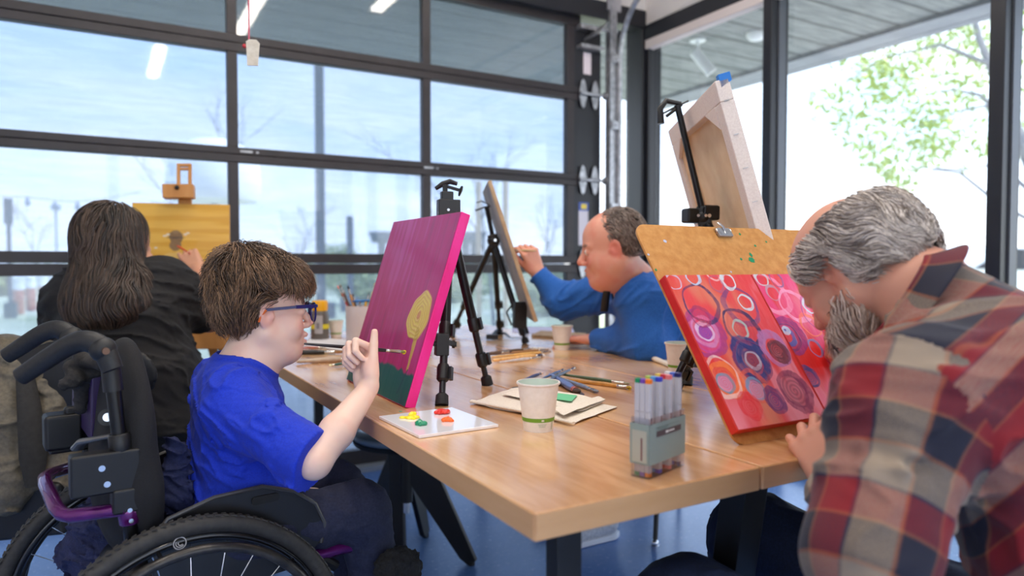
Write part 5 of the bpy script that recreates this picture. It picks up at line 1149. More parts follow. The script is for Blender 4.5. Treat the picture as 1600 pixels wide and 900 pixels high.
# trousers
trA = S()
for y in (1.52, 1.70): trA.chain([(.22, y, .495), (.485, y, .500)], [.075, .060], k=.04).chain([(.485, y, .500), (.565, y, .14)], [.062, .048], k=.03)
trA.el((.23, 1.61, .50), (.12, .17, .075), k=.05); trA.post = lambda P, d: np.maximum(d + fold(P, 26, .006, (.3, .1, 1), .4, 8.), .12 - P[:, 2])
sdf_obj('trousers', trA, .006, mottled('navy_denim', srgb(30, 34, 58), srgb(42, 46, 72), 200, .85, .3, .0008), pA, label='dark navy trousers')
for y in (1.52, 1.70):
    sh = S(); sh.rc((.55, y, .10), (.66, y, .085), .036, .034, k=.02).el((.69, y, .08), (.045, .038, .028), k=.02); sh.post = lambda P, d: np.maximum(d, .045 - P[:, 2]); sdf_obj('shoe', sh, .005, M['black'], pA)
# hair
gA = S(); gA.el(W2((-.016, 0, .064)), V(.108, .093, .090) * sA, RA, k=.02).el(W2((-.052, 0, .022)), V(.070, .076, .078) * sA, RA, k=.03).el(W2((.052, 0, .068)), V(.052, .066, .048) * sA, RA, k=.035).el(W2((-.055, 0, .11)), V(.06, .05, .045) * sA, RA, k=.04)
capA = S(); capA.merge(gA, np.eye(3), np.zeros(3), 1.)
LA = lambda P: (P - oA_) @ RA / sA
def hairline(L):   # >0 = outside the hair
    x, y, z = L.T; ay = np.abs(y)
    lim = np.where(x > .045, .050 + (x - .045) * -.10, np.where(x > -.002, .048 - (.045 - x) * 0.9 * (x < .03) , -.070))
    lim = np.where(x > .03, .046, np.where(x > .012, .012 + (x - .012) * 1.6, np.where(x > -.022, .026, -.052 + (x + .025) * -.05)))
    return lim - z
capA.post = lambda P, d: np.maximum(d + .010 + .004 * fbm(P * 60, 3), hairline(LA(P)) * sA)
def flA(P):
    L = LA(P); x, y, z = L.T; f = np.zeros_like(L)
    # crown swirl: from the crown (-.05,0,.13) outwards and down, fringe combed forward and down
    cx = np.stack([x + .050, y, z - .14], 1); cx /= np.linalg.norm(cx, axis=1, keepdims=True)
    f = cx * .9 + np.stack([.35 * np.ones_like(x), 0 * x, -.9 + 0 * x], 1); f[:, 2] -= .4; f += .35 * np.cross(cx, np.array([0, 0, 1.])[None])
    side = (ss(.045, .075, np.abs(y)) * ss(-.06, -.02, x) * ss(.055, .035, x) * ss(.075, .05, z))[:, None]; f = f * (1 - side) + np.stack([-.9 + 0 * x, 0 * x, -.35 + 0 * x], 1) * 1.4 * side
    return f @ RA.T
condA = lambda P: (hairline(LA(P)) < np.where(LA(P)[:, 0] > .03, -.024, np.where(LA(P)[:, 0] > -.04, -.012, -.026)))
hA = cap_and_hair(pA, gA, condA, flA, (56, 40, 30), (146, 112, 84), 9500, .036, r=.0010, off=(-.010, .008), wave=.0130, clump=26., lift=.010, cap=capA, seed=4, capcol=(58, 42, 32), lab='short tousled brown hair', steps=9)
# a few stray wisps on the crown
# glasses
gl_ = MB(); navy = mat('navy_acetate', srgb(28, 30, 96), .25)
G = lambda x, y, z: W2((x, y, z))
for sd_ in (-1, 1):
    ring = [G(.112 - .002 * abs(math.cos(a)), sd_ * (.034 + .026 * math.cos(a)), .004 + .021 * (math.sin(a) if math.sin(a) > 0 else math.sin(a) * 1.15)) for a in np.linspace(0, 2 * PI, 25)]
    gl_.tube(ring, .0022, 8)
    gl_.bar(G(.111, sd_ * .062, .019), G(.060, sd_ * .078, .018), .0035, .0075, RA[:, 2]).bar(G(.060, sd_ * .078, .018), G(-.010, sd_ * .082, .012), .003, .006, RA[:, 2])
gl_.bar(G(.114, -.010, .012), G(.114, .010, .012), .003, .004)
gl_.bar(G(.112, -.064, .019), G(.112, -.008, .021), .004, .006, RA[:, 2]).bar(G(.112, .008, .021), G(.112, .064, .019), .004, .006, RA[:, 2])
gf = gl_.build('glasses', navy, pA, label='dark blue plastic glasses', smooth=50)
MB().tube([G(-.008, -.083, .012), G(-.020, -.082, -.002), G(-.024, -.081, -.016)], .0024, 8).build('orange_tip', mat('orange_temple', srgb(226, 106, 40), .4), gf, world=False)
for sd_ in (-1, 1):
    vs = [G(.1115, sd_ * (.034 + .025 * math.cos(a)), .004 + .021 * math.sin(a)) for a in np.linspace(0, 2 * PI, 24, endpoint=False)]; q = MB(); q.add(vs, [tuple(range(24))]); q.build('lens', acr, gf, world=False)
# brush in the right hand
ba, bb = at(475, 537, 1.43), at(634, 550, 1.553)
brush('black brush with a silver ferrule and yellow paint, held against the magenta canvas', ba, bb, .0040, .034, .014, (34, 28, 30), (96, 100, 50), (226, 206, 30), None, seed=31)
# =================================================================== WHEELCHAIR
psi = math.radians(8); wf = V(math.cos(psi), math.sin(psi), 0); wl = V(-math.sin(psi), math.cos(psi), 0); up3 = V(0, 0, 1)
W1 = V(.128, 1.378, .298); Wc = W1 + wl * .25; Wg = V(Wc[0], Wc[1], 0)
wc = thing('wheelchair', 'black manual wheelchair with purple frame tubes, under the painter in glasses', 'wheelchair', (Wc[0], Wc[1], 0))
purp = mottled('metallic_purple', srgb(92, 22, 96), srgb(112, 30, 116), 30, .22, 0, metal=.55, coat=.6)
tyre = mottled('tyre_rubber', srgb(42, 41, 41), srgb(56, 54, 52), 90, .68, .25)
rimm = mat('black_rim', srgb(30, 30, 33), .22, .5, coat=.5)
for side in (-1, 1):
    c = Wc + wl * (.25 * side); ax = nz(wl + V(0, 0, .05 * side))
    w_ = MB().torus(c, .276, .0165, ax, 96, 14).build('rear_wheel', tyre, wc, smooth=60, label='rear wheel')
    tr = MB()
    for k in range(120):
        a = 2 * PI * k / 120; u = nz(np.cross(ax, up3)); v_ = np.cross(ax, u); d = u * math.cos(a) + v_ * math.sin(a); tg_ = np.cross(ax, d)
        for o_ in (-.006, .006): tr.box(c + d * .2915 + ax * o_, (.0022, .008, .010), np.stack([d, ax, nz(tg_ + ax * (.5 if o_ > 0 else -.5))], 1))
    tr.build('tread', tyre, w_, world=False)
    rb = MB().torus(c, .254, .010, ax, 96, 10, flat=.9); rb.build('rim', rimm, w_, world=False, smooth=60)
    MB().torus(c + ax * side * .030, .239, .0095, ax, 96, 12).build('hand_rim', mottled('black_hand_rim', srgb(44, 42, 42), srgb(70, 66, 62), 40, .28, .1, metal=.4), w_, world=False, smooth=60)
    tb = MB()
    for k in range(6):
        a = k * PI / 3 + .3; u = nz(np.cross(ax, up3)); v_ = np.cross(ax, u); d = u * math.cos(a) + v_ * math.sin(a); tb.cyl(c + d * .254, c + d * .239 + ax * side * .03, .004, n=8)
    tb.build('hand_rim_tab', rimm, w_, world=False)
    MB().cyl(c - ax * .03, c + ax * .03, .022).cyl(c - ax * .04, c + ax * .045, .012).build('hub', M['chrome'], w_, world=False)
    sp = MB()
    for k in range(24):
        a = 2 * PI * k / 24; u = nz(np.cross(ax, up3)); v_ = np.cross(ax, u); d = u * math.cos(a) + v_ * math.sin(a); a2 = a + (.35 if k % 2 else -.35); d2 = u * math.cos(a2) + v_ * math.sin(a2); sp.cyl(c + d2 * .02 + ax * (.024 if k % 4 < 2 else -.024), c + d * .248, .0011, n=5)
    sp.build('spokes', M['chrome'], w_, world=False)
    if side < 0:
        p = at(283, 861, 1.26); n_ = -ax
        uu = nz(np.cross(ax, up3)); q = c + n_ * .0; 
        a = math.radians(101); d = -uu * math.cos(a) * -1 + np.cross(ax, uu) * -1 * math.sin(a)
        pc = c - ax * .011 + nz(V(*(p - c)) - ax * ((p - c) @ ax)) * .254
        lg = MB().torus(pc, .0105, .0009, ax, 28, 6)
        for r_ in (.007, .004): lg.torus(pc + uu * (.008 - r_) * .3, r_, .0008, ax, 16, 6, .6, 3.6)
        lg.build('round_emblem', mat('silver_print', srgb(190, 188, 190), .4), w_, world=False)
# side guards
for side, dd in ((-1, 0), (1, 0)):
    base = Wc + wl * (.205 * side)
    def gp(x, z): return (x, z)
    poly = [(-.07, .54), (-.03, .585), (.05, .608), (.14, .612), (.205, .59), (.25, .555), (.27, .51), (.262, .47), (.20, .43), (-.04, .42)]
    MB().prism(poly, V(base[0], base[1], 0), wf, up3, wl * .008).build('side_guard', mat('guard_black', srgb(26, 25, 27), .3), wc, bevel=.003)
    MB().tube([V(base[0], base[1], 0) + wf * p_[0] + up3 * p_[1] for p_ in poly[:8]], .0045, 8).build('guard_edge', mat('guard_edge', srgb(66, 64, 64), .25), wc)
    MB().prism(rounded(.055, .016, .007), V(base[0], base[1], 0) + wf * .12 + up3 * .578 - wl * .003 * 1, wf, up3, wl * .014).build('guard_slot', M['rubber'], wc)
# back canes, clamps
nT, nB_ = at(172, 566, 1.26), at(206, 842, 1.275); fT, fB = nT + wl * .37, nB_ + wl * .37
for T_, B_ in ((nT, nB_), (fT, fB)):
    L = lambda q: T_ + (B_ - T_) * q
    MB().tube([L(.0), L(1.0)], .0125, 16).build('back_cane', M['blackmetal'], wc, smooth=60)
    MB().tube([L(-.02), L(.16)], [.016, .0165], 16).build('cane_sleeve', M['black'], wc, smooth=50)
    MB().tube([L(.40), L(.41), L(.52), L(.53)], [.016, .0185, .0185, .016], 16).build('cane_collar', M['black'], wc, smooth=50)
    cl = MB(); cl.box(L(.60) - wf * .028, (.11, .034, .075), basis(wf, (.1, 0, 1))); cl.box(L(.77), (.05, .036, .045), basis(wf)); 
    cb = cl.build('cane_clamp', M['black'], wc, bevel=.005)
    for q_, o_ in ((.565, .035), (.655, .03)): MB().cyl(L(q_) - wf * o_ - wl * .018, L(q_) - wf * o_ - wl * .021, .0055, n=12).build('bolt', M['chrome'], cb, world=False)
    pc_ = MB(); pc_.tube([L(.79), L(.80), L(.905), L(.915)], [.014, .0175, .0175, .014], 18); pq = pc_.build('purple_clamp', purp, wc, smooth=50)
    for q_ in (.82, .88): MB().cyl(L(q_) - wl * .017, L(q_) - wl * .020, .004, n=12).build('bolt', M['chrome'], pq, world=False)
MB().tube([at(198, 795, 1.265), at(110, 806, 1.25), at(97, 803, 1.255), at(88, 794, 1.27), at(71, 757, 1.36), at(70, 747, 1.40), at(80, 740, 1.46), at(118, 728, 1.60), at(150, 722, 1.63)], .0125, 16).build('rigidiser_bar', purp, wc, smooth=60, label='purple cross bar')
q = MB(); q.box(at(98, 672, 1.5), (.07, .06, .075), basis(wf)).box(at(112, 645, 1.5), (.03, .02, .03), basis(wf)); q.build('back_bracket', M['black'], wc, bevel=.008)
q = MB(); q.tube([at(120, 700, 1.34), at(128, 690, 1.33), at(150, 686, 1.31), at(180, 680, 1.29)], [.012, .011, .009, .008], 10, flat=.6); q.build('release_lever', mat('satin_grey', srgb(120, 118, 116), .3, .6), wc)
MB().cyl(at(168, 652, 1.33), at(168, 652, 1.31), .016, n=20).build('bolt_plate', M['black'], wc); MB().cyl(at(168, 652, 1.31), at(168, 652, 1.303), .008, n=12).build('bolt', M['chrome'], wc)
MB().prism([(-.022, -.08), (.022, -.08), (.026, .06), (-.018, .08)], at(160, 625, 1.40), wf, up3, wl * .3).build('purple_back_panel', mat('dark_purple', srgb(42, 20, 74), .4), wc, bevel=.004)
# push handles
hm_ = mottled('soft_grip_rubber', srgb(24, 24, 26), srgb(34, 34, 36), 150, .5, .1)
def handle(pts, d, r0):
    P_ = [at(x, y, d + dd_) for x, y, dd_ in pts]
    s = S(); rr = [r0 * k for k in (.95, 1.05, 1.0, .95, .92, .88, .84)][:len(P_)]
    s.chain(P_, rr, k=.004); s.rc(P_[1] - wl * r0 * .35, P_[1] + wl * r0 * .35, r0 * 1.25, k=.004)
    sp_ = smooth_path(P_, 6); rs_ = np.interp(np.linspace(0, 6, len(sp_)), np.arange(7), rr); rs_[-1] *= .6; hb_ = MB().tube(sp_, list(rs_), 16, flat=1.15); hb_.ell(P_[1], r0 * 1.35, 20, 14); h = hb_.build('push_handle', hm_, wc, smooth=60)
    for x, y in ((P_[1], 0), (P_[2], 0)): MB().cyl(x - wl * r0 * 1.3, x - wl * r0 * (2.02 if x is P_[1] else 1.3), .006 if x is P_[1] else .0028, n=12).build('bolt', M['chrome'] if x is not P_[1] else mat('bronze_bolt', srgb(110, 84, 70), .4, .8), h, world=False)
handle([(176, 578, 0), (161, 546, 0), (135, 533, 0), (108, 540, 0), (75, 560, 0), (48, 578, 0), (30, 590, 0)], 1.235, .0165)
handle([(124, 548, 0), (112, 527, 0), (92, 515, 0), (68, 520, 0), (40, 537, 0), (22, 549, 0), (9, 557, 0)], 1.52, .0175)
# backrest shell
bc = Wg + wf * (-.062); s = S(); Rb = np.stack([wf, wl, up3], 1)
s.el(bc + up3 * .705, (.055, .195, .20), Rb, k=.01).el(bc + up3 * .60, (.050, .19, .12), Rb, k=.06)
cc_ = bc + wf * .115 + up3 * .71
s.p.append(('el', cc_, V(.120, .24, .32), Rb, 0, .012, True))
s.post = lambda P, d: d + .0016 * fbm(P * 14, 2)
bfm = mottled('charcoal_spacer_mesh', srgb(20, 20, 22), srgb(30, 29, 32), 420, .9, .4, .0006)
bo = sdf_obj('backrest', s, .0045, bfm, wc)
s = S()
for k in range(25):
    a = PI * (k / 24) ; pass
arc = [bc + wf * (.028 - .05 * math.sin(a) ** 2 * 0 + .02) + wl * (-.200 * math.cos(a)) + up3 * (.74 + .215 * math.sin(a)) for a in np.linspace(-.9, PI + .9, 30)]

# strap loop under the near handle
s = S(); s.chain([at(160, 570, 1.36), at(128, 562, 1.38), at(112, 575, 1.38), at(118, 592, 1.37), at(102, 600, 1.36)], [.012, .014, .012, .014, .012], k=.01).chain([at(150, 580, 1.40), at(130, 590, 1.41), at(125, 640, 1.42)], [.016, .018, .012], k=.02); s.post = lambda P, d: d + fold(P, 70, .004, (.2, .1, 1), .3)
sdf_obj('fabric_strap', s, .0035, mottled('grey_black_webbing', srgb(30, 28, 28), srgb(48, 45, 44), 200, .85, .3), wc)
# seat, frame, casters
s = S(); s.el(Wg + wf * .12 + up3 * .455, (.235, .19, .045), Rb, k=.01); s.post = lambda P, d: np.maximum(d, .43 - P[:, 2]); sdf_obj('seat_cushion', s, .006, M['black'], wc)
for side in (-1, 1):
    q = Wg + wf * .055 + wl * .18 * side
    MB().tube([q - wf * .16 + up3 * .435, q + wf * .26 + up3 * .437, q + wf * .33 + up3 * .432, q + wf * .385 + up3 * .40, q + wf * .415 + up3 * .34, q + wf * .44 + up3 * .10], .0145, 14).build('seat_tube', purp, wc, smooth=60, label='purple frame tube')
    MB().tube([q + wf * .0 + up3 * .30, q + wf * .20 + up3 * .26, q + wf * .30 + up3 * .21], .012, 12).build('lower_tube', purp, wc, smooth=60)
    MB().tube([q + wf * .16 + up3 * .43, q + wf * .22 + up3 * .425, q + wf * .25 + up3 * .40], [.008, .012, .012], 10).build('brake_lever', M['black'], wc)
    c = q + wf * .30 + up3 * .062 + wl * .03 * side
    ct = MB().torus(c, .046, .016, wl, 36, 10).build('caster_wheel', M['rubber'], wc, smooth=60); MB().cyl(c - wl * .012, c + wl * .012, .034).build('caster_hub', rimm, ct, world=False)
    MB().bar(c - wl * .022, c - wl * .022 + up3 * .10, .006, .02, wf).bar(c + wl * .022, c + wl * .022 + up3 * .10, .006, .02, wf).bar(c - wl * .026 + up3 * .10, c + wl * .026 + up3 * .10, .02, .008).cyl(c + up3 * .10, c + up3 * .16, .014).build('caster_fork', rimm, wc)
s = S(); c = at(622, 888, 1.53); s.el(c, (.052, .04, .045), k=.01); s.post = lambda P, d: d + .006 * fbm(P * 120, 2); fz = sdf_obj('fleece_pad', s, .003, mottled('black_fleece', srgb(20, 20, 22), srgb(34, 34, 36), 200, .95, .6), wc)
MB().cyl(Wc - wl * .25, Wc + wl * .25, .014).build('axle', rimm, wc); 
for side in (-1, 1): MB().bar(Wc + wl * .17 * side, Wc + wl * .17 * side + up3 * .15, .03, .02, wf).build('axle_plate', rimm, wc)
MB().box(Wg + wf * .52 + up3 * .07, (.14, .30, .012), Rb).build('footplate', M['black'], wc, bevel=.004)
MB().cyl(Wg + wl * .18 + wf * .475 + up3 * .10, Wg - wl * .18 + wf * .475 + up3 * .10, .010).build('foot_tube', purp, wc)
# navy jacket stuffed behind the seat
s = S()
s.chain([at(272, 690, 1.40), at(275, 730, 1.42), at(278, 775, 1.42), at(250, 800, 1.44)], [.016, .022, .026, .03], k=.03).chain([at(246, 805, 1.46), at(205, 812, 1.52), at(150, 815, 1.54)], [.03, .05, .04], k=.04)
s.chain([at(150, 812, 1.54), at(135, 860, 1.54), at(165, 880, 1.54), at(215, 850, 1.52)], [.04, .045, .05, .05], k=.04)
s.post = lambda P, d: d + fold(P, 34, .013, (.3, .2, .6), .5, 2.) + fold(P, 70, .004, (1, .2, 0), .4, 2.)
j = sdf_obj('navy_jacket', s, .0035, mottled('navy_quilted_cotton', srgb(30, 36, 70), srgb(44, 50, 90), 260, .85, .3, .0006)); tag(j, 'crumpled navy jacket stuffed between the wheelchair back and its sitter', 'jacket')
# =================================================================== STOOL UNDER THE TABLE
sc0 = V(.925, 2.36, 0); st = thing('stool', 'round blue-grey stool on four splayed black legs beneath the table', 'stool', tuple(sc0))
MB().lathe([(.001, .432), (.17, .432), (.187, .438), (.192, .448), (.190, .456), (.183, .460), (.001, .462)], sc0, n=56).build('seat', mat('blue_grey_seat', srgb(112, 132, 156), .3, coat=.3), st, smooth=50)
MB().lathe([(.15, .41), (.185, .42), (.19, .434), (.15, .434)], sc0, n=56).build('seat_rim', M['black'], st, smooth=50)
MB().cyl(sc0 + up3 * .20, sc0 + up3 * .41, .022).build('column', M['black'], st); MB().cyl(sc0 + up3 * .16, sc0 + up3 * .30, .013).build('piston', M['chrome'], st)
for px, py in ((745, 884), (612, 864), (668, 836), (568, 822)):
    ft = atz(px, py, 0.) if px != 568 else V(sc0[0] - .33, sc0[1] - .02, 0); ft = atz(px, py, 0); d = nz((ft - sc0)); tng = np.cross(up3, d)
    L = np.linalg.norm(ft - sc0); L = min(L, .42); ft = sc0 + d * L
    MB().prism([(.02, .415), (.075, .415), (L + .0, .02), (L - .03, .0), (L - .06, .02), (.015, .27)], sc0 - tng * .010, d, up3, tng * .020).build('leg', M['black'], st, bevel=.003)
    MB().cyl(ft - d * .02 + up3 * .0, ft - d * .02 + up3 * .015, .012, n=14).build('foot', M['rubber'], st)
# =================================================================== CHAIRS
def shell_chair(c, f, lab, z=.45, chrome=True, bw=.20, grp='black shell chairs around the tables'):
    f = nz(V(f[0], f[1], 0)); l = np.cross(up3, f); c = V(c[0], c[1], 0); o = thing('chair', lab, 'chair', tuple(c), group=grp); R = np.stack([f, l, up3], 1)
    s = S(); s.el(c + up3 * (z - .012), (.21, .205, .016), R, k=.03).el(c - f * .205 + up3 * (z + .10), (.016, .17, .10), R, k=.06); sdf_obj('seat_shell', s, .006, M['black'], o)
    s = S(); s.el(c - f * .235 + up3 * (z + .30), (.016, .20, .11), R, k=.03); s.post = lambda P, d: d; sdf_obj('backrest', s, .006, M['black'], o)
    for y in (-.10, .10): MB().tube([c - f * .18 + l * y + up3 * (z - .01), c - f * .232 + l * y + up3 * (z + .10), c - f * .236 + l * y + up3 * (z + .28)], .009, 8).build('back_stay', M['blackmetal'], o)
    for x in (-1, 1):
        for y in (-1, 1):
            t0, t1 = c + f * .14 * x + l * .14 * y + up3 * (z - .02), c + f * .21 * x + l * .21 * y + up3 * .012
            lg = MB().cyl(t0, t1, .011, .009, n=12).build('leg', M['black'], o)
            MB().ell(t1 + up3 * .004, (.014, .014, .014)).cyl(t1 - up3 * .012, t1 - up3 * .004, .015, n=14).build('foot_glide', M['chrome'], lg, world=False)
    return o
# chair of the woman in black, with the olive parka over its back
shell_chair((.02, 2.50, 0), (.35, .94), 'black chair of the long-haired woman, olive parka slung over its back', .44)
s = S(); pc = lambda x, y, d: at(x, y, d)
s.chain([pc(8, 545, 1.98), pc(60, 552, 2.0), pc(112, 560, 2.02)], [.032, .036, .03], k=.03)
s.chain([pc(12, 560, 1.96), pc(10, 650, 1.92), pc(15, 760, 1.90)], [.05, .075, .070], k=.05).chain([pc(75, 575, 1.98), pc(85, 660, 1.97), pc(95, 740, 1.96)], [.055, .065, .06], k=.05).chain([pc(-40, 560, 2.), pc(-45, 740, 1.96)], [.05, .06], k=.05)
s.chain([pc(110, 570, 2.02), pc(118, 680, 2.02), pc(118, 760, 2.02)], [.03, .04, .04], k=.04)
s.chain([pc(40, 570, 2.0), pc(48, 720, 1.99)], [.03, .035], k=.03)
s.post = lambda P, d: d + fold(P, 15, .012, (.1, .05, 1), .25, 4.) + fold(P, 50, .003, (.5, .3, .4), .4, 9.)
ol = sdf_obj('parka', s, .005, mottled('olive_brown_nylon', srgb(88, 80, 66), srgb(112, 102, 84), 120, .55, .25, .0008)); tag(ol, 'olive brown parka hanging over the chair at far left', 'jacket')
MB().tube([pc(38, 575, 1.90), pc(46, 640, 1.865), pc(52, 715, 1.86), pc(54, 760, 1.86)], [.02, .028, .032, .02], 10, flat=.4).build('dark_lining', mottled('black_lining', srgb(34, 32, 30), srgb(46, 44, 42), 80, .8, .3), ol, world=False, smooth=60)
MB().prism([(-.10, .0), (.10, .02), (.09, .16), (-.09, .20)], at(42, 848, 1.9), RT, up3, FW * .03).build('hanging_pocket', M['black'], ol, world=False, bevel=.01)
# chair of the man in blue
shell_chair((1.99, 2.16, 0), (-1, .12), 'black chair of the man in the blue sweater, chrome glides on its legs', .45)
# ------------------------------------------------------------------ B: man in the blue sweater (faces image-left)
sB = 1.03; oB_, RB = frame(at(957, 390, 2.38), -RT * .95 + FW * .10 - UP * .16)
WB2 = lambda p: oB_ + RB @ (V(*p) * sB)
def tB(g=0.):
    s = S(); s.el(at(1040, 500, 2.50), (.155 + g, .19 + g, .20 + g), basis(-RT + UP * .5), k=.05).el(at(1085, 600, 2.62), (.17 + g, .19 + g, .18 + g), k=.08).el(at(1100, 650, 2.66), (.17 + g, .19 + g, .13 + g), k=.08)
    s.rc(at(1000, 462, 2.40), at(975, 452, 2.62), .075 + g, .07 + g, k=.06); return s
shl, ell_, wrl = at(1008, 478, 2.36), at(1015, 538, 2.33), at(932, 529, 2.58)
shr, elr, wrr = at(958, 458, 2.62), at(878, 470, 2.72), at(840, 426, 2.74)
skB = S(); skB.merge(head_sdf(jaw=1.5, chin2=1.5, nose=1.2, lips=.9, face_w=1.15), RB, oB_, sB)
skB.rc(WB2((-.01, 0, -.05)), at(1000, 448, 2.48), .066, .075, k=.04); skB.merge(tB(-.015), np.eye(3), np.zeros(3), 1.)
skB.chain([shl, ell_, wrl], [.055, .045, .028], k=.03).chain([shr, elr, wrr], [.052, .042, .028], k=.03)
dHr = nz(at(828, 394, 2.72) - wrr); hB, _ = hand_sdf(wrr, dHr, -RT * .55 + FW * .7 + UP * .3, True, .98, ((40, 50, 30), (50, 56, 30), (56, 56, 30), (60, 60, 30)), (35, 5, 25), 5, 60); skB.merge(hB, np.eye(3), np.zeros(3), 1.)
hB2, _ = hand_sdf(wrl, -RT + FW * .25, (0, 0, -1), False, 1., ((15, 25, 15),) * 4); skB.merge(hB2, np.eye(3), np.zeros(3), 1.)
hipB = at(1105, 665, 2.66); 
for dy in (-.11, .11):
    h0_ = hipB + FW * dy; kn = V(1.79, 2.135 + dy, .48); skB.chain([h0_, kn, V(1.66, 2.25 + dy, .12)], [.06, .05, .035], k=.03)
pB = sdf_obj('person', skB, .0042, M['skin'], None, skin_color((222, 158, 134), oB_, RB, sB, (178, 100, 92), (84, 70, 62), (216, 112, 98), redk=1.1))
tag(pB, 'balding man in a bright blue sweater, leaning on the table and painting', 'person')
for sd_ in (-1, 1): eye(oB_, RB, sB, sd_, (80, 90, 100), pB)
shB = tB(.012); shB.chain([shl, ell_, wrl * .94 + ell_ * .06], [.082, .066, .044], k=.05).chain([shr, elr, wrr], [.078, .062, .040], k=.05)
cB = wrr + (elr - wrr) * .02; cBl = wrl
def pB_post(P, d):
    dd = d + fold(P, 17, .010, (-.6, .3, .9), .35, 6.) + .003 * fbm(P * 14, 2)
    for c_, n_ in ((cB, nz(wrr - elr)), (cBl, nz(wrl - ell_))):
        q = (P - c_) @ n_; dd = np.where(np.linalg.norm(P - c_, axis=1) < .09, np.maximum(dd, q), dd)
    nk = S(); nk.rc(at(992, 452, 2.48), WB2((.0, 0, -.02)), .083, .095); return np.maximum(np.maximum(dd, -nk(P)), .47 - P[:, 2])
shB.post = pB_post
sweat = mottled('blue_knit', srgb(24, 88, 172), srgb(36, 104, 190), 240, .9, .3, .0008, sheen=.1)
shb_ = sdf_obj('sweater', shB, .0052, sweat, pB, label='bright blue crew neck sweater')
trB = S()
for dy in (-.11, .11):
    h0_ = hipB + FW * dy; kn = V(1.79, 2.135 + dy, .48); trB.chain([h0_, kn, V(1.66, 2.25 + dy, .12)], [.10, .078, .055], k=.04)
trB.post = lambda P, d: np.maximum(d + fold(P, 16, .006, (1, 0, .2), .4), .10 - P[:, 2]); sdf_obj('trousers', trB, .009, mottled('dark_trousers', srgb(30, 34, 48), srgb(40, 44, 58), 120, .85, .2), pB)
for k_, c in enumerate((V(1.585, 2.14, 0), V(1.60, 2.37, 0))):
    s = S(); s.rc(c + V(.07, .0, .055), c + V(-.09, 0, .042), .045, .038, k=.02).el(c + V(.06, 0, .09), (.045, .04, .05), k=.03); s.post = lambda P, d: np.maximum(d, .012 - P[:, 2])
    so_ = sdf_obj('shoe', s, .005, mottled('grey_mesh_shoe', srgb(170, 172, 180), srgb(206, 208, 214), 120, .8, .3), pB)
    MB().prism([(-.135 + .0, -.035), (-.10, -.045), (.09, -.042), (.12, -.02), (.12, .02), (.09, .042), (-.10, .045), (-.135, .03)], c + V(0, 0, .002), (1, 0, 0), (0, 1, 0), (0, 0, .022)).build('sole', mat('white_sole', srgb(224, 226, 232), .5), so_, world=False, bevel=.004)
gB = S(); gB.el(WB2((-.030, 0, .048)), V(.092, .084, .088) * sB, RB, k=.02).el(WB2((-.05, 0, .01)), V(.066, .080, .065) * sB, RB, k=.03)
LBf = lambda P: (P - oB_) @ RB / sB
def hlB(L):
    x, y, z = L.T; lo = np.where(x > .012, .025 + (x - .012) * 1.2, np.where(x > -.022, .028, -.035)); return np.maximum(lo - z, (x - .066 + (z - .03) * .20))
capB = S(); capB.merge(gB, np.eye(3), np.zeros(3), 1.); capB.post = lambda P, d: np.maximum(d + .006 + .003 * fbm(P * 70, 2), hlB(LBf(P)))
flB = lambda P: (np.stack([-.5 + 0 * P[:, 0], .2 * np.sin(P[:, 2] * 90), -.9 + 0 * P[:, 0]], 1) + .6 * np.stack([fbm(P * 60 + k * 9, 2) for k in range(3)], 1)) @ RB.T
cap_and_hair(pB, gB, lambda P: hlB(LBf(P)) < -.008, flB, (104, 90, 82), (166, 150, 140), 4500, .018, r=.0011, off=(-.005, .002), wave=.01, cap=capB, capcol=(120, 104, 95), steps=6, seed=8, lab='short greying curly hair', caph=.004)
MB().tube([at(952, 430, 2.34), at(949, 450, 2.36), at(946, 470, 2.37), at(944, 486, 2.39)], [.010, .013, .014, .014], 8, flat=.35).build('black_strap', M['black'], pB)
brush('slim pale brush held up to the thin board by the man in blue', at(838, 392, 2.70), at(802, 391, 2.72), .0035, .01, .01, (170, 150, 110), (110, 100, 80), None, None)
# ------------------------------------------------------------------ D: long-haired woman in black, seen from behind
sD = 1.0; oD_, RD = frame(at(182, 388, 2.24), FW * .80 + RT * .60 - UP * .05)
WD2 = lambda p: oD_ + RD @ (V(*p) * sD)
bF = nz((FW * .85 + RT * .5) * V(1, 1, 0)); bL = np.cross(up3, bF); RDb = np.stack([bF, bL, up3], 1)
cD = at(196, 560, 2.22)
def tD(g=0.):
    s = S(); c1 = at(192, 500, 2.24); c2 = at(200, 590, 2.24); c3 = at(212, 650, 2.26)
    s.el(c1, (.15 + g, .215 + g, .17 + g), RDb, k=.05).el(c2, (.19 + g, .258 + g, .17 + g), RDb, k=.07).el(c3, (.20 + g, .268 + g, .13 + g), RDb, k=.07); s.rc(at(128, 455, 2.26), at(255, 440, 2.26), .075 + g, .075 + g, k=.07); return s
sR, eR, wR = at(272, 462, 2.28), at(326, 496, 2.46), at(310, 424, 2.66)
sL, eL, wL = at(112, 475, 2.28), at(98, 570, 2.40), at(180, 600, 2.62)
skD = S(); skD.merge(head_sdf(face_w=1.1), RD, oD_, sD); skD.rc(WD2((-.01, 0, -.05)), at(192, 455, 2.26), .06, .075, k=.04); skD.merge(tD(-.015), np.eye(3), np.zeros(3), 1.)
skD.chain([sR, eR, wR], [.058, .046, .030], k=.03).chain([sL, eL, wL], [.058, .046, .030], k=.03)
dD = nz(at(291, 392, 2.68) - wR); hD, _ = hand_sdf(wR, dD, -RT * .3 + FW * .9, True, .95, ((40, 55, 30), (48, 60, 30), (56, 60, 30), (60, 60, 30)), (35, 0, 20), 5, 60); skD.merge(hD, np.eye(3), np.zeros(3), 1.)
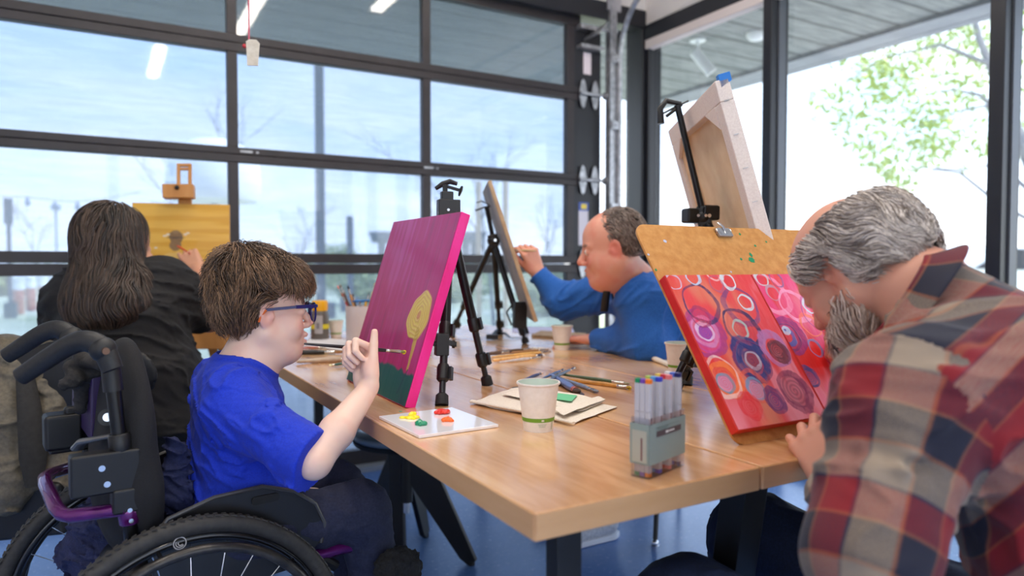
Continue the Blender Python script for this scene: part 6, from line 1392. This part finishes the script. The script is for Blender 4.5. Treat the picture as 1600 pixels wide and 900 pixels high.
hD2, _ = hand_sdf(wL, bF, (0, 0, -1), False, .95, ((20, 30, 20),) * 4); skD.merge(hD2, np.eye(3), np.zeros(3), 1.)
hp = at(208, 668, 2.30)
legD = []
for dy in (-.12, .12):
    a_ = hp - bL * dy; a_[2] = .50; kn = a_ + bF * .36 + V(0, 0, .0); legD.append((a_, kn, kn + bF * .05 - up3 * .36)); skD.chain(legD[-1], [.07, .05, .035], k=.03)
pD = sdf_obj('person', skD, .0045, M['skin'], None, skin_color((206, 150, 120), oD_, RD, sD, (170, 90, 84), (60, 44, 38), (206, 120, 100), redk=.7))
tag(pD, 'woman with long wavy dark hair in a black T-shirt, seen from behind painting', 'person')
shD = tD(.012); shD.chain([sR, sR * .25 + eR * .75], [.088, .078], k=.05).chain([sL, sL * .3 + eL * .7], [.088, .078], k=.05)
def pD_post(P, d):
    dd = d + fold(P, 15, .010, (.2, .1, 1), .28, 3.) + fold(P, 40, .003, (.2, .6, 1), .3, 1.)
    for a_, b_ in ((sR, eR), (sL, eL)):
        n_ = nz(b_ - a_); c_ = a_ + (b_ - a_) * .86; q = (P - c_) @ n_; dd = np.where(np.linalg.norm(P - c_, axis=1) < .11, np.maximum(dd, q), dd)
    nk = S(); nk.rc(at(192, 452, 2.26), WD2((.02, 0, -.0)), .085, .10); return np.maximum(np.maximum(dd, -nk(P)), .46 - P[:, 2])
shD.post = pD_post
sdf_obj('t_shirt', shD, .0055, mottled('black_cotton', srgb(19, 18, 19), srgb(27, 25, 26), 220, .85, .25, .0006), pD, label='black cotton T-shirt')
tr_D = S()
for L_ in legD: tr_D.chain(L_, [.105, .085, .06], k=.05)
tr_D.el(hp, (.18, .2, .09), RDb, k=.06); tr_D.post = lambda P, d: d + fold(P, 16, .006, (1, 0, .2), .4); sdf_obj('trousers', tr_D, .009, M['black'], pD)
for L_ in legD:
    s = S(); e_ = L_[2]; s.rc(e_ * V(1, 1, 0) + up3 * .06 - bF * .03, e_ * V(1, 1, 0) + up3 * .05 + bF * .14, .045, .036, k=.02).rc(e_, e_ * V(1, 1, 0) + up3 * .08, .05, .045, k=.02); s.post = lambda P, d: np.maximum(d, .006 - P[:, 2]); sdf_obj('shoe', s, .007, M['black'], pD)
gD = S(); gD.el(WD2((-.020, 0, .050)), V(.108, .092, .096), RD, k=.02).el(at(170, 440, 2.20), V(.10, .115, .15), basis(bF), k=.08).el(at(160, 478, 2.15), V(.085, .165, .10), basis(bF), k=.06)
gD.rc(at(215, 445, 2.16), at(222, 475, 2.13), .05, .035, k=.06)
LDf = lambda P: (P - oD_) @ RD / sD
capD = S(); capD.merge(gD, np.eye(3), np.zeros(3), 1.); faceD = lambda P: np.where(LDf(P)[:, 2] > -.13, LDf(P)[:, 0] - (.045 - .25 * (.05 - LDf(P)[:, 2]) * 0), -1.)
capD.post = lambda P, d: np.maximum(d + .010 + .006 * fbm(P * np.array([30, 30, 8.]), 3), faceD(P))
def flD(P):
    L = LDf(P); c = np.stack([L[:, 0] + .0, L[:, 1], L[:, 2] - .13], 1); c /= np.linalg.norm(c, axis=1, keepdims=True); w = ss(.10, -.02, L[:, 2])[:, None]
    f = (c * (1 - w)) @ RD.T + np.array([[0, 0, -1.]]) * (.35 + w); s_ = .42 * np.sin(P[:, 2] * 75 + 3 * fbm(P * 9, 2)); return f + s_[:, None] * bL[None] * w
hD_ = cap_and_hair(pD, gD, lambda P: faceD(P) < -.006, flD, (30, 24, 22), (84, 66, 54), 9000, .13, r=.0016, off=(-.010, .006), wave=.006, clump=22., cap=capD, capcol=(28, 23, 21), steps=12, seed=12, lab='long wavy dark brown hair', caph=.006)
brush('small red-handled brush touching the mushroom shape on the ochre panel', at(297, 396, 2.66), at(275, 383, 2.80), .0035, .012, .01, (196, 40, 40), (120, 80, 60), None, None)
# ------------------------------------------------------------------ C: bearded man in the plaid shirt
sC = .94; fC = nz(V(-.02, 1.0, 0)); oC_, RC = frame(at(1337, 428, 1.14), fC * .74 - up3 * .67, (0, 0, 1))
WC2 = lambda p: oC_ + RC @ (V(*p) * sC)
bf = nz(V(-.32, .95, 0)); bl_ = np.cross(up3, bf)
spine = [V(1.12, .36, .50), V(1.09, .40, .72), V(1.055, .485, .885), at(1452, 498, 1.03)]
shlC, elC, wrC = V(.855, .505, .880), at(1356, 868, .80), at(1304, 752, 1.07)
shrC, erC, wr2 = V(1.20, .60, .885), V(1.40, .72, .80), V(1.345, .83, .915)
def tC(g=0.):
    s = S(); Rs = lambda f_: basis(f_, bf * -1 + V(0, 0, 0)) 
    s.el(spine[0] + up3 * .05, (.135 + g, .175 + g, .14 + g), np.stack([bf, bl_, up3], 1), k=.06)
    a1 = nz(spine[2] - spine[1]); R1 = np.stack([np.cross(bl_, a1), bl_, a1], 1); s.el(spine[1] + bf * .02, (.125 + g, .180 + g, .17 + g), R1, k=.08).el(spine[2] + bf * .0, (.105 + g, .180 + g, .12 + g), R1, k=.08)
    s.rc(shlC, shrC, .062 + g, .062 + g, k=.08); return s
skC = S(); skC.merge(head_sdf(jaw=1.2, nose=1.15, face_w=1.05), RC, oC_, sC)
skC.rc(WC2((-.035, 0, -.030)), WC2((-.075, 0, -.10)), .058, .058, k=.03).rc(WC2((-.065, 0, -.09)), spine[3] + V(.0, -.01, -.02), .056, .056, k=.03); skC.merge(tC(-.015), np.eye(3), np.zeros(3), 1.)
skC.chain([shlC, elC, wrC], [.05, .042, .027], k=.03).chain([shrC, erC, wr2], [.05, .042, .027], k=.03)
dC = nz(at(1274, 698, 1.12) - wrC); hC, tC_ = hand_sdf(wrC, dC, FW * .75 + RT * .55, False, 1.0, ((36, 66, 30), (34, 66, 30), (32, 70, 30), (26, 74, 30)), (28, 0, 22), 15, 30); skC.merge(hC, np.eye(3), np.zeros(3), 1.)
hC2, _ = hand_sdf(wr2, V(-.62, .3, .1), V(-.2, .5, -.8), True, 1.0, ((40, 55, 30), (48, 60, 30), (56, 60, 30), (60, 60, 30)), (35, 0, 20), 5, 60); skC.merge(hC2, np.eye(3), np.zeros(3), 1.)
legsC = [(V(1.0, .33, .46), V(.825, .85, .475), V(.86, .98, .12)), (V(1.20, .43, .46), V(1.115, .96, .505), V(1.14, 1.10, .12))]
for L_ in legsC: skC.chain(L_, [.07, .05, .035], k=.03)
pC = sdf_obj('person', skC, .0034, M['skin'], None, skin_color((214, 154, 130), oC_, RC, sC, (176, 96, 84), None, (206, 122, 102), redk=.8))
tag(pC, 'grey-bearded balding man in a red and navy plaid shirt, bent over his painting', 'person')
for sd_ in (-1, 1): eye(oC_, RC, sC, sd_, (90, 100, 110), pC)
# plaid cloth
m = mat('plaid_flannel', (1, 1, 1), .9, sheen=.1); t = NT(m); uvn = t.n('UVMap'); uvn.uv_map = 'UVMap'; sx_ = t.n('SeparateXYZ'); t.l(uvn.outputs['UV'], sx_.inputs[0])
BG, RD_, NVY = srgb(146, 130, 114), srgb(128, 18, 30), srgb(24, 25, 44)
def band(o_, per, sh):
    a_ = t.n('Math', _operation='ADD'); a_.inputs[1].default_value = 10 + sh; t.l(o_, a_.inputs[0]); d_ = t.n('Math', _operation='DIVIDE'); d_.inputs[1].default_value = per; t.l(a_.outputs[0], d_.inputs[0]); f_ = t.n('Math', _operation='FRACT'); t.l(d_.outputs[0], f_.inputs[0])
    r = t.n('ValToRGB'); r.color_ramp.interpolation = 'LINEAR'; e = r.color_ramp.elements
    st = [(0, BG), (.31, BG), (.325, srgb(36, 38, 66)), (.335, srgb(36, 38, 66)), (.35, RD_), (.62, RD_), (.635, srgb(150, 86, 56)), (.645, srgb(150, 86, 56)), (.66, NVY), (.96, NVY), (.972, srgb(150, 92, 62)), (.984, srgb(150, 92, 62)), (1., BG)]
    while len(e) < len(st): e.new(.5)
    for i_, (p_, c_) in enumerate(st): e[i_].position = p_; e[i_].color = (*c_, 1)
    t.l(f_.outputs[0], r.inputs['Fac']); return r.outputs['Color']
b1, b2 = band(sx_.outputs['X'], .135, .03), band(sx_.outputs['Y'], .137, .05); mxp = t.n('Mix', _data_type='RGBA'); 
wvn = t.n('TexNoise'); wvn.inputs['Scale'].default_value = 650; wvn.inputs['Detail'].default_value = 2; t.l(uvn.outputs['UV'], wvn.inputs['Vector'])
rr_ = t.n('MapRange'); rr_.inputs['From Min'].default_value = .3; rr_.inputs['From Max'].default_value = .7; rr_.inputs['To Min'].default_value = .25; rr_.inputs['To Max'].default_value = .75; t.l(wvn.outputs['Fac'], rr_.inputs['Value']); t.l(rr_.outputs[0], mxp.inputs['Factor'])
t.l(b1, mxp.inputs['A']); t.l(b2, mxp.inputs['B']); t.l(mxp.outputs['Result'], t.b.inputs['Base Color']); t.bump(wvn.outputs['Fac'], .3, .0006)
plaid = m
def seg_uv(P, a, b, ref, rad, rot=0.):
    ax = nz(b - a); r1 = nz(ref - ax * (ref @ ax)); r2 = np.cross(ax, r1); q = P - a; return np.stack([np.arctan2(q @ r2, q @ r1) * rad, q @ ax], 1)
wrCs = wrC - nz(wrC - elC) * .035
shC_ = tC(.010); shC_.chain([shlC, elC], [.082, .072], k=.05).chain([elC, wrCs], [.066, .040], k=.03).chain([shrC, erC, wr2], [.082, .070, .046], k=.05)
shC_.rc(spine[3] - bf * .01, spine[3] - bf * .045 - up3 * .05, .084, .10, k=.04)
segs = [(shlC, elC), (elC, wrC), (shrC, erC), (erC, wr2)]
def uvC(P, cen):
    def dseg(c, a, b): ba = b - a; h = np.clip((c - a) @ ba / (ba @ ba), 0, 1); return np.linalg.norm(c - a - h[:, None] * ba, axis=1)
    D_ = np.stack([dseg(cen, a, b) for a, b in segs], 1); k = D_.argmin(1)
    lat = cen @ bl_; mid_ = spine[1] @ bl_; torso = D_.min(1) > .096; torso |= (np.abs(lat - mid_) < .150) & (cen[:, 2] > .45) & (D_.min(1) > .07)
    lp = P @ bl_ - mid_; bk_ = (P - spine[1]) @ bf; ang = np.arctan2(lp, -bk_ + .02)
    ax = nz(spine[2] - spine[0]); v_ = (P - spine[0]) @ ax
    uv = np.stack([np.where(np.abs(ang) < 1.3, lp * 1.08, ang * .16), v_ + .10 * ss(.0, -.16, -bk_)], 1)
    for i, (a, b) in enumerate(segs):
        s_ = seg_uv(P, a, b, -bf, .072); s_[:, 1] += (0, np.linalg.norm(segs[0][1] - segs[0][0]))[i % 2]; uv = np.where(((k == i) & ~torso)[:, None], s_ + [.02, .0], uv)
    return uv
nkC0 = at(1432, 478, 1.04); nkC1 = nkC0 + nz(-RT * .80 + UP * .50 + FW * .30) * .1
def pC_post(P, d):
    dd = d + fold(P, 14, .008, (.2, .1, 1), .4, 5.) + .003 * fbm(P * 12, 2)
    dd = dd + .012 * np.exp(-((np.linalg.norm(P - elC, axis=1) - .12) / .02) ** 2) * fbm(P * 30, 2)
    for a_, b_, c_ in ((elC, wrC, wrCs), (erC, wr2, wr2)):
        n_ = nz(b_ - a_); q = (P - c_) @ n_; dd = np.where(np.linalg.norm(P - c_, axis=1) < .10, np.maximum(dd, q), dd)
    nk = S(); nk.rc(nkC0 - nz(nkC1 - nkC0) * .03, nkC0 + nz(nkC1 - nkC0) * .3, .064, .076); pass
    return np.maximum(dd, -nk(P))
shC_.post = pC_post
shc = sdf_obj('shirt', shC_, .0042, plaid, pC, label='red, navy and beige plaid flannel shirt', uvf=uvC)
# collar: folded band around the neck
cax = nz(-RT * .80 + UP * .50 + FW * .30); r1 = nz(bl_ - cax * (bl_ @ cax)); r2 = np.cross(cax, r1); cc0 = at(1432, 478, 1.04)
vs = []; fs = []; na, nb = 48, 6; uvs = []
for i in range(na):
    a = -PI * .92 + 2 * PI * .92 * i / (na - 1)
    for j in range(nb):
        v_ = j / (nb - 1); rad = .070 + .040 * v_ ** 1.3 * (1.0) + .004 * math.sin(a * 3); h_ = .034 - .036 * v_ - .004 * math.cos(a * 2) * v_
        d_ = -r2 if True else r2; vs.append(cc0 + (r1 * math.sin(a) * 1.05 + (-r2 if (-r2 @ bf) < 0 else r2) * math.cos(a)) * rad + cax * h_); uvs.append((a * .075, v_ * .05 + .03))
fs = [(i * nb + j, (i + 1) * nb + j, (i + 1) * nb + j + 1, i * nb + j + 1) for i in range(na - 1) for j in range(nb - 1)]
q = MB(); q.add(vs, fs); cobj = q.build('collar', plaid, shc, world=False, smooth=180); me = cobj.data; ul = me.uv_layers.new(name='UVMap')
for lp_ in me.loops: ul.data[lp_.index].uv = uvs[lp_.vertex_index]
so_ = cobj.modifiers.new('t', 'SOLIDIFY'); so_.thickness = .004; sb = cobj.modifiers.new('s', 'SUBSURF'); sb.levels = sb.render_levels = 2
# jeans and shoes
jn = S()
for L_ in legsC: jn.chain(L_, [.098, .080, .058], k=.05)
jn.el(spine[0] - up3 * .02, (.14, .18, .10), np.stack([bf, bl_, up3], 1), k=.06); jn.post = lambda P, d: np.maximum(d + fold(P, 18, .006, (1, 0, .2), .4, 4.), .10 - P[:, 2])
sdf_obj('jeans', jn, .006, mottled('dark_blue_denim', srgb(18, 30, 58), srgb(28, 42, 76), 260, .85, .3, .0006), pC, label='dark blue jeans')
for L_ in legsC:
    s = S(); e_ = L_[2]; s.rc(e_ * V(1, 1, 0) + up3 * .06 - bf * .03, e_ * V(1, 1, 0) + up3 * .05 + bf * .16, .045, .036, k=.02); s.rc(e_, e_ * V(1, 1, 0) + up3 * .08, .04, .045, k=.02); s.post = lambda P, d: np.maximum(d, .006 - P[:, 2]); sdf_obj('shoe', s, .006, M['black'], pC)
# hair, crown left bald
gC = S(); gC.el(WC2((-.030, 0, .040)), V(.108, .092, .092) * sC, RC, k=.02).el(WC2((-.070, 0, .000)), V(.072, .085, .085) * sC, RC, k=.03).el(WC2((.02, 0, .035)), V(.07, .082, .06) * sC, RC, k=.03)
LCf = lambda P: (P - oC_) @ RC / sC
def hlC(L):
    x, y, z = L.T; lo = np.where(x > .020, .022, np.where(x > -.020, .030, -.052)); bald = .076 - np.sqrt(((x + .015) / 1.35) ** 2 + y ** 2 + np.maximum(0, .09 - z) ** 2 * 2.)
    return np.maximum(np.maximum(lo - z, bald), x - .062)
capC = S(); capC.merge(gC, np.eye(3), np.zeros(3), 1.); capC.post = lambda P, d: np.maximum(d + .009 + .003 * fbm(P * 60, 2), hlC(LCf(P)))
def flC(P):
    L = LCf(P); x, y, z = L.T; c = np.stack([x - .02, y * 1.4, z - .14], 1); c /= np.linalg.norm(c, axis=1, keepdims=True); f = c * .7 + np.array([[-.45, 0, -.55]]); return f @ RC.T
cap_and_hair(pC, gC, lambda P: hlC(LCf(P)) < -.012, flC, (128, 114, 106), (232, 220, 210), 8500, .045, r=.0010, off=(-.006, .005), wave=.009, clump=32., cap=capC, capcol=(112, 98, 92), steps=9, seed=21, lab='thinning tousled grey hair', caph=.0038, lift=.006)
gb = S(); gb.el(WC2((.050, 0, -.088)), V(.060, .060, .050) * sC, RC, k=.03).el(WC2((.062, 0, -.120)), V(.045, .045, .040) * sC, RC, k=.03).rc(WC2((.01, .062, -.035)), WC2((.03, .052, -.08)), .022 * sC, k=.03).rc(WC2((.01, -.062, -.035)), WC2((.03, -.052, -.08)), .022 * sC, k=.03)
def bl2(P): L = LCf(P); x, y, z = L.T; return np.maximum(z + .030 + (x > .075) * .028, x - .105)
flb = lambda P: (np.array([[.35, 0, -.95]]) + 0 * P) @ RC.T
cap_and_hair(pC, gb, lambda P: bl2(P) < -.004, flb, (150, 118, 102), (222, 202, 190), 4200, .035, r=.0009, off=(-.010, .004), wave=.010, clump=40., steps=7, seed=25, name='beard', lab='bushy grey beard', lift=.010)
brush('dark brush tip at the pink canvas, held under the bearded face', at(1330, 486, 1.38), at(1284, 512, 1.415), .0035, .02, .016, (60, 44, 40), (70, 50, 44), None, None)
shell_chair((1.13, .30, 0), (-.46, .89), 'black chair under the man in the plaid shirt', .40)
# =================================================================== LIGHT, WORLD, CAMERA
w = bpy.data.worlds.new('World'); SC.world = w; w.use_nodes = True; nt = w.node_tree; bg = nt.nodes['Background']
tc = nt.nodes.new('ShaderNodeTexCoord'); sx = nt.nodes.new('ShaderNodeSeparateXYZ'); nt.links.new(tc.outputs['Generated'], sx.inputs[0])
mp = nt.nodes.new('ShaderNodeMapping'); mp.inputs['Scale'].default_value = (1.2, 1.2, 5); nt.links.new(tc.outputs['Generated'], mp.inputs['Vector'])
no = nt.nodes.new('ShaderNodeTexNoise'); no.inputs['Scale'].default_value = 2.2; no.inputs['Detail'].default_value = 6; no.inputs['Distortion'].default_value = .8; nt.links.new(mp.outputs[0], no.inputs['Vector'])
# height + cloud factor
m1 = nt.nodes.new('ShaderNodeMath'); m1.operation = 'MULTIPLY_ADD'; m1.inputs[1].default_value = -1.1; nt.links.new(sx.outputs['Z'], m1.inputs[0]); nt.links.new(no.outputs['Fac'], m1.inputs[2])
rp = nt.nodes.new('ShaderNodeValToRGB'); e = rp.color_ramp.elements; e[0].position = .05; e[0].color = (.52, .70, 1.0, 1); e[1].position = .55; e[1].color = (.97, .98, 1.0, 1)
nt.links.new(m1.outputs[0], rp.inputs['Fac']); nt.links.new(rp.outputs['Color'], bg.inputs['Color']); bg.inputs['Strength'].default_value = 2.6
def area(name, loc, size, power, col, rot=(0, 0, 0), sy=None):
    l = bpy.data.lights.new(name, 'AREA'); l.energy = power; l.color = col; l.size = size
    if sy: l.shape = 'RECTANGLE'; l.size_y = sy
    o = bpy.data.objects.new(name, l); COL.objects.link(o); o.location = loc; o.rotation_euler = rot; return o
lampm = mat('lamp_diffuser', (1, 1, 1), .5, emis=(1, .93, .84), estr=6.)
for k, (x, y, L) in enumerate([(-.2, 1.2, 1.3), (1.1, .6, 1.3), (2.0, 1.9, 1.2), (.6, 2.5, 1.2), (.5, -1.3, 1.3), (-1.6, -.4, 1.3)]):
    o = thing('ceiling_light', 'long slim linear lamp under the white ceiling', 'ceiling light', (x, y, 3.2), group='linear ceiling lamps')
    MB().box((x, y, 3.24), (.09, L, .06)).build('housing', whitep, o); MB().box((x, y, 3.2), (.07, L - .04, .02)).build('diffuser', lampm, o)
    area('lamp_glow', (x, y, 3.18), .1, 12, (1, .90, .78), sy=L)
sun = bpy.data.lights.new('sun', 'SUN'); sun.energy = 8; sun.angle = .03; sun.color = (1, .95, .88)
so = bpy.data.objects.new('sun', sun); COL.objects.link(so); so.rotation_euler = Vector((-.7, .35, -.95)).to_track_quat('-Z', 'Y').to_euler()
cam = bpy.data.cameras.new('camera'); co = bpy.data.objects.new('camera', cam); COL.objects.link(co); SC.camera = co
cam.sensor_width = 36; cam.lens = 36 * F / 1600; cam.clip_start = .02; cam.clip_end = 400
co.matrix_world = Matrix([[RT[i], UP[i], -FW[i], CAM[i]] for i in range(3)] + [[0, 0, 0, 1]])
cam.dof.use_dof = True; cam.dof.focus_distance = 1.5; cam.dof.aperture_fstop = 2.2
vs_ = SC.view_settings; vs_.view_transform = 'Standard'; vs_.look = 'None'; vs_.gamma = 1; vs_.use_curve_mapping = False; vs_.exposure = 0.2
SC.cycles.use_denoising = True; SC.cycles.max_bounces = 8; SC.cycles.transparent_max_bounces = 16; SC.cycles.caustics_reflective = False; SC.cycles.caustics_refractive = False
SC.cycles.sample_clamp_indirect = 6
